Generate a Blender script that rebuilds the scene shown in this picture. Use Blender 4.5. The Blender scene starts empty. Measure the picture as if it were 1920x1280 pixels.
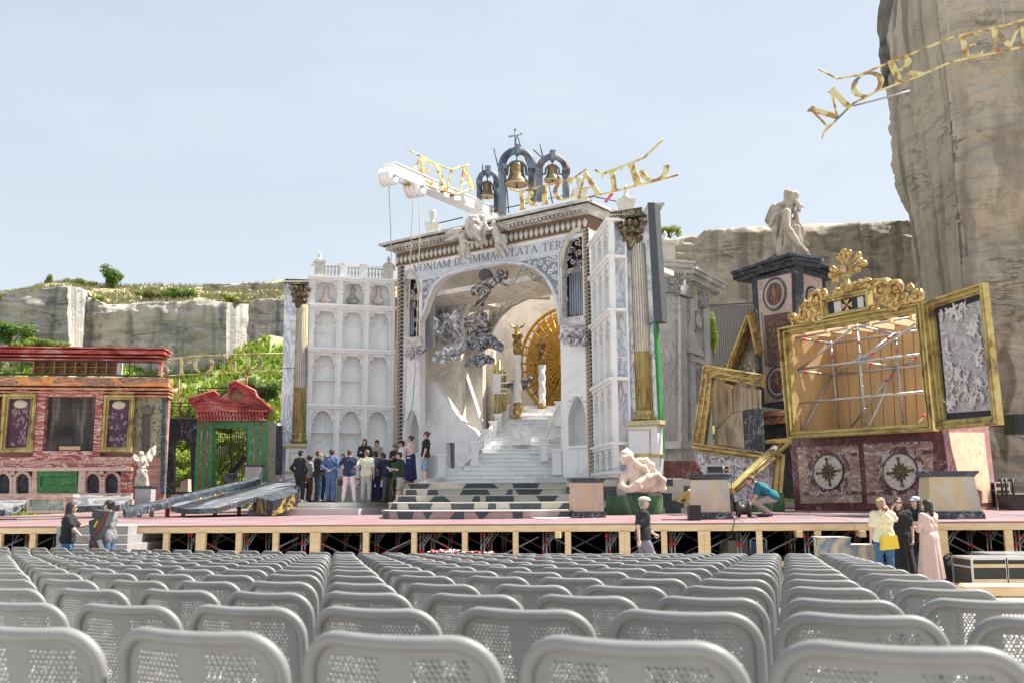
import bpy, bmesh, math, random
import numpy as np
from mathutils import Vector, Matrix, noise, Quaternion
from mathutils.geometry import tessellate_polygon
R = math.radians
V = Vector
random.seed(7)
sc = bpy.context.scene
# ---------------------------------------------------------------- camera, world, sun, exposure
F_PX, CX, CY = 1800.0, 960.0, 640.0
CAMH = 1.74
PITCH = math.atan(290/1800); ROLL = 0.0042
_F = V((0, math.cos(PITCH), math.sin(PITCH))); _R0 = V((1, 0, 0)); _U0 = V((0, -math.sin(PITCH), math.cos(PITCH)))
_RR = _R0*math.cos(ROLL) - _U0*math.sin(ROLL); _UU = _R0*math.sin(ROLL) + _U0*math.cos(ROLL)
CAM = V((0, 0, CAMH))
cd = bpy.data.cameras.new('camera'); cam = bpy.data.objects.new('camera', cd); sc.collection.objects.link(cam)
cd.sensor_width = 36; cd.lens = F_PX/1920*36; cd.clip_end = 3000; cd.clip_start = .05
m3 = Matrix((_RR, _UU, -_F)).transposed(); cam.matrix_world = Matrix.Translation(CAM) @ m3.to_4x4()
cd.dof.use_dof = True; cd.dof.focus_distance = 32; cd.dof.aperture_fstop = 4.2
sc.camera = cam
SUN_EL, SUN_AZ = R(57), R(78)            # azimuth clockwise from +Y
w = bpy.data.worlds.new('World'); sc.world = w; w.use_nodes = True
nt = w.node_tree; nt.nodes.clear()
sky = nt.nodes.new('ShaderNodeTexSky'); sky.sky_type = 'NISHITA'; sky.sun_disc = False
sky.sun_elevation = SUN_EL; sky.sun_rotation = SUN_AZ; sky.dust_density = 1.2; sky.air_density = 1.0; sky.ozone_density = 1.0; sky.altitude = 100
bg = nt.nodes.new('ShaderNodeBackground'); bg.inputs[1].default_value = .15
out = nt.nodes.new('ShaderNodeOutputWorld'); hs = nt.nodes.new('ShaderNodeHueSaturation'); hs.inputs['Saturation'].default_value = 1.05; nt.links.new(sky.outputs[0], hs.inputs['Color'])
gm = nt.nodes.new('ShaderNodeGamma'); gm.inputs[1].default_value = .30; nt.links.new(hs.outputs[0], gm.inputs[0])
mu = nt.nodes.new('ShaderNodeVectorMath'); mu.operation = 'SCALE'; mu.inputs['Scale'].default_value = 1.50; nt.links.new(gm.outputs[0], mu.inputs[0]); tcw = nt.nodes.new('ShaderNodeTexCoord'); mpw = nt.nodes.new('ShaderNodeMapping'); mpw.inputs['Scale'].default_value = (1.2, 1.2, 4.5); nzw = nt.nodes.new('ShaderNodeTexNoise'); nzw.inputs['Scale'].default_value = 1.6; nzw.inputs['Detail'].default_value = 9; nzw.inputs['Roughness'].default_value = .6
rw = nt.nodes.new('ShaderNodeValToRGB'); rw.color_ramp.elements[0].position = .46; rw.color_ramp.elements[0].color = (0,0,0,1); rw.color_ramp.elements[1].position = .78; rw.color_ramp.elements[1].color = (.2,.2,.2,1)
mxw = nt.nodes.new('ShaderNodeMix'); mxw.data_type = 'RGBA'; mxw.inputs[7].default_value = (3.05, 3.12, 3.3, 1)
nt.links.new(tcw.outputs['Generated'], mpw.inputs[0]); nt.links.new(mpw.outputs[0], nzw.inputs['Vector']); nt.links.new(nzw.outputs['Fac'], rw.inputs[0]); nt.links.new(rw.outputs[0], mxw.inputs[0]); nt.links.new(mu.outputs[0], mxw.inputs[6])
nt.links.new(mxw.outputs[2], bg.inputs[0]); nt.links.new(bg.outputs[0], out.inputs[0])
sd = bpy.data.lights.new('sun', 'SUN'); sd.energy = 4.3; sd.angle = R(.6); sd.color = (1, .95, .87)
sun = bpy.data.objects.new('sun', sd); sc.collection.objects.link(sun)
_s = V((math.sin(SUN_AZ)*math.cos(SUN_EL), math.cos(SUN_AZ)*math.cos(SUN_EL), math.sin(SUN_EL)))
sun.rotation_euler = _s.to_track_quat('Z', 'Y').to_euler(); sun.location = (20, -10, 40)
sc.view_settings.view_transform = 'Standard'; sc.view_settings.look = 'None'; sc.view_settings.exposure = 1.36; sc.view_settings.gamma = 1
sc.cycles.use_denoising = True
sc.cycles.max_bounces = 6; sc.cycles.diffuse_bounces = 4; sc.cycles.transparent_max_bounces = 12

def ray(x, y): return _F*F_PX + _RR*(x-CX) - _UU*(y-CY)
def at(x, y, Y):
    d = ray(x, y); return CAM + d*(Y/d.y)
def pxm(Y): return Y/F_PX           # metres per pixel at depth Y
# ---------------------------------------------------------------- mesh building
class MB:
    def __init__(s): s.v = []; s.f = []; s.mi = []; s.sm = []
    def add(s, vs, fs, mi=0, smooth=False):
        o = len(s.v); s.v += [tuple(p) for p in vs]
        for f in fs: s.f.append(tuple(i+o for i in f)); s.mi.append(mi); s.sm.append(smooth)
        return s
    def box(s, a, b, mi=0):
        x0, x1 = sorted((a[0], b[0])); y0, y1 = sorted((a[1], b[1])); z0, z1 = sorted((a[2], b[2]))
        return s.hexa([(x0,y0,z0),(x1,y0,z0),(x1,y1,z0),(x0,y1,z0),(x0,y0,z1),(x1,y0,z1),(x1,y1,z1),(x0,y1,z1)], mi)
    def hexa(s, p, mi=0): return s.add(p, [(0,3,2,1),(4,5,6,7),(0,1,5,4),(1,2,6,5),(2,3,7,6),(3,0,4,7)], mi)
    def obox(s, c, ax, ay, az, mi=0):   # centre, half vectors
        c, ax, ay, az = V(c), V(ax), V(ay), V(az)
        return s.hexa([c-ax-ay-az, c+ax-ay-az, c+ax+ay-az, c-ax+ay-az, c-ax-ay+az, c+ax-ay+az, c+ax+ay+az, c-ax+ay+az], mi)
    def bar(s, a, b, wd, ht, up=(0,0,1), mi=0):
        a, b = V(a), V(b); d = (b-a); L = d.length; d.normalize(); side = d.cross(V(up))
        if side.length < 1e-4: side = d.cross(V((1,0,0)))
        side.normalize(); u = side.cross(d)
        return s.obox((a+b)/2, d*L/2, side*wd/2, u*ht/2, mi)
    def prism(s, pts, off, holes=(), mi=0, smi=None):
        pts = [V(p) for p in pts]; off = V(off); loops = [pts]+[[V(q) for q in h] for h in holes]
        flat = [p for l in loops for p in l]; n = len(flat)
        tri = tessellate_polygon(loops)
        s.add(flat+[p+off for p in flat], [tuple(t) for t in tri]+[tuple(i+n for i in reversed(t)) for t in tri], mi)
        o = 0
        for l in loops:
            k = len(l); s.add(l+[p+off for p in l], [(i, (i+1) % k, (i+1) % k+k, i+k) for i in range(k)], mi if smi is None else smi)
        return s
    def tube(s, pts, r, n=8, mi=0, caps=True, closed=False, flat=1.0, fdir=None):
        pts = [V(p) for p in pts]; m = len(pts); rs = r if hasattr(r, '__len__') else [r]*m
        if closed: tang = [(pts[(i+1) % m]-pts[i-1]).normalized() for i in range(m)]
        else: tang = [(pts[min(i+1, m-1)]-pts[max(i-1, 0)]).normalized() for i in range(m)]
        t0 = tang[0]; ref = V((0,0,1)) if abs(t0.z) < .9 else V((1,0,0))
        if fdir is not None: ref = V(fdir)
        vs = []; a = None
        for i in range(m):
            t = tang[i]
            if fdir is not None: a = ref - t*ref.dot(t)
            elif a is None: a = ref - t*ref.dot(t)
            else: a = a - t*a.dot(t)
            a.normalize(); b = t.cross(a)
            for k in range(n):
                an = 2*math.pi*k/n; vs.append(pts[i]+(a*math.cos(an)*flat+b*math.sin(an))*rs[i])
        fs = []
        for i in range(m if closed else m-1):
            j = (i+1) % m
            for k in range(n): fs.append((i*n+k, i*n+(k+1) % n, j*n+(k+1) % n, j*n+k))
        s.add(vs, fs, mi, True)
        if caps and not closed: s.add(vs[:n], [tuple(range(n))[::-1]], mi); s.add(vs[-n:], [tuple(range(n))], mi)
        return s
    def lathe(s, base, prof, n=20, axis=(0,0,1), mi=0, smooth=True, flute=0, fd=0):
        base = V(base); ax = V(axis).normalized(); ref = V((1,0,0)) if abs(ax.x) < .9 else V((0,1,0))
        a = (ref-ax*ref.dot(ax)).normalized(); b = ax.cross(a); vs = []
        for r, z in prof:
            for k in range(n):
                an = 2*math.pi*k/n; rr = r*(1-fd*(.5+.5*math.cos(an*flute))) if flute else r
                vs.append(base+ax*z+(a*math.cos(an)+b*math.sin(an))*rr)
        m = len(prof); fs = [(i*n+k, i*n+(k+1) % n, (i+1)*n+(k+1) % n, (i+1)*n+k) for i in range(m-1) for k in range(n)]
        s.add(vs, fs, mi, smooth); s.add(vs[:n], [tuple(range(n))[::-1]], mi); s.add(vs[-n:], [tuple(range(n))], mi)
        return s
    def ball(s, c, r, n=12, mi=0, sc3=(1,1,1)):
        c = V(c); vs = []; m = n//2
        for i in range(m+1):
            t = math.pi*i/m
            for k in range(n):
                p = 2*math.pi*k/n; vs.append(c+V((math.sin(t)*math.cos(p)*sc3[0], math.sin(t)*math.sin(p)*sc3[1], math.cos(t)*sc3[2]))*r)
        return s.add(vs, [(i*n+k, (i+1)*n+k, (i+1)*n+(k+1) % n, i*n+(k+1) % n) for i in range(m) for k in range(n)], mi, True)
    def merge(s, o, M=None, mi=None):
        n = len(s.v); s.v += [tuple(M @ V(p)) if M else p for p in o.v]
        s.f += [tuple(i+n for i in f) for f in o.f]; s.mi += [mi if mi is not None else k for k in o.mi]; s.sm += o.sm
        return s
    def mesh(s, name, mats, base=(0,0,0)):
        b = np.array(base, dtype=float); me = bpy.data.meshes.new(name)
        vs = (np.array(s.v, dtype=float).reshape(-1, 3)-b)
        me.from_pydata(vs.tolist(), [], s.f)
        for m in (mats if isinstance(mats, (list, tuple)) else [mats]): me.materials.append(m)
        me.polygons.foreach_set('material_index', s.mi); me.polygons.foreach_set('use_smooth', s.sm); me.update()
        bm = bmesh.new(); bm.from_mesh(me); bmesh.ops.remove_doubles(bm, verts=bm.verts, dist=1e-5); bmesh.ops.recalc_face_normals(bm, faces=bm.faces); bm.to_mesh(me); bm.free()
        return me
def link(o): sc.collection.objects.link(o); return o
def tag(o, label=None, cat=None, group=None, kind=None):
    for k, v_ in (('label', label), ('category', cat), ('group', group), ('kind', kind)):
        if v_: o[k] = v_
    return o
class Thing:
    """an Empty at the base; parts are meshes under it"""
    def __init__(s, name, label, cat, base, group=None):
        s.base = V(base); s.o = link(bpy.data.objects.new(name, None)); s.o.location = s.base; s.o.empty_display_size = .3
        tag(s.o, label, cat, group)
    def part(s, name, mb, mats, parent=None, label=None):
        o = link(bpy.data.objects.new(name, mb.mesh(name, mats, s.base))); o.parent = parent or s.o
        if label: o['label'] = label
        return o
def single(name, mb, mats, label=None, cat=None, group=None, kind=None, base=None):
    if base is None:
        a = np.array(mb.v); base = ((a[:,0].min()+a[:,0].max())/2, (a[:,1].min()+a[:,1].max())/2, a[:,2].min())
    o = link(bpy.data.objects.new(name, mb.mesh(name, mats, base))); o.location = base
    return tag(o, label, cat, group, kind)
def copy_tree(o, parent=None):
    c = o.copy(); sc.collection.objects.link(c); c.parent = parent
    for ch in list(o.children): copy_tree(ch, c)
    return c
# ---------------------------------------------------------------- vertical plane seen through the camera
class Pl:
    def __init__(s, x0, Y0, x1, Y1):
        A = at(x0, 930, Y0); B = at(x1, 930, Y1); s.o = V((A.x, A.y, 0)); d = V((B.x-A.x, B.y-A.y, 0)); s.L = d.length; s.d = d.normalized(); s.n = V((s.d.y, -s.d.x, 0))
    def hit(s, x, y, w=0):
        d = ray(x, y); t = (s.o+s.n*w-CAM).dot(s.n)/d.dot(s.n); return CAM+d*t
    def uv(s, x, y, w=0):
        p = s.hit(x, y, w); return ((p-s.o).dot(s.d), p.z)
    def W(s, u, v, w=0): return s.o+s.d*u+s.n*w+V((0,0,v))
    def back(s, w): # parallel plane offset
        q = Pl.__new__(Pl); q.o = s.o+s.n*w; q.d = s.d; q.n = s.n; q.L = s.L; return q
    def poly(s, mb, pts, w0, w1, holes=(), mi=0, smi=None):
        pts = [s.hit(*p, w1) for p in pts]; hs = [[s.hit(*p, w1) for p in h] for h in holes]
        return mb.prism(pts, s.n*(w0-w1), hs, mi, smi)
    def rect(s, mb, x0, y0, x1, y1, w0, w1, mi=0): # axis-aligned in the wall, corners given by two opposite pixels
        u0, v0 = s.uv(x0, y0, w1); u1, v1 = s.uv(x1, y1, w1)
        return s.ubox(mb, u0, v0, u1, v1, w0, w1, mi)
    def ubox(s, mb, u0, v0, u1, v1, w0, w1, mi=0):
        P = s.W; u0, u1 = sorted((u0, u1)); v0, v1 = sorted((v0, v1))
        return mb.hexa([P(u0,v0,w1),P(u1,v0,w1),P(u1,v0,w0),P(u0,v0,w0),P(u0,v1,w1),P(u1,v1,w1),P(u1,v1,w0),P(u0,v1,w0)], mi)
    def line(s, mb, p0, p1, th, w0, w1, mi=0): # bar along the wall between two pixels, th in m
        a = s.hit(*p0, w1); b = s.hit(*p1, w1); m_ = s.n*(w0-w1)/2
        d = (b-a).normalized(); u = s.n.cross(d)
        return mb.obox((a+b)/2+m_, (b-a)/2, m_, u*th/2, mi)
    def tube(s, mb, pts, r, w=0, **k): return mb.tube([s.hit(p[0], p[1], w) for p in pts], r, **k)
    def utube(s, mb, pts, r, w=0, **k): return mb.tube([s.W(p[0], p[1], w) for p in pts], r, **k)
    def scroll(s, mb, cx, cy, rad, turns=1.5, a0=0, r=.03, sgn=1, w=0, px=True, n=22, nn=6, mi=0):
        u, v = s.uv(cx, cy, w) if px else (cx, cy); pts = []; rs = []
        for i in range(n+1):
            t = i/n; an = a0+sgn*turns*2*math.pi*t; q = rad*(1-t)**.9+rad*.12
            pts.append((u+q*math.cos(an), v+q*math.sin(an))); rs.append(r*(1-.45*t))
        s.utube(mb, pts, rs, w, n=nn, mi=mi); mb.ball(s.W(u, v, w), r*1.1, 8, mi)
def frame4(pl, mb, outer, inner, w0, w1, steps=((0,1,1),), mi=0):
    """picture frame between two pixel quads, as mitred mouldings: steps = (t0, t1, height factor)"""
    O = [pl.uv(*p) for p in outer]; I = [pl.uv(*p) for p in inner]
    L = lambda t, k: (O[k][0]*(1-t)+I[k][0]*t, O[k][1]*(1-t)+I[k][1]*t)
    for t0, t1, h in steps:
        top = w0+(w1-w0)*h
        for k in range(4):
            j = (k+1) % 4; q = [L(t0,k), L(t0,j), L(t1,j), L(t1,k)]
            mb.prism([pl.W(a, b, top) for a, b in q], pl.n*(w0-top), mi=mi)
    return mb
# ---------------------------------------------------------------- signed distance bodies
def net(f, lo, hi, h):
    lo = np.array(lo, float)-2*h; hi = np.array(hi, float)+2*h; n = np.maximum(3, np.ceil((hi-lo)/h).astype(int)+1)
    ax = [lo[i]+h*np.arange(n[i]) for i in range(3)]
    X, Y, Z = np.meshgrid(*ax, indexing='ij'); D = f(X, Y, Z); S = D < 0
    c = tuple(m-1 for m in n); acc = np.zeros(c+(3,)); cnt = np.zeros(c)
    for a in range(3):
        b, e = [q for q in range(3) if q != a]
        for ob in (0, 1):
            for oe in (0, 1):
                s0 = [slice(0, c[0]), slice(0, c[1]), slice(0, c[2])]; s0[b] = slice(ob, ob+c[b]); s0[e] = slice(oe, oe+c[e])
                s1 = list(s0); s1[a] = slice(1, 1+c[a]); d0 = D[tuple(s0)]; d1 = D[tuple(s1)]
                m = (d0 < 0) != (d1 < 0); t = np.where(m, d0/np.where(m, d0-d1, 1), 0)
                cnt += m; acc[..., a] += np.where(m, t, 0); acc[..., b] += m*ob; acc[..., e] += m*oe
    idx = -np.ones(c, int); k = cnt > 0; idx[k] = np.arange(k.sum())
    P = np.argwhere(k)+acc[k]/cnt[k][:, None]; vs = lo+P*h; fs = []
    for a in range(3):
        b, e = (a+1) % 3, (a+2) % 3
        s0 = [slice(1, c[0]), slice(1, c[1]), slice(1, c[2])]; s0[a] = slice(0, c[a]); s1 = list(s0); s1[a] = slice(1, c[a]+1)
        A = S[tuple(s0)]; B = S[tuple(s1)]
        for cond, flip in ((A & ~B, False), (~A & B, True)):
            q = np.argwhere(cond)
            if not len(q): continue
            off = np.ones(3, int); off[a] = 0; q = q+off; eb = np.eye(3, dtype=int)[b]; ee = np.eye(3, dtype=int)[e]
            g = lambda w_: idx[w_[:, 0], w_[:, 1], w_[:, 2]]
            quad = np.stack([g(q-eb-ee), g(q-ee), g(q), g(q-eb)], 1)
            fs.append(quad[:, ::-1] if flip else quad)
    return vs, (np.concatenate(fs) if fs else np.zeros((0, 4), int))
def sdf(prims, k=.03, fold=None):
    """prims: ('c', a, b, ra, rb) rounded cones, ('e', c, (rx,ry,rz)[, euler z]) ellipsoids, ('-',...) carved"""
    def f(X, Y, Z):
        D = np.full(X.shape, 9.0)
        for p in prims:
            if p[0] in ('c', '-c'):
                a = np.array(p[1], float); b = np.array(p[2], float); ab = b-a; L = max(ab.dot(ab), 1e-9)
                t = np.clip(((X-a[0])*ab[0]+(Y-a[1])*ab[1]+(Z-a[2])*ab[2])/L, 0, 1)
                d = np.sqrt((X-a[0]-t*ab[0])**2+(Y-a[1]-t*ab[1])**2+(Z-a[2]-t*ab[2])**2)-(p[3]+(p[4]-p[3])*t)
            else:
                c = p[1]; r = p[2]; x, y, z = X-c[0], Y-c[1], Z-c[2]
                if len(p) > 3 and p[3]:
                    cs, sn = math.cos(p[3]), math.sin(p[3]); x, y = x*cs+y*sn, -x*sn+y*cs
                q = np.sqrt((x/r[0])**2+(y/r[1])**2+(z/r[2])**2)+1e-9; d = (q-1)*min(r)*.6+(q-1)*q/np.sqrt((x/r[0]**2)**2+(y/r[1]**2)**2+(z/r[2]**2)**2+1e-9)*.4
            if p[0][0] == '-': D = np.maximum(D, -d)
            else:
                hh = np.clip(.5+.5*(D-d)/k, 0, 1); D = D*(1-hh)+d*hh-k*hh*(1-hh)
        if fold is not None: D = D+fold(X, Y, Z)
        return D
    return f
def bounds(prims, pad=.02):
    lo = np.full(3, 1e9); hi = -lo
    for p in prims:
        if p[0] == 'c':
            for q, r in ((p[1], p[3]), (p[2], p[4])): lo = np.minimum(lo, np.array(q)-r); hi = np.maximum(hi, np.array(q)+r)
        elif p[0] == 'e':
            r = np.array(p[2]); 
            if len(p) > 3 and p[3]: r = np.array([max(r[0], r[1])]*2+[r[2]])
            lo = np.minimum(lo, np.array(p[1])-r); hi = np.maximum(hi, np.array(p[1])+r)
    return lo-pad, hi+pad
def body(prims, h=.02, k=.03, fold=None, mb=None, mi=0):
    lo, hi = bounds(prims, k*.5+.01); vs, fs = net(sdf(prims, k, fold), lo, hi, h)
    mb = mb or MB(); mb.add(vs.tolist(), fs.tolist(), mi, True); return mb
# ---------------------------------------------------------------- materials
_mats = {}
def _nt(name, rough=.6, metal=0, spec=None):
    m = bpy.data.materials.new(name); m.use_nodes = True; n = m.node_tree; b = n.nodes['Principled BSDF']
    b.inputs['Roughness'].default_value = rough; b.inputs['Metallic'].default_value = metal
    if spec is not None: b.inputs['Specular IOR Level'].default_value = spec
    return m, n, b
def N(n, t, **k):
    q = n.nodes.new(t)
    for a, v_ in k.items():
        if a.startswith('i_'):
            key = a[2:]; q.inputs[int(key) if key.isdigit() else key.replace('_', ' ')].default_value = v_
        else: setattr(q, a, v_)
    return q
def c4(c): return (c[0], c[1], c[2], 1)
def coords(n, scale=(1,1,1), rot=(0,0,0)):
    tc = N(n, 'ShaderNodeTexCoord'); mp = N(n, 'ShaderNodeMapping'); mp.inputs['Scale'].default_value = scale; mp.inputs['Rotation'].default_value = rot
    n.links.new(tc.outputs['Object'], mp.inputs[0]); return mp.outputs[0]
def ramp(n, src, stops, mode='LINEAR'):
    r = N(n, 'ShaderNodeValToRGB'); r.color_ramp.interpolation = mode; e = r.color_ramp.elements
    while len(e) < len(stops): e.new(.5)
    for i, (p, c) in enumerate(stops): e[i].position = p; e[i].color = c4(c) if hasattr(c, '__len__') else (c, c, c, 1)
    n.links.new(src, r.inputs[0]); return r.outputs[0]
def mixc(n, fac, a, b, mode='MIX'):
    q = N(n, 'ShaderNodeMix', data_type='RGBA', blend_type=mode)
    for i, v_ in ((0, fac), (6, a), (7, b)):
        if hasattr(v_, 'links') or hasattr(v_, 'is_linked'): n.links.new(v_, q.inputs[i])
        elif hasattr(v_, '__len__'): q.inputs[i].default_value = c4(v_)
        else: q.inputs[i].default_value = v_
    return q.outputs[2]
def nz(n, co, scale, detail=5, dist=0, rough=.5):
    q = N(n, 'ShaderNodeTexNoise', i_Scale=scale, i_Detail=detail, i_Distortion=dist, i_Roughness=rough); n.links.new(co, q.inputs['Vector']); return q.outputs['Fac']
def bump(n, b, h, s=.3, d=.02):
    q = N(n, 'ShaderNodeBump', i_Strength=s, i_Distance=d); n.links.new(h, q.inputs['Height']); n.links.new(q.outputs[0], b.inputs['Normal'])
def mat(name, col, rough=.6, metal=0, var=.12, scale=6, bmp=.15, spec=None, col2=None, stretch=(1,1,1), bd=.01, det=6):
    if name in _mats: return _mats[name]
    m, n, b = _nt(name, rough, metal, spec); co = coords(n, stretch); f = nz(n, co, scale, det)
    c2 = col2 or tuple(x*(1-var*2) for x in col)
    c = ramp(n, f, [(.3, c2), (.68, col)]); n.links.new(c, b.inputs['Base Color'])
    if bmp: bump(n, b, nz(n, co, scale*4, 4), bmp, bd)
    _mats[name] = m; return m
def marble(name, base, vein, scale=1.2, width=.045, second=None, cloud=None, rough=.42, dist=1.6, stretch=(1,1,1), rot=(0,0,0), amt=1, bmp=.05):
    if name in _mats: return _mats[name]
    m, n, b = _nt(name, rough); co = coords(n, stretch, rot)
    f = nz(n, co, scale, 6, dist, .55); a = N(n, 'ShaderNodeMath', operation='SUBTRACT', i_1=.5); n.links.new(f, a.inputs[0])
    ab = N(n, 'ShaderNodeMath', operation='ABSOLUTE'); n.links.new(a.outputs[0], ab.inputs[0])
    g = nz(n, co, scale*.7, 3); wv = ramp(n, g, [(.38, 0.0), (.62, 1.0)])
    v1 = ramp(n, ab.outputs[0], [(0, amt), (width*.4, amt*.65), (width, 0.0)])
    mm = N(n, 'ShaderNodeMath', operation='MULTIPLY'); n.links.new(v1, mm.inputs[0]); n.links.new(wv, mm.inputs[1])
    bc = ramp(n, nz(n, co, scale*1.7, 5, .6), [(.35, cloud or tuple(x*.88 for x in base)), (.62, base)])
    c = mixc(n, mm.outputs[0], bc, vein)
    if second:
        f2 = nz(n, co, scale*.55, 5, dist*1.3); s2 = N(n, 'ShaderNodeMath', operation='SUBTRACT', i_1=.47); n.links.new(f2, s2.inputs[0])
        a2 = N(n, 'ShaderNodeMath', operation='ABSOLUTE'); n.links.new(s2.outputs[0], a2.inputs[0])
        c = mixc(n, ramp(n, a2.outputs[0], [(0, .85), (width*1.2, 0.0)]), c, second)
    n.links.new(c, b.inputs['Base Color'])
    if bmp: bump(n, b, nz(n, co, 30, 3), bmp, .004)
    _mats[name] = m; return m
def engrave(name, light, dark, scale=3.0, contrast=.12, rough=.75, mid=None, stretch=(1,1,1), sh=0):
    """printed engraving: swirls of shade lines"""
    if name in _mats: return _mats[name]
    m, n, b = _nt(name, rough); co = coords(n, stretch)
    nn = N(n, 'ShaderNodeTexNoise', i_Scale=scale*.55, i_Detail=3); n.links.new(co, nn.inputs['Vector'])
    mx = N(n, 'ShaderNodeMix', data_type='RGBA', i_0=.32); n.links.new(co, mx.inputs[6]); n.links.new(nn.outputs['Color'], mx.inputs[7])
    f = nz(n, mx.outputs[2], scale*2.4, 6, 2.2, .62)
    c = ramp(n, f, [(.5+sh-contrast, dark), (.5+sh, mid or tuple((p+q)/2 for p, q in zip(light, dark))), (.5+sh+contrast, light)])
    n.links.new(c, b.inputs['Base Color']); bump(n, b, f, .35, .03); _mats[name] = m; return m
def blotch(name, cols, scale=3, rough=.6, stretch=(1,1,1), dist=1.5, rot=(0,0,0), metal=0, bmp=.1, det=6):
    if name in _mats: return _mats[name]
    m, n, b = _nt(name, rough, metal); co = coords(n, stretch, rot); f = nz(n, co, scale, det, dist)
    k = len(cols); c = ramp(n, f, [(.34+.32*i/(k-1), x) for i, x in enumerate(cols)])
    n.links.new(c, b.inputs['Base Color']); bump(n, b, nz(n, co, scale*5, 4), bmp, .01); _mats[name] = m; return m

# ---------------------------------------------------------------- lettering (serif capitals drawn as strokes)
def _arc(cx, cy, rx, ry, a0, a1, w0, w1, n=12):
    """w0 thin, w1 thick: thick where the pen runs vertically"""
    o = []
    for i in range(n+1):
        a = math.radians(a0+(a1-a0)*i/n); o.append((cx+rx*math.cos(a), cy+ry*math.sin(a), w0+(w1-w0)*abs(math.cos(a))**1.3))
    return o
T, H_ = .15, .055
def _stem(x, y0=0, y1=1, w=T, sl=.13):
    o = [[(x, y0, w), (x, y1, w)]]
    if sl: o += [[(x-sl, y0+.02, .045), (x+sl, y0+.02, .045)], [(x-sl, y1-.02, .045), (x+sl, y1-.02, .045)]]
    return o
GL = {
 'I': (_stem(.18), .36),
 'T': (_stem(.40)+[[(.03,.97,.06),(.77,.97,.06)],[(.05,.97,.05),(.03,.78,.03)],[(.75,.97,.05),(.77,.78,.03)]], .80),
 'L': (_stem(.18)+[[(.1,.03,.06),(.62,.03,.06)],[(.61,.03,.05),(.66,.24,.03)]], .66),
 'E': (_stem(.18)+[[(.1,.03,.06),(.62,.03,.06)],[(.61,.03,.05),(.66,.24,.03)],[(.1,.97,.06),(.6,.97,.06)],[(.6,.97,.05),(.62,.8,.03)],[(.2,.52,.05),(.48,.52,.05)],[(.48,.44,.04),(.48,.6,.04)]], .68),
 'O': ([_arc(.48,.5,.42,.48,0,360,.05,.15,28)], .96),
 'C': ([_arc(.48,.5,.42,.48,42,322,.05,.15,24),[(.80,.72,.03),(.83,.99,.04)]], .88),
 'D': (_stem(.18)+[[(.1,.97,.05)]+_arc(.36,.5,.44,.47,90,-90,.05,.16,14)+[(.1,.03,.05)]], .86),
 'P': (_stem(.18)+[[(.1,.97,.05)]+_arc(.34,.74,.27,.235,90,-90,.05,.14,12)+[(.2,.505,.05)]], .66),
 'R': (_stem(.18)+[[(.1,.97,.05)]+_arc(.34,.74,.27,.235,90,-90,.05,.14,12)+[(.2,.505,.05)],[(.38,.5,.10),(.60,.14,.15),(.82,.02,.06)]], .80),
 'N': (_stem(.14,w=.06,sl=.12)+_stem(.82,w=.06,sl=.10)+[[(.12,.97,.15),(.82,.03,.15)]], .98),
 'M': (_stem(.14,w=.06,sl=.12)+_stem(.98,w=.15,sl=.13)+[[(.14,.97,.15),(.54,.06,.13)],[(.54,.06,.06),(.96,.97,.06)]], 1.12),
 'A': ([[(.08,.02,.06),(.44,.98,.06)],[(.42,.98,.14),(.80,.02,.16)],[(.21,.34,.05),(.66,.34,.05)],[(-.02,.02,.045),(.20,.02,.045)],[(.64,.02,.045),(.94,.02,.045)]], .88),
 'V': ([[(.80,.98,.06),(.44,.02,.06)],[(.08,.98,.16),(.45,.02,.14)],[(-.05,.98,.045),(.22,.98,.045)],[(.68,.98,.045),(.92,.98,.045)]], .86),
 'S': ([[(.56,.80,.03),(.54,.98,.04)],[(.54,.80,.05),(.44,.93,.06),(.30,.96,.07),(.16,.88,.11),(.11,.74,.14),(.20,.60,.15),(.36,.50,.16),(.50,.38,.16),(.55,.24,.14),(.48,.10,.1),(.32,.03,.07),(.18,.06,.06),(.08,.22,.05)],[(.06,.25,.03),(.06,.03,.04)]], .64),
 'U': (_stem(.16,.3,1,sl=.12)+[_arc(.46,.34,.30,.32,180,360,.06,.15,10)], .9),
 'X': ([[(.08,.98,.15),(.80,.02,.15)],[(.78,.98,.06),(.1,.02,.06)]], .86),
 'Æ': ([[(.02,.02,.06),(.56,.98,.06)],[(.60,0,.14),(.60,1,.14)],[(.24,.38,.05),(.56,.38,.05)],[(.6,.03,.06),(1.0,.03,.06)],[(1.0,.03,.05),(1.05,.26,.03)],[(.5,.97,.06),(1.0,.97,.06)],[(1.0,.97,.05),(1.02,.78,.03)],[(.62,.52,.05),(.9,.52,.05)],[(.9,.42,.04),(.9,.62,.04)],[(-.08,.02,.045),(.14,.02,.045)]], 1.08),
 'o': ([_arc(.48,.5,.42,.48,170,362,.06,.15,16)], .96),
 ' ': ([], .4)}
def glyph(mb, ch, P, nrm, w0, w1, bold=1.0, mi=0):
    """P(x, y) -> world point on the wall; nrm towards the viewer"""
    eps = 0
    for s in GL[ch][0]:
        L_, R_ = [], []
        for i, (x, y, wd) in enumerate(s):
            a = s[max(i-1, 0)]; b = s[min(i+1, len(s)-1)]; dx, dy = b[0]-a[0], b[1]-a[1]; l = math.hypot(dx, dy) or 1; nx_, ny_ = -dy/l*wd*bold/2, dx/l*wd*bold/2
            L_.append(P(x+nx_, y+ny_)); R_.append(P(x-nx_, y-ny_))
        for i in range(len(s)-1):
            f = [L_[i], L_[i+1], R_[i+1], R_[i]]; mb.hexa([q+nrm*(w0+eps) for q in f]+[q+nrm*(w1+eps) for q in f], mi)
        eps += .0011
    return GL[ch][1]
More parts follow.
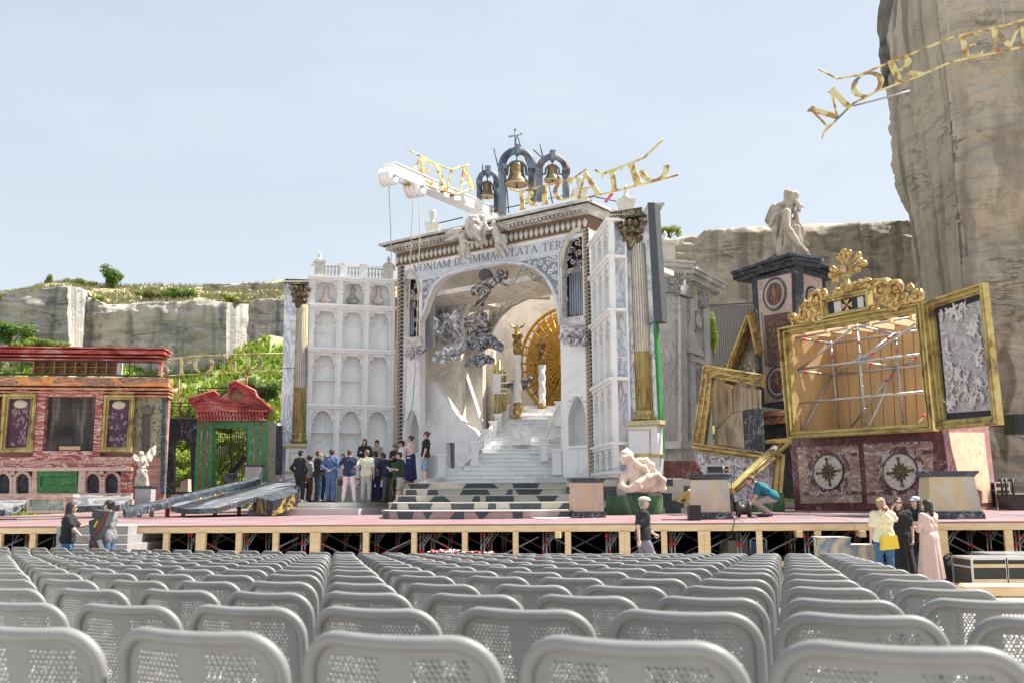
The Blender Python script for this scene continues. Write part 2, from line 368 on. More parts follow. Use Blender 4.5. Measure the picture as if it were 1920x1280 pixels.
def quad_glyph(mb, pl, ch, bl, br, tr, tl, w0=0, w1=.06, bold=1.0, mi=0):
    """glyph warped into the quad given by four pixels (its advance box)"""
    A, B, C_, D = [pl.hit(*p) for p in (bl, br, tr, tl)]; W_ = GL[ch][1]
    glyph(mb, ch, lambda x, y: (A*(1-x/W_)+B*(x/W_))*(1-y)+(D*(1-x/W_)+C_*(x/W_))*y, pl.n, w0, w1, bold, mi)
# ---------------------------------------------------------------- shared materials
M_pine = mat('pine', (.72,.53,.31), .65, col2=(.60,.42,.22), scale=3, stretch=(.6,.6,6), bmp=.2)
M_pineh = mat('pine_h', (.74,.55,.33), .65, col2=(.62,.43,.23), scale=3, stretch=(.5,5,5), bmp=.2)
M_ply = mat('plywood', (.60,.40,.20), .6, col2=(.50,.31,.14), scale=2, stretch=(4,4,.5), bmp=.15)
M_steel = mat('galvanised', (.50,.51,.52), .4, .7, var=.15, scale=20)
M_red = mat('clamp_red', (.75,.04,.02), .5, var=.05)
M_blue = mat('clamp_blue', (.03,.16,.42), .5, var=.05)
M_black = mat('black_cloth', (.012,.012,.013), .9, var=.1)
M_blackp = mat('black_plastic', (.02,.02,.022), .45, var=.1)
M_chair = mat('chair_grey', (.245,.243,.238), .46, var=.09, scale=7, bmp=.08, spec=.4)
M_white = mat('white_paint', (.87,.865,.85), .5, var=.04, scale=3)
M_gold = blotch('gold_leaf', [(.10,.05,.015),(.30,.18,.05),(.55,.38,.13)], 5, .4, metal=.5, bmp=.15)
M_goldf = blotch('gold_frame', [(.17,.10,.04),(.36,.27,.085),(.46,.365,.12),(.52,.43,.17)], 3.5, .45, (.5,.5,.5), 1.2, metal=.15, bmp=.2)
M_goldb = blotch('gold_bright', [(.22,.13,.04),(.50,.33,.11),(.72,.54,.26)], 4, .38, metal=.5)
M_marble = marble('white_marble', (.88,.87,.85), (.46,.46,.48), .42, .020, (.76,.76,.77), (.85,.84,.83), amt=.7)
M_marbleb = marble('blue_marble', (.84,.84,.85), (.12,.18,.29), 1.0, .05, (.36,.43,.54), (.80,.81,.84), dist=2.8, stretch=(1.5,1.5,.6))
M_dark = marble('dark_marble', (.010,.013,.020), (.40,.42,.45), 1.1, .010, (.05,.06,.08), (.018,.022,.032), rough=.55, dist=2.5)
M_darkg = marble('dark_grey_marble', (.028,.038,.052), (.42,.44,.47), 1.6, .022, (.11,.13,.16), (.055,.068,.085), rough=.6, dist=2)
M_stone = mat('old_stone', (.56,.54,.50), .8, col2=(.38,.365,.34), scale=2.2, bmp=.5, bd=.03)
M_stat = mat('statue_stone', (.60,.53,.43), .75, col2=(.36,.31,.25), scale=3.5, bmp=.3, bd=.01)
# ---------------------------------------------------------------- ground
_Y = [-40, 1.84, 2.81, 3.79, 4.76, 5.74, 14.5, 17.5, 19, 400]; _D = [.1, .262, .325, .382, .430, .475, .85, .985, .99, .99]
CHH = .80
def drop(Y): return float(np.interp(Y, _Y, _D))
def gz(Y): return CAMH-drop(Y)-CHH
mb = MB(); xs = [-400,-120,-40,-20,-10,0,10,20,40,120,400]; ys = [-60,-10,0,1.84,2.81,3.79,4.76,5.74,10,14.5,17.5,19,25,40,60,100,200,600,1500]
vs = [(x, y, max(gz(y), -.05)) for y in ys for x in xs]; n = len(xs)
mb.add(vs, [(j*n+i, j*n+i+1, (j+1)*n+i+1, (j+1)*n+i) for j in range(len(ys)-1) for i in range(n-1)])
M_ground = mat('gravel', (.50,.48,.45), .9, col2=(.40,.385,.36), scale=2, bmp=.6, bd=.02)
tag(single('ground', mb, M_ground, base=(0,0,0)), kind='structure')
# ---------------------------------------------------------------- chairs
ax_, az_, bx_, bz_, z0_ = 1.0, -.333, .571, 2.048, 4.366; U_ = .476
def make_chair_parts():
    P = {}
    yb = lambda x, z: -.06*(z-.42)/.38+.75*x*x
    # backrest shell tiled from hexagons, perforated in two fans
    mb = MB(); p = .0138; rad = p/math.sqrt(3); rh = .0054
    row = 0; z = .43
    while z < .785:
        off = (row % 2)*p/2
        for k in range(-17, 18):
            x = k*p+off
            if abs(x) > .218: continue
            cx_ = max(0, abs(x)-(.222-.085)); cz_ = max(0, z-(.785-.085))
            if cx_*cx_+cz_*cz_ > .082**2: continue
            hexp = []
            for q in range(12):
                an = math.pi/6*q+math.pi/6; rr = rad if q % 2 == 0 else rad*math.cos(math.pi/6)
                hexp.append((x+rr*math.cos(an), z+rr*math.sin(an)))
            hole = (.018+.16*max(0, z-.60) < abs(x) < .172-.18*max(0, z-.68)) and .45 < z < .742
            outer = [(a, yb(a, b), b) for a, b in hexp]
            if hole:
                inn = [(x+rh*math.cos(math.pi/6*q+math.pi/6), z+rh*math.sin(math.pi/6*q+math.pi/6)) for q in range(12)]
                mb.add(outer+[(a, yb(a, b), b) for a, b in inn], [(q, (q+1) % 12, (q+1) % 12+12, q+12) for q in range(12)], 0, True)
                mb.add([(a, yb(a, b), b) for a, b in inn]+[(a, yb(a, b)+.0045, b) for a, b in inn], [(q, (q+1) % 12, (q+1) % 12+12, q+12) for q in range(12)], 0, False)
            else: mb.add(outer, [tuple(range(12))], 0, True)
        z += p*math.sqrt(3)/2; row += 1
    P['backrest'] = mb
    path = []
    for i in range(8): path.append((-.220+0*i, .30+i*.054))
    for i in range(1, 9): an = math.pi-i*math.pi/16; path.append((-.220+.088+.088*math.cos(an), .694+.088*math.sin(an)))
    for i in range(1, 9): path.append((-.132+i*.264/9, .782-.004*math.sin(i/9*math.pi)))
    for i in range(0, 9): an = math.pi/2-i*math.pi/16; path.append((.132+.088*math.cos(an), .694+.088*math.sin(an)))
    for i in range(7, -1, -1): path.append((.220, .30+i*.054))
    pts = [(a, yb(a, b)-.004, b) for a, b in path]
    mb = MB(); mb.tube(pts, .0160, 10, fdir=None); P['back_rim'] = mb
    # seat
    mb = MB(); nx, ny = 9, 9
    for top in (0, 1):
        vs = []
        for j in range(ny+1):
            for i in range(nx+1):
                a = -1+2*i/nx; b = j/ny; x = a*.215; y = .01+b*.42; zz = .445-.02*math.sin(b*math.pi)*(1-a*a)-(.03*max(0, b-.85)/.15)-top*.022
                vs.append((x*(1-.06*(1-b)), y, zz))
        fs = [(j*(nx+1)+i, j*(nx+1)+i+1, (j+1)*(nx+1)+i+1, (j+1)*(nx+1)+i) for j in range(ny) for i in range(nx)]
        mb.add(vs, fs, 0, True)
    rim = [(-.21,.03,.435),(-.215,.40,.43),(-.17,.44,.41),(.17,.44,.41),(.215,.40,.43),(.21,.03,.435)]
    mb.tube(rim, .014, 8); P['seat'] = mb
    legs = []
    for sx in (-1, 1):
        legs.append(MB().tube([(sx*.2,.40,.42),(sx*.205,.41,.2),(sx*.21,.43,.0)], .011, 8))
        legs.append(MB().tube([(sx*.22,yb(.22,.45),.45),(sx*.215,-.03,.22),(sx*.21,-.07,.0)], .011, 8))
    P['legs'] = legs
    mb = MB(); mb.tube([(-.205,.41,.2),(.205,.41,.2)], .008, 6); P['stretcher'] = mb
    return P
_n = M_chair.node_tree; _b = _n.nodes['Principled BSDF']; _oi = N(_n, 'ShaderNodeObjectInfo'); _src = _b.inputs['Base Color'].links[0].from_socket
_v = ramp(_n, _oi.outputs['Random'], [(0, .86), (1, 1.0)]); _c = mixc(_n, 1.0, _src, _v, 'MULTIPLY'); _sc = ramp(_n, nz(_n, coords(_n, (3, 3, 60), (0, .6, 0)), 2, 8, 0, .7), [(.66, 0.0), (.72, .35)])
_n.links.new(mixc(_n, _sc, _c, (.55,.54,.52)), _b.inputs['Base Color'])
CP = make_chair_parts()
ME = {k: CP[k].mesh(k, M_chair) for k in ('backrest', 'back_rim', 'seat', 'stretcher')}
ML = [l.mesh('leg', M_steel) for l in CP['legs']]
_all = MB()
for k in ('backrest', 'back_rim', 'seat', 'stretcher'): _all.merge(CP[k])
for l in CP['legs']: _all.merge(l, mi=1)
ME_far = _all.mesh('chair', [M_chair, M_steel])
_ones = ['','first','second','third','fourth','fifth','sixth','seventh','eighth','ninth','tenth','eleventh','twelfth','thirteenth','fourteenth','fifteenth','sixteenth','seventeenth','eighteenth','nineteenth']
def nth(n):
    if n < 20: return _ones[n]
    t_ = {2: 'twent', 3: 'thirt', 4: 'fort'}[n//10]; return t_+'ieth' if n % 10 == 0 else t_+'y-'+_ones[n % 10]
ca = math.atan2(az_, ax_); nch = 0; crng = random.Random(3); chair_list = []
for r in range(15):
    row = []
    for i in range(-44, 3):
        X = (i+.5+bx_*r)*U_; Y = (z0_+az_*(i+.5)+bz_*r)*U_
        if Y < .6 or Y > 22.6: continue
        if abs(X)/Y > (960+ (140 if r < 2 else 30))/1840: continue
        if Y > 23.3-X*.17-1.9: continue
        row.append((X, Y))
    chair_list.append(row)
tot = sum(map(len, chair_list))
while tot > 300:
    k = max(range(len(chair_list)), key=lambda q: max([p[1] for p in chair_list[q]] or [0]))
    chair_list[k].pop(0); tot -= 1
print('chairs', tot)
for r, row in enumerate(chair_list):
    for i, (X, Y) in enumerate(row):
        z = gz(Y); a = ca+crng.uniform(-.012, .012)
        if r < 5:
            c = link(bpy.data.objects.new('chair', None))
            for nm in ('backrest', 'back_rim', 'seat', 'stretcher'):
                o = link(bpy.data.objects.new(nm, ME[nm])); o.parent = c
            for l in ML: o = link(bpy.data.objects.new('leg', l)); o.parent = c
        else:
            c = link(bpy.data.objects.new('chair', ME_far)); pass
        c.location = (X+crng.uniform(-.006,.006), Y+crng.uniform(-.01,.01), z+crng.uniform(-.003,.003)); c.rotation_euler = (crng.uniform(-.008,.008), 0, a)
        tag(c, 'grey perforated plastic chair, %s from the left in the %s row from the camera' % (nth(i+1), nth(r+1)), 'chair', 'audience chairs in rows')
# ---------------------------------------------------------------- stage deck (slightly raked plane through three points)
FL = at(0, 986, 25.5); FR = at(1920, 976, 21.6); BM = at(600, 965, 33.5)
_n = (FR-FL).cross(BM-FL).normalized()
def dz(X, Y): return FL.z-(_n.x*(X-FL.x)+_n.y*(Y-FL.y))/_n.z
def deck(px, py, lift=0):
    d = ray(px, py); t = (FL+V((0,0,lift))-CAM).dot(_n)/d.dot(_n); return CAM+d*t
ed = V((FR.x-FL.x, FR.y-FL.y, 0)).normalized(); en = V((ed.y, -ed.x, 0))
def E(s, w=0, z=None):   # point along the stage edge: s metres from the left frame edge, w towards the audience
    p = V((FL.x, FL.y, 0))+ed*s+en*w; p.z = dz(p.x, p.y) if z is None else z; return p
M_deck = blotch('painted_deck', [(.14,.15,.19),(.26,.155,.155),(.32,.155,.155),(.25,.235,.25),(.29,.115,.12)], .5, .7, (.5,1.6,1), 1.2)
st = Thing('stage', 'long raised wooden stage with pink and grey painted deck on pine posts', 'stage', E(10, 0, 0))
mb = MB(); L0, L1 = -8, 36
mb.hexa([E(L0,.0)-V((0,0,.04)), E(L1,0)-V((0,0,.04)), E(L1,-34)-V((0,0,.04)), E(L0,-34)-V((0,0,.04)), E(L0,0), E(L1,0), E(L1,-34), E(L0,-34)])
st.part('deck', mb, M_deck)
mb = MB()
for k in range(18): a = E(L0+k*2.45, -.02); b = E(L0+k*2.45, -20); mb.bar(a+V((0,0,.001)), b+V((0,0,.001)), .012, .004)
for k in range(1, 8): a = E(L0, -k*1.25); b = E(L1, -k*1.25); mb.bar(a+V((0,0,.0005)), b+V((0,0,.0005)), .010, .003)
st.part('board_joints', mb, M_blackp)
edge = Pl(0, 25.5, 1920, 21.6)
mb = MB()
for k in range(9):
    a = L0+k*4.9; b = min(a+4.895, L1); pa, pb = E(a, -.03), E(b, -.03)
    mb.bar(pa-V((0,0,.115)), pb-V((0,0,.115)), .06, .145)
st.part('front_beam', mb, M_pineh)
mb = MB()
for k in range(60):
    s_ = L0+.3+k*.72; mb.bar(E(s_, -.1)-V((0,0,.12)), E(s_, -7)-V((0,0,.12)), .06, .15)
st.part('joist_layer', mb, M_pine)
def ug(w_): return -.05
for x, wd in ((2,9),(64,12),(252,11),(313,11),(378,19),(449,11),(518,11),(592,20),(687,11),(777,10),(872,10),(967,10),(1065,11),(1171,21),(1245,11),(1320,23),(1423,11),(1533,12),(1768,14),(1890,14)):
    p = edge.hit(x, 1000, -.02); mw = wd*p.y/1840; zt = dz(p.x, p.y)-.19
    halves = [(0, mw)] if wd < 16 else [(-mw/4, mw/2-.004), (mw/4, mw/2-.004)]
    mb = MB()
    for o_, m_ in halves:
        c = V((p.x, p.y, 0))+edge.d*o_
        mb.obox((c.x, c.y, (zt+.0-.04)/2), edge.d*m_/2, edge.n*.05, (0,0,(zt+.04)/2))
    st.part('post', mb, M_pine)
for x0, x1, y in ((-60,58,1041),(1768,1920,1050),(1440,1530,1056)):
    a = edge.hit(x0, y, -.02); b = edge.hit(x1, y, -.02); st.part('bottom_rail', MB().bar(a, b, .09, .12 if x0 > 0 else .09), M_pineh)
for x in (1497,1614,1750,1048): 
    p = edge.hit(x, 1000, -.06); z_ = dz(p.x, p.y); st.part('joist_end', MB().obox((p.x, p.y, z_-.26), edge.d*.06, edge.n*.3, (0,0,.07)), M_pineh)
mb = MB(); 
mb.hexa([E(L0,-8,-.05),E(L1,-8,-.05),E(L1,-8.05,-.05),E(L0,-8.05,-.05),E(L0,-8)-V((0,0,.2)),E(L1,-8)-V((0,0,.2)),E(L1,-8.05)-V((0,0,.2)),E(L0,-8.05)-V((0,0,.2))])
single('added_dark_cloth', mb, M_black, 'added black cloth keeping the space behind the scaffold dark under the stage', 'cloth')  # backcloth added to close the rear so the understage stays dark
# scaffold under the deck
srng = random.Random(11)
def scaffold_bay(s0, s1, w, label, blue):
    b = E(s0, w, -.05); t = Thing('scaffold_bay', label, 'scaffold', b, 'scaffold bays under the stage')
    zt = dz(b.x, b.y)-.24; z0 = -.03
    for s_ in (s0, s1-.08):
        mb = MB(); p = E(s_, w, 0); mb.tube([(p.x,p.y,z0),(p.x,p.y,zt)], .024, 8); mb.lathe((p.x,p.y,z0), [(.07,0),(.07,.015),(.03,.02),(.03,.12)], 8)
        q = E(s_+.22, w, 0); mb.tube([(p.x,p.y,zt-.35),(q.x,q.y,zt)], .016, 6)
        t.part('standard', mb, M_steel)
        mb = MB(); zz = srng.choice([.55,.35,.75]); mb.tube([(p.x,p.y,zz),(p.x,p.y,zz+.09)], .034, 8); t.part('clamp', mb, M_red)
    for zz in (.10,):
        mb = MB(); mb.tube([E(s0, w+.03, zz), E(s1-.1, w+.03, zz)], .024, 8); t.part('ledger', mb, M_steel)
        c = E(s0+(s1-s0)*srng.uniform(.2,.8), w+.03, zz); mb = MB(); mb.tube([c-ed*.05, c+ed*.05], .033, 8); t.part('clamp', mb, M_red)
        c = E(s0+(s1-s0)*srng.uniform(.3,.9), w+.03, zz); mb = MB(); mb.tube([c-ed*.12, c+ed*.12], .03, 8); t.part('clamp', mb, M_blue)
    mb = MB(); f = srng.random() < .5; a = E(s0+.1, w-.04, .15 if f else zt-.1); b_ = E(s1-.2, w-.04, zt-.1 if f else .15); mb.tube([a, b_], .022, 8)
    t.part('brace', mb, M_blue if blue else M_steel)
    mb = MB(); c = a+(b_-a)*.35; dd = (b_-a).normalized(); mb.tube([c-dd*.04, c+dd*.04], .032, 8); t.part('clamp', mb, M_red)
k = 0
for w_, nm in ((-.75, 'front'), (-2.4, 'middle'), (-4.2, 'rear')):
    s_ = -1.5+srng.uniform(0, .6); kk = 1
    while s_ < 30:
        e_ = s_+1.55
        scaffold_bay(s_, e_, w_, '%s scaffold bay from the left in the %s line under the stage' % (nth(kk), nm), k == 3)
        s_ = e_; k += 1; kk += 1
# steps up to the stage at left
mb = MB(); M_conc = mat('pale_concrete', (.32,.31,.295), .8, var=.12, scale=3, bmp=.2)
t = Thing('stage_steps', 'broad grey wooden steps rising to the left of the stage', 'steps', at(150, 1060, 23))
for k in range(5):
    z1 = .22+k*.21; x0 = [62,80,104,104,104][k]; y_ = 22.6+k*.42; a = at(x0, 1030, y_); b = at(238, 1030, y_)
    mb = MB(); mb.box((a.x, y_, -.05 if k == 0 else z1-.21), (b.x, 26.2, z1)); t.part('step', mb, M_conc)
# ---------------------------------------------------------------- quarry rock
def rock_mat(name, light, mid, dark, ochre, sc_=1, stain=1.0, strat=1.0):
    m, n, b = _nt(name, .9); co = coords(n, (1, 1, 1)); cs = coords(n, (.35, .35, 2.2)); cv = coords(n, (1.6, 1.6, .12))
    f = nz(n, co, .5*sc_, 8, .4, .62); s = nz(n, cs, .55*sc_, 8, .8, .65); v = nz(n, cv, .8*sc_, 6, .3)
    c = ramp(n, f, [(.3, mid), (.5, light), (.72, tuple(min(1, x*1.1) for x in light))])
    c = mixc(n, ramp(n, s, [(.36, .8*strat), (.5, 0.0)]), c, dark)
    c = mixc(n, ramp(n, nz(n, cv, .35, 4, .5), [(.52, 0.0), (.7, .55*stain)]), c, ochre)
    c = mixc(n, ramp(n, v, [(.50, 0.0), (.64, .7*stain)]), c, dark)
    c = mixc(n, ramp(n, nz(n, co, 5, 8, 0, .7), [(.26, .4), (.42, 0.0)]), c, dark)
    cr = coords(n, (.25, .25, 1.1)); f3 = nz(n, cr, .8, 7, 1.2, .6); s3 = N(n, 'ShaderNodeMath', operation='SUBTRACT', i_1=.5); n.links.new(f3, s3.inputs[0]); a3 = N(n, 'ShaderNodeMath', operation='ABSOLUTE'); n.links.new(s3.outputs[0], a3.inputs[0])
    gap = ramp(n, nz(n, co, .35, 3), [(.45, 0.0), (.6, 1.0)]); ck = ramp(n, a3.outputs[0], [(0, .45), (.010, 0.0)]); mm = N(n, 'ShaderNodeMath', operation='MULTIPLY'); n.links.new(gap, mm.inputs[0]); n.links.new(ck, mm.inputs[1])
    c = mixc(n, mm.outputs[0], c, tuple(x*.35 for x in dark))
    c = mixc(n, ramp(n, nz(n, co, 14, 6, 0, .75), [(.26, .3), (.38, 0.0)]), c, dark)
    n.links.new(c, b.inputs['Base Color'])
    q = N(n, 'ShaderNodeMath', operation='ADD'); n.links.new(nz(n, cs, 1.6, 12, .6, .78), q.inputs[0]); n.links.new(nz(n, co, 4, 12, 0, .78), q.inputs[1])
    q2 = N(n, 'ShaderNodeMath', operation='SUBTRACT'); n.links.new(q.outputs[0], q2.inputs[0]); n.links.new(mm.outputs[0], q2.inputs[1])
    bump(n, b, q2.outputs[0], 1.0, .32); return m
M_rockR = rock_mat('rock_tower', (.86,.74,.57), (.70,.60,.46), (.25,.22,.18), (.58,.44,.28), 1, .6, .45)
M_rockS = rock_mat('rock_face', (.80,.69,.54), (.64,.56,.45), (.24,.22,.20), (.46,.41,.35), .8, 1.1, .25)
M_rockL = rock_mat('rock_left', (.86,.80,.70), (.70,.66,.59), (.21,.22,.23), (.60,.52,.40), .9, 1.0, .75)
M_rockB = rock_mat('rock_back', (.84,.75,.61), (.68,.61,.51), (.24,.225,.21), (.55,.42,.25), 1, .9, .75)
def nzp(x, y, z, s, o=6): return noise.fractal(V((x*s, y*s, z*s)), 1.0, 2.1, o)
def sheet(name, top, bot, Yf, mt, nx=160, nz_=80, amp=.6, depth=4, strat=.35, seed=0):
    """rock wall whose top and bottom outlines are given as image columns (x, y); Yf(x) is its distance"""
    mb = MB(); tx = [p[0] for p in top]; ty = [p[1] for p in top]; bx = [p[0] for p in bot]; by = [p[1] for p in bot]; vs = []
    for i in range(nx+1):
        x = tx[0]+(tx[-1]-tx[0])*i/nx; Y = Yf(x); yt = np.interp(x, tx, ty)+1.5*nzp(x*.05, seed, 0, 1.2, 4); yb_ = np.interp(x, bx, by)
        a = at(x, yt, Y); b = at(x, yb_, Y)
        for j in range(nz_+1):
            t = j/nz_; p = b.lerp(a, t)
            d = amp*nzp(p.x+seed, p.y, p.z*1.0, .22)+strat*nzp(p.x*.12, p.y*.12+seed, p.z*1.1, 1, 5)-.5*strat*abs(nzp(p.x*.3+seed, p.y*.3, p.z*.8, 1.1, 4))+.12*nzp(p.x, p.y, p.z*1.6, 1.6, 5)
            vs.append((p.x+.15*d, p.y-d-(t-.5)*0, p.z))
    m = nz_+1
    # cap going back
    o = len(vs)
    for i in range(nx+1):
        p = vs[i*m+nz_]; vs.append((p[0]*1.04, p[1]+depth, p[2]+.15))
    fs = [(i*m+j, (i+1)*m+j, (i+1)*m+j+1, i*m+j+1) for i in range(nx) for j in range(nz_)]+[(i*m+nz_, (i+1)*m+nz_, o+i+1, o+i) for i in range(nx)]
    mb.add(vs, fs, 0, True)
    o = single(name, mb, mt); return tag(o, kind='structure')
# left quarry wall in facets: outward corners catch the sun
sheet('quarry_cliff', [(-260,560),(0,548),(40,546),(128,537)], [(-260,760),(128,760)], lambda x: 60+.004*(x+260), M_rockL, 60, 50, .5, seed=1)
sheet('quarry_cliff', [(128,537),(152,540),(163,546)], [(128,760),(163,760)], lambda x: 60+(x-128)*.13, M_rockL, 12, 50, .15, seed=2)
sheet('quarry_cliff', [(163,556),(205,572),(290,565),(400,562),(424,566)], [(163,760),(424,800)], lambda x: 64.5-(x-163)*.004, M_rockL, 80, 55, .5, seed=3)
sheet('quarry_cliff', [(424,566),(466,570)], [(424,760),(466,800)], lambda x: 63.4+(x-424)*.11, M_rockL, 14, 50, .15, seed=4)
sheet('quarry_cliff', [(466,568),(480,560),(800,556)], [(466,800),(800,800)], lambda x: 68, M_rockL, 60, 50, .5, seed=5)
sheet('quarry_cliff', [(385,536),(470,533),(560,528),(860,520)], [(385,575),(860,580)], lambda x: 72, M_rockL, 70, 24, .9, seed=6)
# back wall on the right
sheet('quarry_cliff', [(1130,470),(1245,450),(1270,445),(1312,441),(1320,432),(1400,424),(1445,421),(1560,418),(1690,414),(1840,410)], [(1130,960),(1840,960)], lambda x: 58+.002*(x-1130), M_rockB, 180, 110, .35, 6, .35, seed=8)
# grassy brow above the left wall
M_grass = blotch('dry_grass', [(.16,.17,.06),(.30,.30,.13),(.42,.36,.22),(.50,.44,.30)], 1.6, .95, bmp=.8)
mb = MB(); vs = []; top = [(-260,560),(0,552),(45,548),(75,536),(100,532),(160,534),(230,536),(300,536),(400,538),(470,534),(560,529),(860,520)]
front = [(-260,566),(0,556),(40,549),(128,539),(163,550),(205,574),(290,568),(400,564),(470,566),(560,560),(860,560)]
nx = 90; ny = 14
for j in range(ny+1):
    for i in range(nx+1):
        x = -260+1120*i/nx; a = at(x, np.interp(x, [p[0] for p in front], [p[1] for p in front]), 62 if x < 150 else 65.2 if x < 460 else 69); b = at(x, np.interp(x, [p[0] for p in top], [p[1] for p in top]), 74)
        p = a.lerp(b, j/ny); z = p.z+.35*nzp(p.x, p.y, 0, .4)*(1 if j else .2)
        vs.append((p.x, p.y, z))
mb.add(vs, [(j*(nx+1)+i, j*(nx+1)+i+1, (j+1)*(nx+1)+i+1, (j+1)*(nx+1)+i) for j in range(ny) for i in range(nx)], 0, True)
tag(single('hilltop', mb, M_grass), kind='structure')
# the rock tower at right: stacked irregular cross-sections, leaning outline traced at its near corner
L_ = [(-80,1676),(0,1670),(60,1655),(100,1646),(150,1655),(190,1660),(250,1665),(330,1672),(400,1690),(450,1700),(520,1712),(600,1726),(700,1742),(800,1760),(960,1780)]
C_ = [(-80,1752),(0,1756),(200,1782),(400,1796),(600,1812),(800,1830),(960,1842)]
mb = MB(); nzr = 280; vs = []; 
YL, YC, YR = 47.0, 40.0, 37.5
rows_ = []
for j in range(nzr+1):
    z = -.5+j*(30.5/nzr)
    # image row of this height at the corner distances
    def yat(Y): # invert at(): pixel y of height z at distance Y
        q = (z-CAMH)/Y; return 640-(q*F_PX*math.cos(PITCH)-F_PX*math.sin(PITCH))/(math.cos(PITCH)+q*math.sin(PITCH))
    yl = yat(YL); yc = yat(YC)
    l = at(np.interp(yl, [p[0] for p in L_], [p[1] for p in L_]), yl, YL); c = at(np.interp(yc, [p[0] for p in C_], [p[1] for p in C_]), yc, YC); r = at(2250, yat(YR), YR)
    l = V((l.x, YL, z)); c = V((c.x, YC, z)); r = V((r.x, YR, z)); bl = V((l.x+3.5, YL+6, z)); br = V((r.x+14, YR+22, z))
    rows_.append((bl, l, c, r, br))
segs = [(0, 26), (1, 62), (2, 120), (3, 10)]
for bl, l, c, r, br in rows_:
    ring = []
    for (a, b), k in zip(((bl, l), (l, c), (c, r), (r, br)), (26, 90, 170, 10)):
        for i in range(k): ring.append((a.lerp(b, i/k), a, b, i/k))
    ring.append((br, r, br, 1))
    out_ = []
    for p, a, b, t in ring:
        nn = (b-a); nn = V((nn.y, -nn.x, 0)).normalized()
        z = p.z; side = (a is l and b is c)
        if side: d = .20*nzp(p.x*1.5, p.y*1.5, z*.22, .5, 4)+.10*nzp(p.x, p.y, z*.2, 2.2, 5)+.05*nzp(p.x, p.y, z, 2, 5)
        else:
            d = .35*nzp(p.x, p.y, z, .28)+.22*nzp(p.x*.15, p.y*.15, z*.9, 1, 5)-.20*abs(nzp(p.x*.3, p.y*.3, z*.9, 1.2, 4))+.08*nzp(p.x, p.y, z, 3.5, 5)
            d -= .9*math.exp(-((z-12.9)/.9)**2)*min(1, max(0, t*8)) if a is c else 0
            d += .35*math.tanh((z-8.6)*3)*(1 if a is c else 0)
            if a is c: d -= .5*min(.5, max(0, 1-((t-.13+.02*math.sin(z*1.7))/.06)**2-((z-6.2+.8*math.sin(t*60))/2.6)**2))*2
        e = min(t, 1-t); d *= min(1, .35+e*10)
        rnd = -.35*math.exp(-(e*14)**1.3) if (a is l or b is l or a is c or b is c) else 0
        q = p+nn*(d+rnd); out_.append((q.x, q.y, q.z))
    vs += out_
m = 26+90+170+10+1
mb.add(vs, [(j*m+i, j*m+i+1, (j+1)*m+i+1, (j+1)*m+i) for j in range(nzr) for i in range(m-1)], 0, True)
mb.mi = [1 if 20 < k % (m-1) < 26+90 else 0 for k in range(nzr*(m-1))]
mb.add([v for v in vs[-m:]], [tuple(range(m))], 0)
tag(single('rock_tower', mb, [M_rockR, M_rockS]), kind='structure')
# smooth grey skin of older rock on the tower's shoulder is its own bulge
M_rockG = rock_mat('rock_grey', (.30,.28,.25), (.22,.21,.19), (.09,.088,.085), (.30,.27,.22), 1.4, .5)
pts = [(1650,-60),(1648,60),(1644,96),(1648,150),(1656,178),(1668,150),(1694,84),(1712,40),(1740,-60)]
mb = MB(); prs = []
for (xa, ya, ra, xb, yb2, rb) in ((1690,-60,42,1676,40,26),(1676,40,26,1664,100,18),(1664,100,18,1660,160,7),(1700,-60,40,1690,30,20)):
    a = at(xa, ya, 46.2); b = at(xb, yb2, 46.2); prs.append(('c', tuple(a), tuple(b), ra*pxm(46), rb*pxm(46)))
body(prs, .16, .3, lambda X, Y, Z: .10*np.sin(2.1*X+1.3*Z)+.07*np.sin(5*Z+3*X)*np.sin(4*Y), mb)
tag(single('rock_shoulder', mb, M_rockG), kind='structure')
# ---------------------------------------------------------------- hillside below the left wall
def hz(X, Y):
    t = max(0, (Y-47)/19); z = .1+11.2*(t**1.02)*(1+.5*min(1, max(0, (-X-25)/4))+.14*min(1, max(0, (X+21)/4)))
    cap = 10.2 if X < -24 else 10.2+min(1, (X+24)/8)*3.0
    return min(z, cap)+.35*nzp(X, Y, 0, .25)
M_hill = blotch('hillside_soil', [(.10,.17,.03),(.20,.27,.05),(.26,.30,.08),(.45,.40,.28),(.28,.30,.10)], .4, .95, dist=.6, bmp=.8)
mb = MB(); vs = []; nx, ny = 70, 40
for j in range(ny+1):
    for i in range(nx+1):
        X = -48+66*i/nx; Y = 47+19*j/ny; t = j/ny
        z = .1+11.2*(t**1.02)*1+.35*nzp(X, Y, 0, .25); z = hz(X, Y); vs.append((X, Y, z))
mb.add(vs, [(j*(nx+1)+i, j*(nx+1)+i+1, (j+1)*(nx+1)+i+1, (j+1)*(nx+1)+i) for j in range(ny) for i in range(nx)], 0, True)
tag(single('hillside', mb, M_hill), kind='structure')
mb = MB(); a = at(1180, 800, 50); b = at(1760, 800, 50)
vs = []
for j in range(13):
    for i in range(30):
        X = a.x+(b.x-a.x)*i/29; Y = 47+12*j/12; vs.append((X, Y, .1+5.5*(j/12)**1.3+.4*nzp(X, Y, 3, .5)))
mb.add(vs, [(j*30+i, j*30+i+1, (j+1)*30+i+1, (j+1)*30+i) for j in range(12) for i in range(29)], 0, True)
tag(single('rocky_slope', mb, M_rockB), kind='structure')
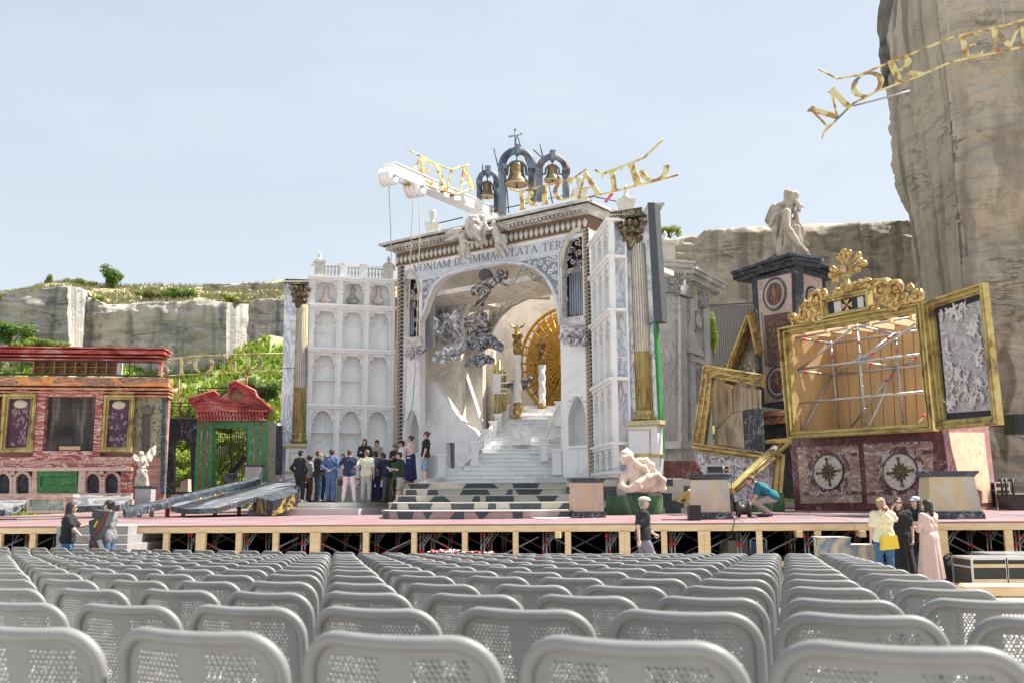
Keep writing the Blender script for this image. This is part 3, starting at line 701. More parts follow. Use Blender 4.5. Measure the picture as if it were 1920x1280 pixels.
# ---------------------------------------------------------------- foliage
def leaf_mat(name, c1, c2):
    m, n, b = _nt(name, .55); co = coords(n); gi = N(n, 'ShaderNodeNewGeometry')
    r = ramp(n, gi.outputs['Random Per Island'], [(0, c1), (1, c2)]); n.links.new(r, b.inputs['Base Color'])
    t = N(n, 'ShaderNodeBsdfTranslucent'); n.links.new(mixc(n, .5, r, (.35,.42,.05), 'MIX'), t.inputs[0]); mx = N(n, 'ShaderNodeMixShader', i_0=.35)
    n.links.new(b.outputs[0], mx.inputs[1]); n.links.new(t.outputs[0], mx.inputs[2]); n.links.new(mx.outputs[0], n.nodes['Material Output'].inputs[0]); return m
M_leafy = leaf_mat('leaf_bright', (.11,.19,.02), (.33,.42,.05)); M_leafd = leaf_mat('leaf_deep', (.035,.09,.015), (.12,.22,.035)); M_leafg = leaf_mat('leaf_grey', (.12,.15,.05), (.26,.28,.12))
M_bark = mat('bark', (.16,.12,.08), .9, bmp=.5)
def crown(lobes, n, size, rng):
    vs = []; fs = []
    for _ in range(n):
        c, r = lobes[rng.randrange(len(lobes))]
        d = V((rng.gauss(0,1), rng.gauss(0,1), rng.gauss(0,1))).normalized(); q = c+V((d.x*r.x, d.y*r.y, d.z*r.z))*(rng.random()**.35)
        nn = (d*.8+V((rng.uniform(-1,1), rng.uniform(-1,1), rng.uniform(-.2,1)))).normalized(); a = nn.orthogonal().normalized(); a = Quaternion(nn, rng.uniform(0, 6.28)) @ a; b = nn.cross(a)
        s = size*rng.uniform(.6, 1.5); o = len(vs)
        vs += [q-a*s, q+b*s*.42+nn*s*.1, q+a*s, q-b*s*.42]; fs.append((o, o+1, o+2, o+3))
    return MB().add(vs, fs)
def bush_proto(seed, tall=1.0, n=900, size=.12, spread=1.0):
    rng = random.Random(seed); lobes = []
    for _ in range(9):
        an = rng.uniform(0, 6.28); r = rng.uniform(.1, .75)*spread
        lobes.append((V((math.cos(an)*r, math.sin(an)*r, rng.uniform(.35, 1.1)*tall)), V((rng.uniform(.28,.5), rng.uniform(.28,.5), rng.uniform(.25,.48)*tall))))
    mb = crown(lobes, n, size, rng); st_ = MB()
    for c, r in lobes: st_.tube([(0,0,-.1), (c.x*.4, c.y*.4, c.z*.5), tuple(c)], [.045,.03,.012], 5)
    return mb, st_
BP = [bush_proto(1, 1, 2000, .085), bush_proto(2, 1.3, 2400, .085), bush_proto(3, .75, 1900, .08, 1.3), bush_proto(4, 1.7, 2400, .08, .7)]
BMe = {}
def bush(px, py, Y, w_px, h_px, kind, leaf, label, z=None, cat='bush', name='bush', group='bushes on the quarry hillside'):
    key = (kind, leaf.name)
    if key not in BMe: BMe[key] = (BP[kind][0].mesh('foliage', leaf), BP[kind][1].mesh('stems', M_bark))
    p = at(px, py, Y); 
    if z is not None: p.z = z
    t = link(bpy.data.objects.new(name, None)); t.location = p; wd = w_px*pxm(Y)/2.1; ht = h_px*pxm(Y)/([1.45,1.85,1.1,2.4][kind])
    t.scale = (wd, wd, ht); t.rotation_euler = (0, 0, px*.37); tag(t, label, cat, group)
    for nm, me in zip(('foliage', 'stems'), BMe[key]): o = link(bpy.data.objects.new(nm, me)); o.parent = t
    return t
bush(210, 541, 72, 62, 42, 1, M_leafd, 'round dark green bush standing on the grassy cliff brow', group='bushes on the cliff brow')
bush(12, 575, 62, 72, 34, 2, M_leafy, 'low yellow green bush at the far left on the cliff edge', group='bushes on the cliff brow')
bush(152, 538, 71, 60, 16, 2, M_leafg, 'flat pale scrub on the cliff brow left of the round dark bush', group='bushes on the cliff brow')
bush(92, 538, 71, 30, 26, 3, M_leafg, 'wispy grey green shrub on the cliff brow at far left', group='bushes on the cliff brow')
bush(184, 571, 64.5, 30, 20, 0, M_leafy, 'small bright bush clinging at the cliff notch below the brow', group='bushes on the cliff brow')
bush(282, 562, 66.5, 62, 26, 2, M_leafg, 'pale scrub bush on the brow, left of two neighbours', group='bushes on the cliff brow')
bush(330, 564, 66.5, 70, 26, 2, M_leafd, 'dark scrub bush on the brow above the streaked wall', group='bushes on the cliff brow')
bush(432, 566, 65, 44, 18, 0, M_leafy, 'bright green bush on the brow over the second sunlit rock corner', group='bushes on the cliff brow')
bush(468, 545, 73, 90, 12, 2, M_leafg, 'thin strip of grey scrub on the highest rock ledge', group='bushes on the cliff brow')
brng = random.Random(5)
spec = [(20,648,58,80,46,1,1),(60,655,58,60,20,2,0),(104,655,59,70,14,2,2),(156,652,58,34,22,3,0),(207,655,58,20,20,3,1),(505,650,56,70,34,0,1),(452,662,56,66,40,1,1),(392,668,55,50,44,3,0),(372,694,54,80,40,2,0),
 (340,690,55,60,26,2,1),(430,700,53,80,34,0,0),(490,690,54,80,38,2,0),(515,720,52,60,34,1,0),(345,730,51,60,40,1,0),(330,765,49.5,70,46,2,0),(350,790,48.5,60,34,1,0),(400,735,51.5,90,30,2,0),(470,742,51.5,60,34,2,2),(512,765,49.5,44,40,1,0),
 (100,700,54,130,30,2,0),(30,700,54,120,34,2,0),(180,700,54,120,34,0,1),(250,700,54,100,34,2,0),(290,690,55,60,28,1,0),(345,862,48,50,42,0,1),(500,800,48.5,40,30,2,1),(436,860,50,40,24,2,1)]
adj = ['rounded','leafy','spreading','upright']; tone = {0:'bright yellow green',1:'deep green',2:'grey green'}
for px, py, Y, w_, h_, k, lf in spec:
    where = 'above the red canopy' if px < 300 and py < 670 else 'behind the open red shelf gallery' if px < 300 else 'seen through the black marble archway' if py > 850 and px < 400 else 'seen through the gate' if py > 850 else 'under the left gilt lettering' if px < 400 else 'behind the green gate pediment' if px < 480 else 'beside the blue veined pillar'
    bn = globals().setdefault('_bl', {}); key_ = (tone[lf], adj[k], where); bn[key_] = bn.get(key_, 0)+1; where = ['', 'a second ', 'a third '][bn[key_]-1]+where
    t = bush(px, py, Y, w_*1.1, h_*1.15, k, (M_leafy, M_leafd, M_leafg)[lf], '%s %s bush on the slope %s' % (tone[lf], adj[k], where))
    t.location.z = min(t.location.z, hz(t.location.x, t.location.y)+ (1.2 if py < 850 else .3))
bush(1256, 446, 57, 50, 26, 1, M_leafy, 'light green bush on top of the back cliff beside the stone finial', group='bushes on the back cliff')
bush(1338, 668, 50, 34, 90, 3, M_leafy, 'bright green sapling growing between the grey stone block and the leaning frame', group='bushes on the back cliff', cat='sapling', name='sapling')
bush(1668, 30, 47, 20, 50, 3, M_leafd, 'dark tuft growing out of the edge of the high rock tower', group='tufts on the rock tower')
bush(1655, 66, 46.5, 22, 26, 0, M_leafg, 'wispy tuft hanging from the left edge of the high rock tower', group='tufts on the rock tower')
# scattered grass and herbs on the slope: nobody could count them
mb = MB(); g = random.Random(9); vs = []; fs = []
for _ in range(22000):
    X = g.uniform(-46, -6); Y = g.uniform(47.3, 65.5); z = hz(X, Y)-.04
    if nzp(X, Y, 5, .35) < -.3: continue
    for q in range(2):
        an = g.uniform(0, 6.28); s = g.uniform(.06, .16); h = g.uniform(.15, .5); o = len(vs)
        vs += [(X-math.cos(an)*s, Y-math.sin(an)*s, z), (X+math.cos(an)*s, Y+math.sin(an)*s, z), (X+g.uniform(-.2,.2), Y+g.uniform(-.2,.2), z+h)]; fs.append((o, o+1, o+2))
mb.add(vs, fs); tag(single('hillside_herbs', mb, M_leafy, 'yellow green herbs covering the slope behind the stage', 'ground cover'), kind='stuff')
mb = MB(); vs = []; fs = []
for _ in range(5200):
    x = g.uniform(0, 560); t = g.random(); a = at(x, np.interp(x, [p[0] for p in front], [p[1] for p in front]), 62 if x < 150 else 65.2 if x < 460 else 69); b = at(x, np.interp(x, [p[0] for p in top], [p[1] for p in top]), 74); p = a.lerp(b, t)
    an = g.uniform(0, 6.28); s = .07; o = len(vs); h = g.uniform(.12, .4)
    vs += [(p.x-s, p.y, p.z-.15), (p.x+s, p.y, p.z-.15), (p.x+g.uniform(-.2,.2), p.y, p.z+h)]; fs.append((o, o+1, o+2))
mb.add(vs, fs); tag(single('dry_grass', mb, M_grass, 'dry straw coloured grass on the cliff brow', 'grass'), kind='stuff')
# grey container wall behind the frames
t = Thing('metal_shed', 'flat grey corrugated metal shed standing under the back cliff', 'shed', at(1380, 700, 52))
mb = MB(); a = at(1325, 575, 52); b = at(1425, 569, 52); lo = at(1380, 790, 52).z
k = 40
for i in range(k):
    x0 = a.x+(b.x-a.x+2)*i/k; x1 = a.x+(b.x-a.x+2)*(i+.5)/k; x2 = a.x+(b.x-a.x+2)*(i+1)/k; z0 = a.z+(b.z-a.z)*i/k
    mb.add([(x0,52,lo),(x1,51.94,lo),(x2,52,lo),(x0,52,z0),(x1,51.94,z0),(x2,52,z0)], [(0,1,4,3),(1,2,5,4)])
mb.box((a.x, 52.05, lo), (b.x+2, 55, min(a.z, b.z)-.05))
t.part('wall', mb, mat('shed_grey', (.30,.29,.29), .6, var=.05))
mb = MB(); mb.bar((a.x-.05, 52, a.z+.04), (b.x+2, 52, b.z+.14), .2, .06); t.part('roof_edge', mb, mat('shed_dark', (.12,.12,.12), .6))
# ================================================================ red theatre house at left
M_redm = blotch('red_marble', [(.18,.02,.02),(.40,.045,.042),(.52,.12,.10),(.60,.32,.27)], 1.2, .5, (.7,1,1.6), 1.2)
M_pink = blotch('pink_marble', [(.34,.07,.06),(.45,.12,.10),(.30,.05,.05),(.70,.56,.48),(.42,.11,.09),(.20,.04,.04),(.50,.17,.14)], 2.2, .5, (.6,1,2.6), .7, rot=(0,.7,0))
M_redo = blotch('red_orange', [(.30,.08,.05),(.52,.20,.10),(.60,.34,.22),(.42,.12,.08),(.62,.30,.16)], 2.0, .5, (.5,1,2.2), .8, rot=(0,.6,0))
M_orange = blotch('orange_marble', [(.52,.17,.06),(.66,.27,.07),(.72,.34,.12),(.05,.07,.10),(.62,.28,.10),(.10,.10,.12),(.60,.22,.07)], 1.5, .5, (.55,1,2.4), .8, rot=(0,.75,0))
M_salmon = marble('salmon_marble', (.62,.42,.33), (.36,.15,.13), 2.2, .10, (.65,.55,.48), (.55,.32,.26), stretch=(.6,1,1.6))
M_rose = marble('rose_marble', (.40,.21,.17), (.54,.41,.34), 1.8, .09, (.40,.15,.13), (.50,.22,.18), stretch=(.6,1,1.6))
M_green = marble('green_marble', (.035,.22,.07), (.22,.42,.20), 1.3, .022, (.02,.12,.04), (.05,.28,.10), dist=2.2)
M_greeng = marble('green_panel', (.02,.16,.035), (.18,.30,.05), 2.4, .03, (.01,.08,.02), (.03,.24,.06), dist=2)
M_plum = blotch('plum_print', [(.05,.012,.035),(.07,.02,.05),(.10,.035,.07)], 2, .5)
M_relief_p = engrave('plum_relief', (.50,.40,.42), (.08,.03,.06), 14, .08)
M_cap = blotch('printed_wall', [(.03,.035,.025),(.18,.18,.10),(.45,.42,.26),(.10,.10,.08)], 3.2, .5, dist=3)
M_gauze = blotch('drape_grey', [(.03,.03,.03),(.10,.09,.08),(.28,.25,.22)], .9, .9, (1.6,1,.5), .6)
H = Pl(-200, 35.3, 320, 36.3)
t = Thing('theatre_house', 'red and orange marble theatre house front with open gallery on top', 'building', H.W(4, dz(-15, 36), -1))
hb = lambda x0,y0,x1,y1,w0,w1,m,nm,lab=None,par=None: t.part(nm, H.rect(MB(), x0,y0,x1,y1,w0,w1), m, par, lab)
wall = hb(-200,743,306,940,-.62,-.30,M_rose,'wall')
hb(-200,703,315,724,-.7,.10,M_orange,'entablature')
mb = MB(); H.rect(mb,-200,724,317,731,-.75,.20); H.rect(mb,-200,731,316,737,-.72,.12); H.rect(mb,-200,737,315,744,-.7,.02); t.part('moulding', mb, M_redo)
# gallery and red cornice
mb = MB(); H.rect(mb,-200,669,302,676,-.7,.0); H.rect(mb,-200,662,304,669.5,-.72,.08); H.rect(mb,-200,651.5,307,662.5,-.8,.26); H.rect(mb,-200,648.5,309,652,-.85,.33)
cor = t.part('cornice', mb, M_redm)
mb = MB()
for i in range(84):
    u0, v0 = H.uv(-60, 659, .26); u = u0+i*.088
    if u < H.uv(304, 659, .26)[0]: H.ubox(mb, u, H.uv(100,661.2,.3)[1], u+.045, H.uv(100,656.5,.3)[1], .26, .30)
t.part('dentil_row', mb, M_redm, cor)
for x in (-42,-1,40,82,123,164,204,242,282):
    t.part('gallery_post', H.line(MB(), (x+1,676), (x,703), .035, -.08, -.04), M_blackp)
mb = MB(); H.line(mb, (302,677), (299,703), .10, -.25, -.05); t.part('gallery_end', mb, M_pink)
mb = MB(); H.line(mb, (-200,698), (300,704.5), .06, -.12, -.04); H.line(mb, (-200,671), (302,679.5), .05, -.1, -.04); t.part('gallery_rail', mb, M_blackp)
mb = MB(); u0, v0 = H.uv(62, 701.5, -.6); u1, v1 = H.uv(222, 676.5, -.6)
H.ubox(mb, u0, v0, u1, v1, -.95, -.93); H.ubox(mb, u0, v1-.03, u1, v1, -.93, -.5)
H.ubox(mb, u0+.03, v0+.28, u1, v0+.30, -.93, -.55); H.ubox(mb, u0+.03, v0, u1, v0+.03, -.93, -.52)
for i in range(9): u = u0+(u1-u0-.03)*i/8; H.ubox(mb, u, v0, u+.03, v1-.03, -.93, -.51)
s_ = Thing('shelf_unit', 'long light brown wooden shelf unit with eight bays on the red gallery', 'shelf', H.W(u0, v0, -.7)); s_.part('carcass', mb, M_ply)
s_.part('side_panel', H.ubox(MB(), u1+.0, v0, u1+.09, v1, -.9, -.52), M_white)
# windows
def quad(a, b, c, d): return [a, b, c, d]
def gframe(T, outer, inner, m, w0=0, w1=.14, steps=((0,.35,1),(.35,.8,.6),(.8,1,.85)), pl=H, nm='frame', par=None):
    return T.part(nm, frame4(pl, MB(), outer, inner, w0, w1, steps), m, par)
gframe(t, [(72,731),(195,731),(188,856),(63,856)], [(87,742),(181,742),(175,845),(80,845)], M_pink, -.32, .05, ((0,1,1),), nm='window_frame')
dr = t.part('drape', H.poly(MB(), [(86,741),(182,741),(176,846),(79,846)], -.31, -.292), M_gauze)
mb = MB()
for i in range(1, 10): H.line(mb, (87+i*9.4,742), (80+i*9.5,845), .012, -.24, -.23)
for i in range(1, 9): H.line(mb, (87-i*.8,742+i*11.4), (181-i*.8,742+i*11.4), .012, -.229, -.219)
t.part('wire_grid', mb, M_blackp)
t.part('sill', H.rect(MB(), 111,836,150,843, -.3,-.2), M_pine)
t.part('pier', H.poly(MB(), [(-60,744),(-3,744),(-10,855),(-67,855)], -.35, -.05), M_cap)
t.part('corner_panel', H.poly(MB(), [(255,743),(306,743),(303,856),(248,856)], -.32, -.22), M_cap)
mb = MB(); 
for i in range(6): H.line(mb, (268+i*2.6,775), (265+i*2.6,850), .028, -.22, -.16-.03*math.sin(i/5*math.pi))
H.poly(mb, [(262,762),(288,762),(284,776),(267,776)], -.22, -.1)
t.part('painted_column', mb, mat('plum_grey', (.16,.12,.11), .6))
t.part('corner_strip', H.poly(MB(), [(304,743),(311,743),(308,925),(300,925)], -.4, -.1), M_darkg)
# rows of moulding under the windows
mb = MB(); H.poly(mb, [(-200,856),(246,855),(246,861.5),(-200,862.5)], -.3, .08); H.poly(mb, [(-200,869),(246,868),(246,875),(-200,876)], -.3, .06); t.part('moulding', mb, M_pink)
mb = MB(); H.poly(mb, [(-200,862.5),(246,861.5),(246,868),(-200,869)], -.3, .02); H.poly(mb, [(-200,876),(247,875),(247,882),(-200,882.5)], -.3, .16); t.part('ledge', mb, M_salmon)
mb = MB()
for i in range(32):
    x = -60+i*9.7
    if x < 244: mb.ball(H.hit(x, 865.3, .02), .035, 8)
t.part('gold_studs', mb, mat('stud_gold', (.70,.42,.12), .5))
t.part('back_panel', H.rect(MB(), -200,882,226,925,-.5,-.12), M_dark)
mb = MB(); H.rect(mb,-200,925,246,938,-.6,.16); H.rect(mb,-200,938,248,945,-.6,.24); t.part('plinth', mb, M_salmon)
gp = t.part('green_panel', H.rect(MB(), 71,882,147,925,-.25,.02), M_greeng)
t.part('green_recess', frame4(H, MB(), [(71,882),(147,882),(146,925),(71,925)], [(78,892),(142,892),(141,911),(77,911)], .0, .10, ((0,1,1),)), M_greeng, gp)
def gothic_niche(x0, x1, ytop, ybot):
    n = 10; out_ = [(x0,ybot),(x0,ytop+18)]; inn = []
    xm = (x0+x1)/2; hw = (x1-x0)/2
    out_ = [(x0, ybot)]+[(xm-hw*math.cos(a), ytop+16-16*math.sin(a)*(1+.12*math.sin(a))) for a in [math.pi*i/n for i in range(n+1)]]+[(x1, ybot)]
    hw2 = hw-5.2
    inn = [(x0+5.2, ybot-.6)]+[(xm-hw2*math.cos(a), ytop+18-12.5*math.sin(a)*(1+.12*math.sin(a))) for a in [math.pi*i/n for i in range(n+1)]]+[(x1-5.2, ybot-.6)]
    H.poly(mb, out_, -.12, .04, [inn]); 
    for x in (x0, x1-5.2): H.rect(mb, x-.8, 893, x+6, 896, -.1, .08); H.rect(mb, x-.6, 920, x+5.8, 925, -.1, .08)
for x0 in (-12, 24, 156, 191):
    mb = MB(); gothic_niche(x0, x0+35, 883, 925); t.part('gothic_arch', mb, M_salmon)
mb = MB(); 
for x in (23.8, 190.5): mb.lathe(H.hit(x, 886, .04), [(.10,0),(.10,.05),(.06,.07)], 14, H.n)
t.part('rosette', mb, M_salmon)
for x in (61, 148): t.part('pilaster', H.rect(MB(), x, 882, x+10, 925, -.12, .1), M_salmon)
mb = MB(); H.rect(mb, 227,882,247,925,-.3,.02); 
for i in range(3): H.rect(mb, 229+i*6, 886, 232.5+i*6, 918, 0, .06)
t.part('fluted_pilaster', mb, M_pink)
t.part('side_panel', H.poly(MB(), [(248,868),(300,868),(298,925),(246,925)], -.9, -.45), M_dark)
gframe(t, [(246,856),(306,856),(302,930),(244,930)], [(252,872),(297,872),(293,921),(250,921)], M_rose, -.5, -.2, ((0,1,1),), nm='panel_frame')
def gilt_picture(o, i, ov, lab, figs):
    p = Thing('framed_picture', lab, 'picture frame', H.hit(o[3][0], o[3][1]), 'gilt frames on the theatre house')
    p.part('frame', frame4(H, MB(), o, i, -.05, .16, ((0,.2,.8),(.2,.55,1),(.55,.85,.6),(.85,1,.8))), M_goldf)
    c = p.part('canvas', H.poly(MB(), i, -.05, .0), M_plum)
    mb = MB(); mb.lathe(H.hit(ov[0], ov[1], 0), [(.001,.06),(.13,.05),(.15,.03),(.17,0)], 16, H.n); q = np.array(mb.v); cc = np.array(H.hit(*ov)); d = np.array(H.d)
    off = (q-cc)@d; q = q+np.outer(off*.55, d); mb.v = [tuple(k) for k in q]; p.part('plaque', mb, mat('ivory', (.62,.56,.42), .6), c)
    rg = random.Random(int(ov[0])); mb = MB()
    for (x, y, r) in figs: mb.ball(H.hit(x, y, .01), r*.6, 8, 0, (1,.4,1)); mb.ball(H.hit(x, y-r*22, .02), r*.35, 8, 0)
    for _ in range(60):
        f = rg.choice(figs); mb.ball(H.hit(f[0]+rg.gauss(0, 3.2), f[1]+rg.gauss(0, 4.5), .0), rg.uniform(.02,.06), 6, 0, (1,.5,1.3))
    p.part('relief_figures', mb, M_relief_p, c)
    mb = MB(); cx = (o[0][0]+o[1][0])/2+2
    for s in (-1, 1):
        H.scroll(mb, cx+s*12, 734, .12, 1.2, math.pi/2, .03, s, .05); H.scroll(mb, cx+s*5, 731, .10, 1.1, 0, .03, -s, .05)
    mb.ball(H.hit(cx, 731, .06), .09, 8); H.rect(mb, cx-22, 736, cx+22, 738, 0, .08)
    p.part('crest', mb, M_goldf)
gilt_picture([(8,738),(71,738),(63,847),(1,848)], [(19,747),(61,747),(53,838),(11,840)], (39,757), 'gilt frame with plum relief left of the dark draped window',
    [(30,775,.09),(48,770,.08),(44,785,.11),(33,795,.06),(50,793,.08),(40,810,.1),(44,820,.13),(36,828,.1),(25,832,.05),(46,830,.09)])
gilt_picture([(197,740),(254,740),(248,847),(190,847)], [(206,749),(245,749),(239,838),(200,838)], (223,759), 'gilt frame with plum portraits right of the dark draped window',
    [(211,782,.1),(231,781,.08),(207,802,.09),(220,800,.09),(235,792,.07),(208,820,.11),(229,820,.08),(218,823,.1),(232,832,.08),(217,834,.06)])
# ================================================================ black marble arch wall and green gate
G = Pl(250, 39.6, 520, 40.4)
t = Thing('arch_wall', 'black marble wall with a round archway left of the green gate', 'wall', G.W(1, 1.1, 0))
arch = [(325,921)]+[(341-16*math.cos(math.pi*i/12), 846-22*math.sin(math.pi*i/12)) for i in range(13)]+[(359,921)]
t.part('wall', G.poly(MB(), [(303,784),(372,784),(372,926),(303,926)], -.5, 0, [arch]), M_dark)
t.part('coping', G.rect(MB(), 303,782,372,785,-.6,.06), mat('coping_green', (.12,.15,.12), .6))
def railing(x0, x1, y0, y1, lab, pl):
    r = Thing('iron_railing', lab, 'railing', pl.hit((x0+x1)/2, y1), 'iron railings by the green gate'); mb = MB()
    pl.line(mb, (x0,y0+3), (x1,y0+3), .035, -.3, -.26); pl.line(mb, (x0,y1), (x1,y1), .035, -.3, -.26); pl.line(mb, (x0,y0+9), (x1,y0+9), .025, -.3, -.27); r.part('rails', mb, M_blackp)
    n = int((x1-x0)/14)
    mb = MB()
    for i in range(n+1): x = x0+(x1-x0)*i/n; pl.line(mb, (x,y0), (x,y1), .035, -.31, -.27)
    r.part('bars', mb, M_blackp); mb = MB()
    for i in range(n):
        xa = x0+(x1-x0)*i/n; xb = x0+(x1-x0)*(i+1)/n; m_ = (xa+xb)/2; ym = (y0+y1)/2+3
        for p, q in (((xa,ym),(m_,y0+9)),((m_,y0+9),(xb,ym)),((xa,ym),(m_,y1)),((m_,y1),(xb,ym))): pl.tube(mb, [p, q], .012, -.29, n=5)
    r.part('ornament', mb, M_blackp)
railing(306, 370, 752, 784, 'black iron railing on top of the black marble arch wall', G)
railing(372, 499, 724, 757, 'brown iron railing behind the red gate pediment', G.back(-1.6))
t = Thing('gate_portal', 'green marble gate portal under a broken red pediment', 'portal', G.hit(430, 918))
for a in ([(370,785),(399,785),(397,918),(363,922)], [(465,785),(500,785),(497,909),(466,912)]):
    p_ = t.part('gate_post', G.poly(MB(), a, -.7, .1), M_green)
    x0, x1 = a[0][0], a[1][0]; b0, b1 = a[3][0], a[2][0]
    for f in (.30, .68):
        t.part('red_strip', G.line(MB(), (x0+(x1-x0)*f,786), (b0+(b1-b0)*f,a[2][1]), .05, .10, .13), M_redm, p_)
t.part('lintel', G.poly(MB(), [(399,785),(465,785),(465,800),(399,800)], -.65, .04), M_green)
mb = MB(); G.poly(mb, [(397,800),(402,800),(401,915),(396,915)], -.6, -.1); G.poly(mb, [(462,800),(466,800),(466,912),(463,912)], -.6, -.1); t.part('jamb', mb, M_green)
t.part('frieze', G.poly(MB(), [(368,771.5),(500,771.5),(499,786.5),(370,786.5)], -.8, .18), mat('deep_red', (.16,.012,.012), .7))
mb = MB(); G.poly(mb, [(368,784.5),(500,784.5),(499,787.5),(370,787.5)], -.8, .30); G.poly(mb, [(366,766.5),(502,767.5),(501,771.5),(367,771.5)], -.85, .40); G.poly(mb, [(368,777.6),(500,777.6),(500,779.6),(368,779.6)], -.8, .26)
for i in range(21):
    x = 368+i*6.1; G.rect(mb, x, 771.5, x+3.6, 777.6, .18, .34); G.rect(mb, x+1.5, 779.6, x+4.9, 784.5, .18, .34)
t.part('entablature', mb, M_redm)
mb = MB()
G.poly(mb, [(352,750),(362,750.5),(401,735),(412,744),(430,757),(508,764),(508.6,769),(502,770),(366,768)], -.8, .30)
G.poly(mb, [(352,749),(401,733.5),(404,737),(362,753)], -.85, .46); 
hole = [(443+15*math.cos(a), 741+9*math.sin(a)) for a in [2*math.pi*i/14 for i in range(14)]]
G.poly(mb, [(405,760),(417,742),(431,731),(430,722),(441,716),(478,734),(480,744),(509,767),(500,764)], -.7, .20, [hole])
G.poly(mb, [(430,721),(441,715),(479,733),(477,739),(441,724),(432,730)], -.8, .42)
G.poly(mb, [(478,737),(510,765),(509,770),(478,746)], -.8, .40)
G.tube(mb, [(353,748),(401,732.5),(412,743)], .07, .48, n=6); G.tube(mb, [(431,730),(430,721),(441,714.5),(478,732.5),(481,743),(509,767)], .07, .44, n=6); G.tube(mb, [(355,752),(432,757),(508,767)], .05, .34, n=6)
t.part('pediment', mb, M_redm)
mb = MB(); G.poly(mb, [(443+14.5*math.cos(a), 741+8.7*math.sin(a)) for a in [2*math.pi*i/14 for i in range(14)]], -.3, -.1); G.tube(mb, [(443+14*math.cos(a), 741+8.4*math.sin(a)) for a in [2*math.pi*i/18 for i in range(18)]], .05, -.05, closed=True)
t.part('tondo', mb, blotch('tondo_m', [(.2,.14,.09),(.42,.33,.2),(.5,.25,.18)], 4))
t = Thing('iron_gate', 'black wrought iron gate standing open inside the green portal', 'gate', G.hit(432, 915)); mb = MB()
for i in range(15):
    x = 403+i*4.2; G.tube(mb, [(x,806),(x,912)], .012, -.35, n=5)
for y in (806,815,893): G.line(mb, (402,y), (463,y), .03, -.37, -.33)
for x in (402,433,463): G.tube(mb, [(x,803),(x,914)], .035, -.35)
t.part('gate_bars', mb, M_blackp)
mb = MB(); G.line(mb, (412,888), (455,838), .05, -3, -2.9); G.line(mb, (428,892), (460,855), .22, -3.2, -2.6)
single('iron_stair', mb, M_blackp, 'dark metal stair flight seen through the iron gate', 'stair')
mb = MB()
for x0, x1, z1 in ((322,345,.0),(337,362,.35)):
    p = at(x0, 905, 42.5); q = at(x1, 905, 42.5); mb.add([(p.x,42,1.2),(q.x,42,1.2),(q.x,43.5,1.2),(p.x,43.5,1.2),(p.x+.2,42.1,2.1+z1),(q.x-.1,42.1,2.2+z1),(q.x-.15,43.3,2.2+z1),(p.x+.2,43.3,2.1+z1)], [(0,3,2,1),(4,5,6,7),(0,1,5,4),(1,2,6,5),(2,3,7,6),(3,0,4,7)])
single('stone_block', mb, mat('dusty_stone', (.48,.42,.36), .9, bmp=.5), 'pair of dusty stone blocks behind the black archway', 'stone block')
mb = MB(); G2 = Pl(480, 43, 540, 43); G2.poly(mb, [(498,790),(520,792),(520,900),(498,900)], -1, 0); single('stone_pier', mb, M_stone, 'rough grey stone pier right of the green gate', 'pier')
mb = MB(); G.poly(mb, [(518,797),(528,797),(527,889),(516,889)], -.5, .2); single('dark_slab', mb, M_dark, 'narrow black marble slab standing beside the blue veined pillar', 'slab')
t = Thing('stone_urn', 'dark wide urn on the ground in front of the iron gate', 'urn', at(431, 905, 38.5)); t.part('bowl', MB().lathe(at(431, 905, 38.5), [(.14,0),(.14,.04),(.20,.10),(.28,.3),(.30,.36),(.32,.38)], 18), M_darkg)
def pedestal(px, pyb, pyt, wt, wb, lab, body_m, cap_m, base_m, Y=None, capf=.12, basef=.16, rot=0, dep=.8):
    """marble pedestal: its base on the deck at pixel (px, pyb); widths in px; returns top point"""
    c = deck(px, pyb) if Y is None else at(px, pyb, Y); k = pxm(c.y)*.985; h = (pyb-pyt)*k; hw = wt*k/2; M = Matrix.Translation(c+V((0, hw*dep, 0))) @ Matrix.Rotation(rot, 4, 'Z')
    t = Thing('pedestal', lab, 'pedestal', c+V((0, hw*dep, 0)), 'marble pedestals')
    def bx(a, z0, z1, b=None):
        b = a if b is None else b
        return MB().hexa([M @ V(p) for p in ((-a,-a*dep,z0),(a,-a*dep,z0),(a,a*dep,z0),(-a,a*dep,z0),(-b,-b*dep,z1),(b,-b*dep,z1),(b,b*dep,z1),(-b,b*dep,z1))])
    w2 = wb*k/2; zb = h*basef; zc = h*(1-capf)
    m_ = bx(w2, 0, zb*.72, w2*.99); m_.merge(bx(w2*.95, zb*.72, zb)); t.part('base', m_, base_m)
    t.part('shaft', bx(w2*.9, zb, zc, hw*.86), body_m)
    m_ = bx(hw*.88, zc, zc+(h-zc)*.4, hw*.94); m_.merge(bx(hw*.97, zc+(h-zc)*.4, zc+(h-zc)*.72, hw*.99)); m_.merge(bx(hw*1.02, zc+(h-zc)*.72, h)); t.part('cap', m_, cap_m)
    return V((c.x, c.y+hw*dep, c.z+h))
M_pedg = marble('pedestal_grey', (.50,.48,.48), (.3,.29,.30), 1.2, .05, None, (.38,.37,.38))
pt = pedestal(266, 949, 911, 35, 33, 'grey pedestal carrying the winged figure beside the theatre house', M_pedg, M_darkg, M_pedg, Y=34.5)
pedestal(472, 906, 870, 34, 28, 'weathered grey pedestal with dark cap in front of the green gate', M_stone, M_darkg, M_stone, Y=38.2)
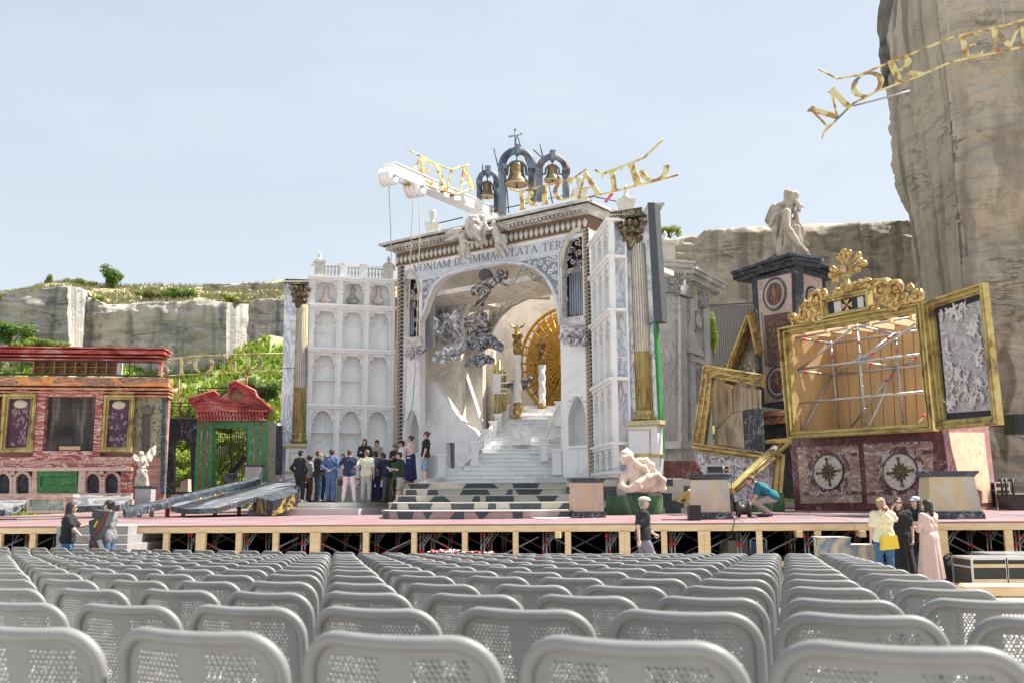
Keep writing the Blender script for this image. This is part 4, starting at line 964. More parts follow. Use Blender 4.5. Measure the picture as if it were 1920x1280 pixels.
# winged statue
def px_chain(items, Y, dep=1.0):
    """items: (x0,y0,r0,dy0, x1,y1,r1,dy1) radii in px, dy in metres towards the viewer"""
    pr = []
    for (x0,y0,r0,d0,x1,y1,r1,d1) in items:
        a = at(x0,y0,Y-d0); b = at(x1,y1,Y-d1); pr.append(('c', tuple(a), tuple(b), r0*pxm(Y), r1*pxm(Y)))
    return pr
Ys = pt.y
pr = px_chain([(266,908,9,0,266,890,7,0),(266,890,7.5,0,267,866,6.5,0),(267,866,7,0,266,858,6,0),(266,857,2.5,0,266,853,2.5,0),(266,850,4.2,.05,266,848,4,.05),
 (261,862,3,.1,252,862,2,.2),(252,862,2,.2,250,856,1.8,.25),(271,862,3,.05,276,872,2.2,.25),(276,872,2.2,.25,268,876,1.8,.35),
 (270,864,4,-.15,278,852,4,-.3),(278,852,4.8,-.3,287,842,4.2,-.4),(287,842,4.2,-.4,291,837,2.4,-.45),(282,858,4,-.25,290,846,2.5,-.4),(276,860,3.5,-.2,286,848,2,-.35),(280,864,3,-.2,287,853,1.5,-.3),(262,862,3,-.2,254,855,3,-.35),(254,855,3,-.35,250,866,1.5,-.35),
 (258,908,6,.05,262,884,5,.1),(274,906,6,.0,271,884,5,.1)], Ys)
mb = body(pr, .022, .05, lambda X, Y, Z: .014*np.sin(34*X+9*np.sin(2.2*Z))+.010*np.sin(20*Z+14*X))
single('winged_statue', mb, M_stat, 'cream winged statue raising one wing on the grey pedestal', 'statue', base=pt)
# ================================================================ gilt lettering on poles at left
def sign_word(T, pl, tops, bots, letters, m, rail_r=.03, w=.03, polym=None):
    """tops / bots: rail polylines in px; letters: (char, bl, br, tr, tl)"""
    for pts in (tops, bots):
        if pts: T.part('rail', pl.tube(MB(), pts, rail_r, w, n=6), m)
    for L in letters:
        mb = MB(); quad_glyph(mb, pl, L[0], *L[1:5], w0=w-.02, w1=w+.03, bold=(L[5] if len(L) > 5 else 1.0)); T.part('letter', mb, m)
M_goldp = blotch('gilt_peeling', [(.10,.22,.20),(.40,.17,.04),(.58,.49,.20),(.68,.61,.30),(.62,.55,.26)], 2.6, .5, (1,1,1), .6)
SP = Pl(300, 47, 530, 46.6)
t = Thing('letter_sign', 'gilt letters S P O N D between two thin rails on the slope at left', 'sign', SP.hit(410, 783), 'gilt letter signs')
sign_word(t, SP, [(262,681),(300,675),(360,668),(440,664),(531,662)], [(262,708),(300,704),(400,700),(492,695),(531,695)],
 [('S',(304,703),(319,702),(319,674),(304,675)),('P',(334,701),(358,700),(358,670),(334,671)),('O',(364,700),(401,699),(401,668),(364,669)),('N',(416,698),(447,697),(447,665),(416,666)),('D',(460,696),(492,695),(492,664),(460,665))], M_goldp, .025)
for x, y0, y1 in ((336,703,790),(463,696,757)): t.part('pole', SP.tube(MB(), [(x,y0),(x,y1)], .035, .03), M_redm)
# ================================================================ tumbled slabs in front
M_slab = marble('slab_top', (.14,.155,.18), (.42,.33,.16), .9, .03, (.34,.35,.37), (.09,.105,.135), stretch=(.5,1.4,1))
def slab(name, pts, Ys_, th, lab, mt=M_slab, edge_m=M_darkg, group='tumbled marble slabs'):
    top = [at(p[0], p[1], y) for p, y in zip(pts, Ys_)]
    mb = MB(); mb.prism(top, (0,0,-th), mi=0, smi=1); k = len(top)
    for i, f in enumerate(mb.f):
        if len(f) == 3 and min(f) >= k: mb.mi[i] = 1
    return single(name, mb, [mt, edge_m], lab, 'slab', group)
a = [(321,948),(331,941),(354,933),(450,911),(534,898),(575,894),(575,905),(540,914),(478,931),(408,951),(375,953),(345,953)]
slab('marble_slab', a, [33.5,34,35,36.5,37,37,35,34.2,33,32.2,32,32.5], .17, 'big tilted grey marble slab with rounded end and gold script')
# gold script on it
mb = MB(); tp = [at(p[0], p[1], y) for p, y in zip(a, [33.5,34,35,36.5,37,37,35,34.2,33,32.2,32,32.5])]; nn = V((0,0,0))
for i in range(len(tp)): nn += (tp[i]-tp[0]).cross(tp[(i+1) % len(tp)]-tp[0])
nn.normalize(); nn = nn if nn.z > 0 else -nn
def onslab(px, py): d = ray(px, py); c_ = sum(tp, V((0,0,0)))/len(tp); q = (c_-CAM).dot(nn)/d.dot(nn); return CAM+d*q+nn*.03
M_script = mat('gold_script', (.62,.42,.12), .5)
for ch, x in (('R',372),('C',395),('D',425)):
    pass
for pts in ([(373,927),(378,931),(374,938)],[(390,925),(412,920),(418,926),(408,931),(395,933),(388,937)],[(405,922),(402,933)],[(360,940),(370,943),(380,942)]): mb.tube([onslab(*p) for p in pts], .035, 6, flat=.3, fdir=tuple(nn))
single('gold_script', mb, M_script, 'faded gold script curling over the rounded marble slab', 'inscription')
slab('marble_beam', [(231,952),(484,893),(489,897),(236,959)], [33.2,36.5,36.2,32.6], .22, 'long narrow dark marble beam sloping up to the green gate', M_darkg)
slab('marble_slab', [(475,930),(512,938),(560,921),(548,912)], [33.2,32.6,33.2,34.5], .5, 'dark slab wedge with gold strokes under the rounded slab', M_darkg, marble('dark_gold', (.03,.03,.035), (.6,.4,.1), .8, .06, None, (.05,.05,.05)))
slab('marble_slab', [(-80,938),(52,936),(46,944),(10,955),(-80,956)], [33,33.5,32.4,31.6,31.6], .2, 'tilted grey slab leaning at the far left edge')
slab('marble_slab', [(137,934),(150,927),(246,927),(246,934),(225,946),(137,948)], [33.5,34.5,34.5,34,32.6,32.6], .2, 'tilted slab with gold veins behind the two people at left')
t = Thing('green_chest', 'pale green marble panel box with salmon frame lying at stage left', 'box', deck(88, 959), None)
Q = Pl(50, 31.9, 130, 32.1); Q2 = Q
t.part('panel', Q.poly(MB(), [(56,935),(120,935),(122,957),(54,957)], -.5, 0), marble('pale_green', (.30,.42,.34), (.6,.62,.5), 2, .08, None, (.16,.28,.22)))
t.part('frame', frame4(Q, MB(), [(54,930),(124,929),(126,960),(51,960)], [(57,935.5),(119,935.5),(121,956),(55,956)], -.55, .08, ((0,1,1),)), M_salmon)
t.part('top_board', Q.poly(MB(), [(50,928),(137,926),(137,931),(50,932)], -.7, .1), M_salmon)
# timber props under the beam
for i, (x, y0, y1) in enumerate(((262,951,964),(285,946,962),(315,940,962),(345,934,940),(405,921,927),(450,912,915))):
    p = at(x, y0, 33.6+i*.4)
    if p.z-.15 > dz(p.x, p.y)+.05: mb = MB(); mb.box((p.x-.06, p.y-.06, dz(p.x, p.y)), (p.x+.06, p.y+.06, p.z-.1)); single('timber_prop', mb, M_redm if i == 2 else M_pine, 'short timber prop %s under the long marble beam' % ['at the low end','second from the low end','painted red','near the middle','fifth from the low end','below the gate'][i], 'prop', 'props under the marble beam')
# ================================================================ central set
Mp = Pl(742, 41.5, 1117, 35.5)
M_beige = marble('beige_marble', (.84,.77,.68), (.42,.38,.35), .6, .030, (.62,.56,.5), (.76,.69,.61))
M_whit = marble('portal_white', (.86,.85,.84), (.50,.51,.53), .4, .020, (.74,.74,.76), (.82,.815,.81), amt=.7)
M_bluew = marble('blue_white', (.60,.63,.68), (.42,.45,.50), 1.5, .05, None, (.52,.55,.61))
M_corn = marble('cornice_stone', (.72,.70,.66), (.28,.27,.26), .9, .06, (.4,.39,.37), (.45,.43,.40), stretch=(1,1,2), bmp=.3)
M_leafbr = mat('frieze_brown', (.16,.10,.06), .7)
M_cream = mat('cream_relief', (.62,.60,.54), .6, var=.1)
M_bead1 = mat('bead_gold', (.50,.36,.22), .6); M_bead2 = mat('bead_dark', (.06,.05,.045), .7)
M_grec = mat('carved_grey', (.74,.75,.77), .6, var=.1)
M_pipe = mat('pipe_blue', (.42,.46,.50), .35, .2); M_pipeb = mat('pipe_dark', (.03,.04,.06), .7)
M_engl = engrave('print_light', (.74,.74,.75), (.14,.14,.16), 1.7, .09, sh=-.02)
M_engd = engrave('print_dark', (.56,.52,.47), (.03,.028,.028), 1.6, .09, sh=.02)
M_engs = engrave('print_scroll', (.58,.56,.50), (.07,.055,.045), 9, .07)
t = P_ = Thing('triumphal_arch', 'huge white marble stage portal with carved frieze and round arch opening', 'portal', Mp.W(4, dz(0, 38), 0))
op = [(787,898),(787,604),(790,594),(796,584),(803,560),(814,535),(832,518),(853,509),(879,502),(905,496.5),(947,491.5),(978,495),(1001,502),(1020,518),(1034,537),(1043,560),(1048,589),(1050,610),(1056,898)]
nicheL = [(759,850)]+[(759+26.5*i/8, 802-34*math.sin(math.pi*i/8)**.8 if 0 < i < 8 else 800) for i in range(9)]+[(785,850)]
nicheR = [(1066,836)]+[(1065+34*i/8, 783-42*math.sin(math.pi*i/8)**.8 if 0 < i < 8 else 783) for i in range(9)]+[(1101,836)]
winL = [(758,632),(758,528),(763,512),(770,508),(778,515),(784,530),(786,548),(785,632)]
winR = [(1054,596),(1053,500),(1057,470),(1066,446),(1079,432),(1091,430),(1094,596)]
t.part('wall', Mp.poly(MB(), [(742,900),(745,492),(1103,420),(1119,900)], -.35, 0, [op[::-1], nicheL, nicheR, winL, winR]), M_whit)
for nn_, wn in ((nicheL,'L'), (nicheR,'R')):
    mb = MB(); xs_ = [p[0] for p in nn_]; ys_ = [p[1] for p in nn_]; Mp.rect(mb, min(xs_)-3, min(ys_)-3, max(xs_)+4, max(ys_)+3, -.95, -.9); P_.part('niche_back', mb, M_marble)
    mb = MB(); Mp.rect(mb, min(xs_)-1, max(ys_)-1, max(xs_)+1, max(ys_)+2, -.8, .10); P_.part('niche_sill', mb, M_white)
# organ pipes in the two arched windows
def pipes(win, x0, x1, yb, n, lens, lab):
    mb = MB(); xs_ = [p[0] for p in win]; ys_ = [p[1] for p in win]; Mp.rect(mb, min(xs_)-2, min(ys_)-2, max(xs_)+2, max(ys_)+2, -.7, -.65)
    bk = P_.part('pipe_case', mb, M_pipeb)
    for i in range(n):
        x = x0+(x1-x0)*(i+.5)/n; rr = (x1-x0)/n*.43*pxm(39)
        a = Mp.hit(x, yb, -.4); b = Mp.hit(x, yb-lens[i % len(lens)], -.4); b = V((a.x, a.y, b.z)); mb = MB().tube([a, a+V((0,0,.15)), b], [rr*.5, rr, rr], 8); P_.part('organ_pipe', mb, M_pipe, bk)
pipes(winL, 759, 776, 631, 6, [70,60,72,66,74,80], '')
pipes(winR, 1068, 1094, 595, 6, [78,88,100,110,100,92], '')
for pts, wd in ((winL,.08), (winR,.12)):
    P_.part('window_arch', Mp.tube(MB(), pts[1:-1] if pts is winL else pts[1:-1], wd, .02, n=6), mat('arch_cream', (.60,.58,.50), .6))
# carved foliage hanging inside the windows
def foliage_scrolls(T, pl, cells, m, w=.0, nm='carved_scrolls', r=.03, par=None):
    mb = MB(); g = random.Random(len(cells)*7+int(cells[0][0]))
    for (x, y, rad) in cells:
        k = rad*pxm(39); pl.scroll(mb, x, y, k, 1.25, g.uniform(0, 6.28), r*(.6+rad/9), g.choice((-1, 1)), w); 
        a = g.uniform(0, 6.28); u, v = pl.uv(x, y, w); pl.utube(mb, [(u+k*math.cos(a), v+k*math.sin(a)), (u+k*1.5*math.cos(a+.3), v+k*1.5*math.sin(a+.3)), (u+k*1.7*math.cos(a+.7), v+k*1.7*math.sin(a+.7))], [r, r*.8, r*.3], w, n=5)
    return T.part(nm, mb, m, par)
foliage_scrolls(P_, Mp, [(763,530,5),(772,520,5),(780,535,5),(764,545,5),(773,548,6),(781,556,5),(766,562,4),(776,572,4),(782,580,4),(780,600,4),(781,618,4),(765,575,3)], M_engs, .0)
foliage_scrolls(P_, Mp, [(1060,500,5),(1059,520,5),(1060,540,5),(1060,560,5),(1060,580,5),(1070,470,6),(1082,455,7),(1086,475,6),(1074,490,5),(1088,492,5),(1064,484,5)], M_engs, .0)
for a, b in (((757,634,788,640),(756,641,789,648)), ((1052,597,1095,603),(1051,603,1097,609))):
    mb = MB(); Mp.rect(mb, *a, 0, .10); Mp.rect(mb, *b, 0, .16); P_.part('window_ledge', mb, M_corn)
# bead strips left and right, egg-and-leaf frieze
def bead_strip(x0t, x1t, yt, x0b, x1b, yb, n, lab=None):
    mb = MB(); Mp.poly(mb, [(x0t,yt),(x1t,yt-1),(x1b,yb),(x0b,yb)], .0, .05); bs = P_.part('bead_strip', mb, M_cream)
    mb = MB(); mb2 = MB()
    for i in range(n):
        f = (i+.5)/n; y = yt+(yb-yt)*f; a = x0t+(x0b-x0t)*f; b = x1t+(x1b-x1t)*f; h = (yb-yt)/n*.34
        Mp.rect(mb, a+(b-a)*.10, y-h, a+(b-a)*.42, y+h*.7, .05, .10); Mp.rect(mb2, a+(b-a)*.58, y-h, a+(b-a)*.80, y+h, .05, .09); Mp.rect(mb2, a+(b-a)*.12, y+h*.75, a+(b-a)*.46, y+h*1.3, .05, .08)
        Mp.rect(mb2, a+(b-a)*.90, y-h*.7, a+(b-a)*.98, y+h, .05, .07)
    P_.part('gilt_beads', mb, M_bead1, bs); P_.part('dark_beads', mb2, M_bead2, bs)
bead_strip(745,757,498, 741,753,898, 54); bead_strip(1091.5,1103.5,428, 1103,1119,898, 62)
vt = lambda x, y: Mp.uv(x, y)[1]
u0, u1 = Mp.uv(744, 480)[0], Mp.uv(1104, 405)[0]
zc1 = Mp.uv(1108, 369.5, .68)[1]; zc0 = Mp.uv(1104, 395, .3)[1]; zf1 = vt(1104,404); zf0 = vt(1104,428)
mb = MB(); Mp.ubox(mb, u0, zf0, u1, zf1, -1.9, .06); fr = P_.part('frieze', mb, M_leafbr)
mb = MB(); n = 40
for i in range(n):
    u = u0+(u1-u0)*(i+.5)/n; d = (u1-u0)/n
    c = Mp.W(u, (zf0+zf1)/2, .07); h = (zf1-zf0)*.40
    for s in (-1, 0, 1):
        a = Mp.W(u, zf0+.06, .08); b = Mp.W(u+s*d*.30, zf1-.07-(.04 if s == 0 else .12), .08); mb.tube([a, (a+b)/2+Mp.n*.02, b], [.04,.065,.04], 5)
P_.part('carved_leaves', mb, M_cream, fr)
mb = MB()
for i in range(120):
    u = u0+(u1-u0)*(i+.5)/120
    Mp.ubox(mb, u-.025, zf1+.01, u+.02, zf1+.05, .06, .09); Mp.ubox(mb, u-.025, zf0-.05, u+.02, zf0-.01, .02, .06)
P_.part('bead_row', mb, M_bead1, fr)
# stepped cornice with a return on the right
mb = MB()
prof = [(zf1+.06, zf1+.16, .10), (zf1+.16, zc0+.10, .20), (zc0+.10, zc0+.30, .42), (zc0+.30, zc1-.10, .58), (zc1-.10, zc1, .68)]
for a, b, wd in prof: Mp.ubox(mb, u0-wd*.7, a, u1+wd*.55, b, -1.9-wd*.3, wd)
co_ = P_.part('cornice', mb, M_corn)
mb = MB()
for i in range(52):
    u = u0+(u1-u0)*(i+.5)/52; Mp.ubox(mb, u-.045, zc0+.0, u+.045, zc0+.09, .2, .36)
P_.part('dentil_row', mb, M_corn, co_)
P_.part('side_wall', Mp.ubox(MB(), u1-.25, 2.0, u1-.01, zf1, -1.95, -.36), M_corn)
# inscription band
band = Mp.poly(MB(), [(758,507),(1092,436),(1092,443),(1056,455),(1048,478),(792,523),(770,524),(758,522)], 0, .035)
bp = P_.part('inscription_band', band, M_bluew)
txt = 'VONIAM DE IMMACVLATA TERR'; adv = [GL[c][1]+.10 for c in txt]; tot_ = sum(adv)
uA, vA = Mp.uv(775, 511.5, .04); uB, vB = Mp.uv(1068, 464, .04); M_ins = mat('inscription_grey', (.22,.22,.24), .6)
vT = Mp.uv(1068, 447.5, .04)[1]-vB; x = 0; mb = MB()
for ch, a in zip(txt, adv):
    if ch != ' ': glyph(mb, ch, lambda gx, gy, x=x: Mp.W(uA+(uB-uA)*(x+gx)/tot_, vA+(vB-vA)*(x+gx)/tot_+gy*vT*.95, 0), Mp.n, .035, .047, .9)
    x += a
P_.part('inscription', mb, M_ins, bp)
# arch rim, spandrel carving
P_.part('arch_rim', Mp.tube(MB(), op[1:-1], .085, .03, n=6), M_grec)
P_.part('spandrel_frame', Mp.tube(MB(), [(792,602),(792,525),(880,506)], .05, .02, n=6), M_grec)
P_.part('spandrel_frame', Mp.tube(MB(), [(985,488),(1047,474),(1051,600)], .05, .02, n=6), M_grec)
sp1 = MB(); Mp.poly(sp1, [(791,600),(791,524),(882,506),(878,503),(832,519),(813,536),(801,562),(794,588)], .0, .012); M_spb = mat('spandrel_ground', (.26,.29,.34), .7); s1 = P_.part('spandrel', sp1, M_spb)  # bluish ground darkened, painting in the shadows behind the carved scrolls
sp2 = MB(); Mp.poly(sp2, [(960,491),(985,486),(1048,473),(1052,600),(1050,602),(1045,560),(1036,536),(1021,516),(1001,500),(978,493)], .0, .012); s2 = P_.part('spandrel', sp2, M_spb)
foliage_scrolls(P_, Mp, [(797,535,5),(806,530,5),(798,550,4),(816,524,5),(805,543,4),(828,519,4),(796,566,3.4),(840,515,3.6),(852,511,3.2),(795,580,2.6),(864,508,2.6),(810,535,4)], M_grec, .03, par=s1)
foliage_scrolls(P_, Mp, [(1040,485,6),(1028,492,6),(1041,503,6),(1014,492,5),(1043,522,5),(1004,494,4),(1032,508,5),(1046,540,4),(1047,556,3.5),(994,492,3.6),(1048,572,3),(1022,502,5),(1038,520,4)], M_grec, .03, par=s2)
foliage_scrolls(P_, Mp, [(760,775,2.5),(783,775,2.5),(763,770,2),(780,770,2)], M_grec, .0, 'fretwork', .02)
foliage_scrolls(P_, Mp, [(1068,752,3),(1096,752,3),(1066,760,2.5),(1099,762,2.5),(1074,745,2.5),(1091,744,2.5)], M_grec, .0, 'fretwork', .025)
# printed cloud cut-outs
def cloud(px_list, pl_or_Y, m, lab, thick=.22, name='painted_cloud', dy=0, group='painted clouds'):
    Y = pl_or_Y; prs = []
    for (x, y, r) in px_list:
        c = at(x, y, Y); k = r*pxm(Y); prs.append(('e', tuple(c), (k, max(thick, k*.5), k*.9)))
    g = random.Random(int(px_list[0][0]))
    for (x, y, r) in px_list:
        for _ in range(3):
            a = g.uniform(0, 6.28); c = at(x+r*.8*math.cos(a), y+r*.7*math.sin(a), Y-.12); k = r*.45*pxm(Y); prs.append(('e', tuple(c), (k, thick*.9, k)))
    mb = body(prs, .055, .06, lambda X, Y_, Z: .022*np.sin(14*X+5*np.sin(7*Z))*np.cos(11*Z+4*np.sin(6*X)))
    return single(name, mb, m, lab, 'cloud cut-out', group)
cloud([(766,660,8),(778,657,8),(790,658,6),(799,655,4),(772,668,6)], 40.4, M_engl, 'small printed cloud at the foot of the left organ window')
cloud([(1056,632,9),(1067,622,11),(1079,626,13),(1090,634,11),(1074,642,9),(1095,645,5),(1061,640,7)], 35.6, M_engl, 'round printed cloud under the right organ window')
# ---------------------------------------------------------------- interior of the portal
inr = Thing('vault_interior', 'beige marble vaulted interior behind the portal with two inner arches', 'interior', Mp.W(4, 2.1, -3))
P2 = Mp.back(-2.6); P3 = Mp.back(-5.0); P4 = Mp.back(-8.6)
inr.part('back_wall', P4.poly(MB(), [(775,905),(775,470),(1226,470),(1226,905)], -.3, 0), M_beige)
# side wall, roof with a slot that lets the sun in
W = Mp.W; ul = Mp.uv(786, 700)[0]-1.9; ur = Mp.back(-1.5).uv(1225, 600)[0]; ur2 = Mp.back(-4.3).uv(1228, 600)[0]
mb = MB(); mb.hexa([W(ul-.25,2,-.36),W(ul,2,-.36),W(ul,2,-8.6),W(ul-.25,2,-8.6),W(ul-.25,10.3,-.36),W(ul,10.3,-.36),W(ul,10.3,-8.6),W(ul-.25,10.3,-8.6)]); inr.part('side_wall', mb, M_marble)
mb = MB(); Mp.ubox(mb, ul-.3, 10.3, ur, 10.5, -3.3, -.4);  Mp.ubox(mb, ul-.3, 10.3, ul+3.0, 10.5, -4.3, -3.3); inr.part('roof', mb, M_beige)
a2 = [(869,905),(866,700),(864,640),(866,612),(871,590),(878,572),(886,561),(897,551),(912,543),(930,538),(960,533),(1000,531),(1040,540),(1066,565),(1078,610),(1084,905)]
inr.part('second_arch', P2.poly(MB(), [(775,470),(1140,450),(1140,905),(1090,905)]+a2[::-1]+[(850,905),(775,905)], -.25, 0), M_beige)
a3 = [(905,905),(905,680),(912,640),(922,615),(936,592),(955,575),(975,565),(992,558),(1030,560),(1080,590),(1098,640),(1104,905)]
inr.part('third_arch', P3.poly(MB(), [(800,500),(1160,470),(1160,905),(1110,905)]+a3[::-1]+[(870,905),(800,905)], -.25, 0), M_beige)
o = inr.part('arch_rim', P2.tube(MB(), a2[2:11], .07, .03), M_grec); inr.part('arch_rim', P3.tube(MB(), a3[2:9], .07, .03), M_engs)
mb = MB(); P2.poly(mb, [(814,650),(814,563),(900,545),(896,551),(885,561),(877,572),(870,590),(865,612),(863,640)], .0, .04); inr.part('relief_panel', mb, M_engl)
foliage_scrolls(inr, P2, [(822,575,6),(835,570,7),(850,565,7),(865,560,6),(878,556,5),(824,592,7),(840,590,7),(855,585,7),(866,575,5),(826,610,6),(842,610,6),(828,630,5)], M_engl, .05, r=.05)
foliage_scrolls(inr, P3, [(926,585,6),(940,577,6),(955,570,5),(968,566,4),(922,600,5),(934,592,5),(946,582,4),(980,562,3),(918,612,4)], M_engs, .05, r=.04)
mb = MB(); P3.poly(mb, [(916,620),(918,570),(992,556),(955,574),(934,593),(922,614)], .0, .04); inr.part('relief_panel', mb, M_engs)
inr.part('hanging_reveal', Mp.poly(MB(), [(787.5,648),(789,603),(796,586),(804,572),(813,566),(813,650)], -1.5, -1.4), M_bluew)
# standing slab with doorway, leaning slabs
Ms = Mp.back(-.9)
sl = Thing('broken_wall', 'slanted broken white marble wall with a small doorway inside the portal', 'wall', Ms.hit(830, 892))
door = [(837,877),(836,829),(852.5,829),(852.5,877)]
sl.part('wall', Ms.poly(MB(), [(784,898),(785,713),(812,715),(818,723),(837,749),(847,764),(868,790),(892,807),(910,836),(893,850),(868,872),(860,898)], -.3, 0, [door]), M_marbleb if False else M_marble)
sl.part('doorway', Ms.poly(MB(), [(833,880),(833,826),(856,826),(856,880)], -.5, -.42), mat('door_grey', (.34,.37,.42), .7))
mb = MB(); Mq = Mp.back(-3.6); Mq.poly(mb, [(803,900),(812,715),(845,690),(869,690),(905,800),(930,900)], -.2, 0); 
single('leaning_slab', mb, M_marble, 'grey white leaning marble slab behind the broken wall', 'slab', 'leaning slabs')
mb = MB(); Mq = Mp.back(-5.6); Mq.poly(mb, [(860,900),(872,688),(925,640),(926,760),(930,900)], -.2, 0)
single('leaning_slab', mb, M_beige, 'beige leaning marble slab left of the gilt organ tubes', 'slab', 'leaning slabs')
# ---------------------------------------------------------------- figures
def figure(chains, Y, m, lab, name='painted_angel', h=.045, k=.08, fold=.02, cat='angel figure', group=None, fq=16):
    pass
    pr = px_chain(chains, Y); mb = body(pr, h, k, lambda X, Y_, Z: fold*np.sin(fq*X+5*np.sin(4*Z)+2*Y_)*np.sin(fq*.7*Z+3*np.sin(6*X)))
    return single(name, mb, m, lab, cat, group)
figure([(948,514,5.5,.1,948,521,4.5,.15),(953,496,1.2,.1,951,511,3,.1),(938,512,7,0,936,522,7,0),(921,530,9,0,936,523,7,0),(904,538,10,0,921,531,9,0),(887,545,6,0,902,538,9,0),(915,546,7,.1,908,556,5,.15),(908,556,5,.15,897,566,3.5,.15),(897,566,3.5,.15,890,574,2.5,.1),(939,531,3.2,.2,955,537.5,2,.25),(890,541,4,0,884,549,3,0),(906,548,7,0,888,551,4,0)],
  37.6, M_engd, 'dark flying angel with shield and spread cloak hanging in the arch')
mb = MB(); c_ = at(911, 517, 37.75); mb.lathe(c_, [(.02,.06),(.22,.05),(.30,.02),(.31,-.02),(.28,-.05)], 24, (.25,-.93,.25)); o_ = single('round_shield', mb, mat('shield_grey', (.11,.10,.10), .7), 'round dark grey shield carried by the flying angel', 'shield')
figure([(960,536,1.3,0,975,508,1.3,0),(975,508,2,0,980,501,5,0),(980,501,4,0,990,510,4,0),(990,510,5,0,1003,522,6,0),(1003,522,6,0,1022,528,7,0),(1022,528,7,0,1032,541,6,0),(1032,541,6,0,1040,552,3,0),(972,516,3,0,966,526,1,0)], 36.8, M_engs, 'brown carved arm with trumpet reaching in from the right of the arch', 'carved_arm', cat='relief')
figure([(909,562,1.6,0,904,574,3.5,0),(904,574,3.5,0,899,586,5,0),(893,592,6,0,874,599,3.5,0),(900,590,6,0,908,592,6,0),(902,606,14,0,897,618,14,0),(886,616,11,.05,880,610,7,.05),(874,611,5,.05,873,602,2,.05),(893,630,12,0,908,624,9,0),(915,612,8,0,912,624,8,0),(880,626,7,0,884,634,8,0)],
  38.6, M_engd, 'dark robed seated figure leaning on the big cloud', 'painted_figure')
figure([(855,584,4,0,853,590,4,0),(853,596,7,0,856,608,6,0),(856,612,6,0,862,624,4,0),(862,624,4,0,868,634,2.5,0),(856,614,5,0,852,634,2.5,0),(846,596,3,0,838,588,2,0),(862,594,3,0,870,586,2,0)], 39.0, M_engl, 'pale printed cherub with raised arms beside the dark figure', 'painted_cherub', k=.05)
figure([(833,592,4,0,836,600,5,0),(838,606,6,0,830,618,5,0),(822,604,4,0,816,596,3,0),(842,600,3,0,848,594,2,0),(818,612,6,0,826,622,6,0)], 40.4, M_engl, 'grey printed figure group at the left inner spandrel', 'painted_cherub', k=.05)
cloud([(885,640,12),(903,645,14),(920,640,14),(932,648,10),(895,655,9),(938,655,5),(876,650,8)], 38.4, M_engd if False else engrave('print_mid', (.52,.52,.53), (.04,.04,.05), 1.8, .09), 'dark swirling cloud under the seated robed figure')
cloud([(826,665,9),(840,658,11),(856,656,11),(868,650,9),(833,675,8),(850,668,8),(815,674,5)], 38.2, M_engl, 'pale swirling cloud left of the dark cloud')
cloud([(880,678,8),(893,674,10),(908,672,10),(920,675,7),(873,685,4),(900,684,6)], 38.0, _mats['print_mid'], 'lowest grey cloud hanging beneath the two larger clouds')
cloud([(955,722,7),(966,716,6),(984,714,7),(994,708,4),(962,730,5),(985,726,6)], 43.6, _mats['print_mid'], 'grey cloud behind the two twisted columns')
# gilt sunburst
SB = Pl(940, 45.5, 1110, 43.0); sb = Thing('gilt_sunburst', 'large golden sunburst disc of open bars at the back of the vault', 'sunburst', SB.hit(1020, 768))
M_gy = mat('sunburst_gold', (.62,.33,.02), .4, .35, var=.2, scale=3)
uc, vc = SB.uv(1062, 674); Rr = SB.uv(1062, 576)[1]-vc
mb = MB()
for q in (1.0,): SB.utube(mb, [(uc+Rr*q*math.cos(a), vc+Rr*q*math.sin(a)) for a in [2*math.pi*i/40 for i in range(40)]], .075, 0, n=6, closed=True)
sb.part('rim', mb, M_gy)
mb = MB(); g = random.Random(4); N_ = 36
for i in range(N_):
    a = 2*math.pi*i/N_; SB.utube(mb, [(uc+.25*math.cos(a), vc+.25*math.sin(a)), (uc+Rr*math.cos(a), vc+Rr*math.sin(a))], [.03,.045], 0, n=5)
sb.part('rays', mb, M_gy)
mb = MB()
for i in range(N_):
    for q in sorted(g.sample([.35,.45,.55,.65,.75,.85,.92], 4)):
        a = 2*math.pi*i/N_; b = 2*math.pi*(i+1)/N_; SB.utube(mb, [(uc+Rr*q*math.cos(a), vc+Rr*q*math.sin(a)), (uc+Rr*q*math.cos(b), vc+Rr*q*math.sin(b))], .03, 0, n=5)
sb.part('cross_bars', mb, M_gy)
mb = MB(); mb.lathe(SB.W(uc, vc, .02), [(.45,0),(.45,.06),(.3,.12),(.05,.16)], 20, SB.n); sb.part('hub', mb, M_gy)
sb.part('backing', MB().lathe(SB.W(uc, vc, -.5), [(Rr*1.0,0),(Rr*1.0,.05)], 40, SB.n), blotch('sunburst_back', [(.22,.12,.03),(.42,.26,.07),(.55,.36,.10),(.25,.17,.08)], .9, .5, metal=.2))
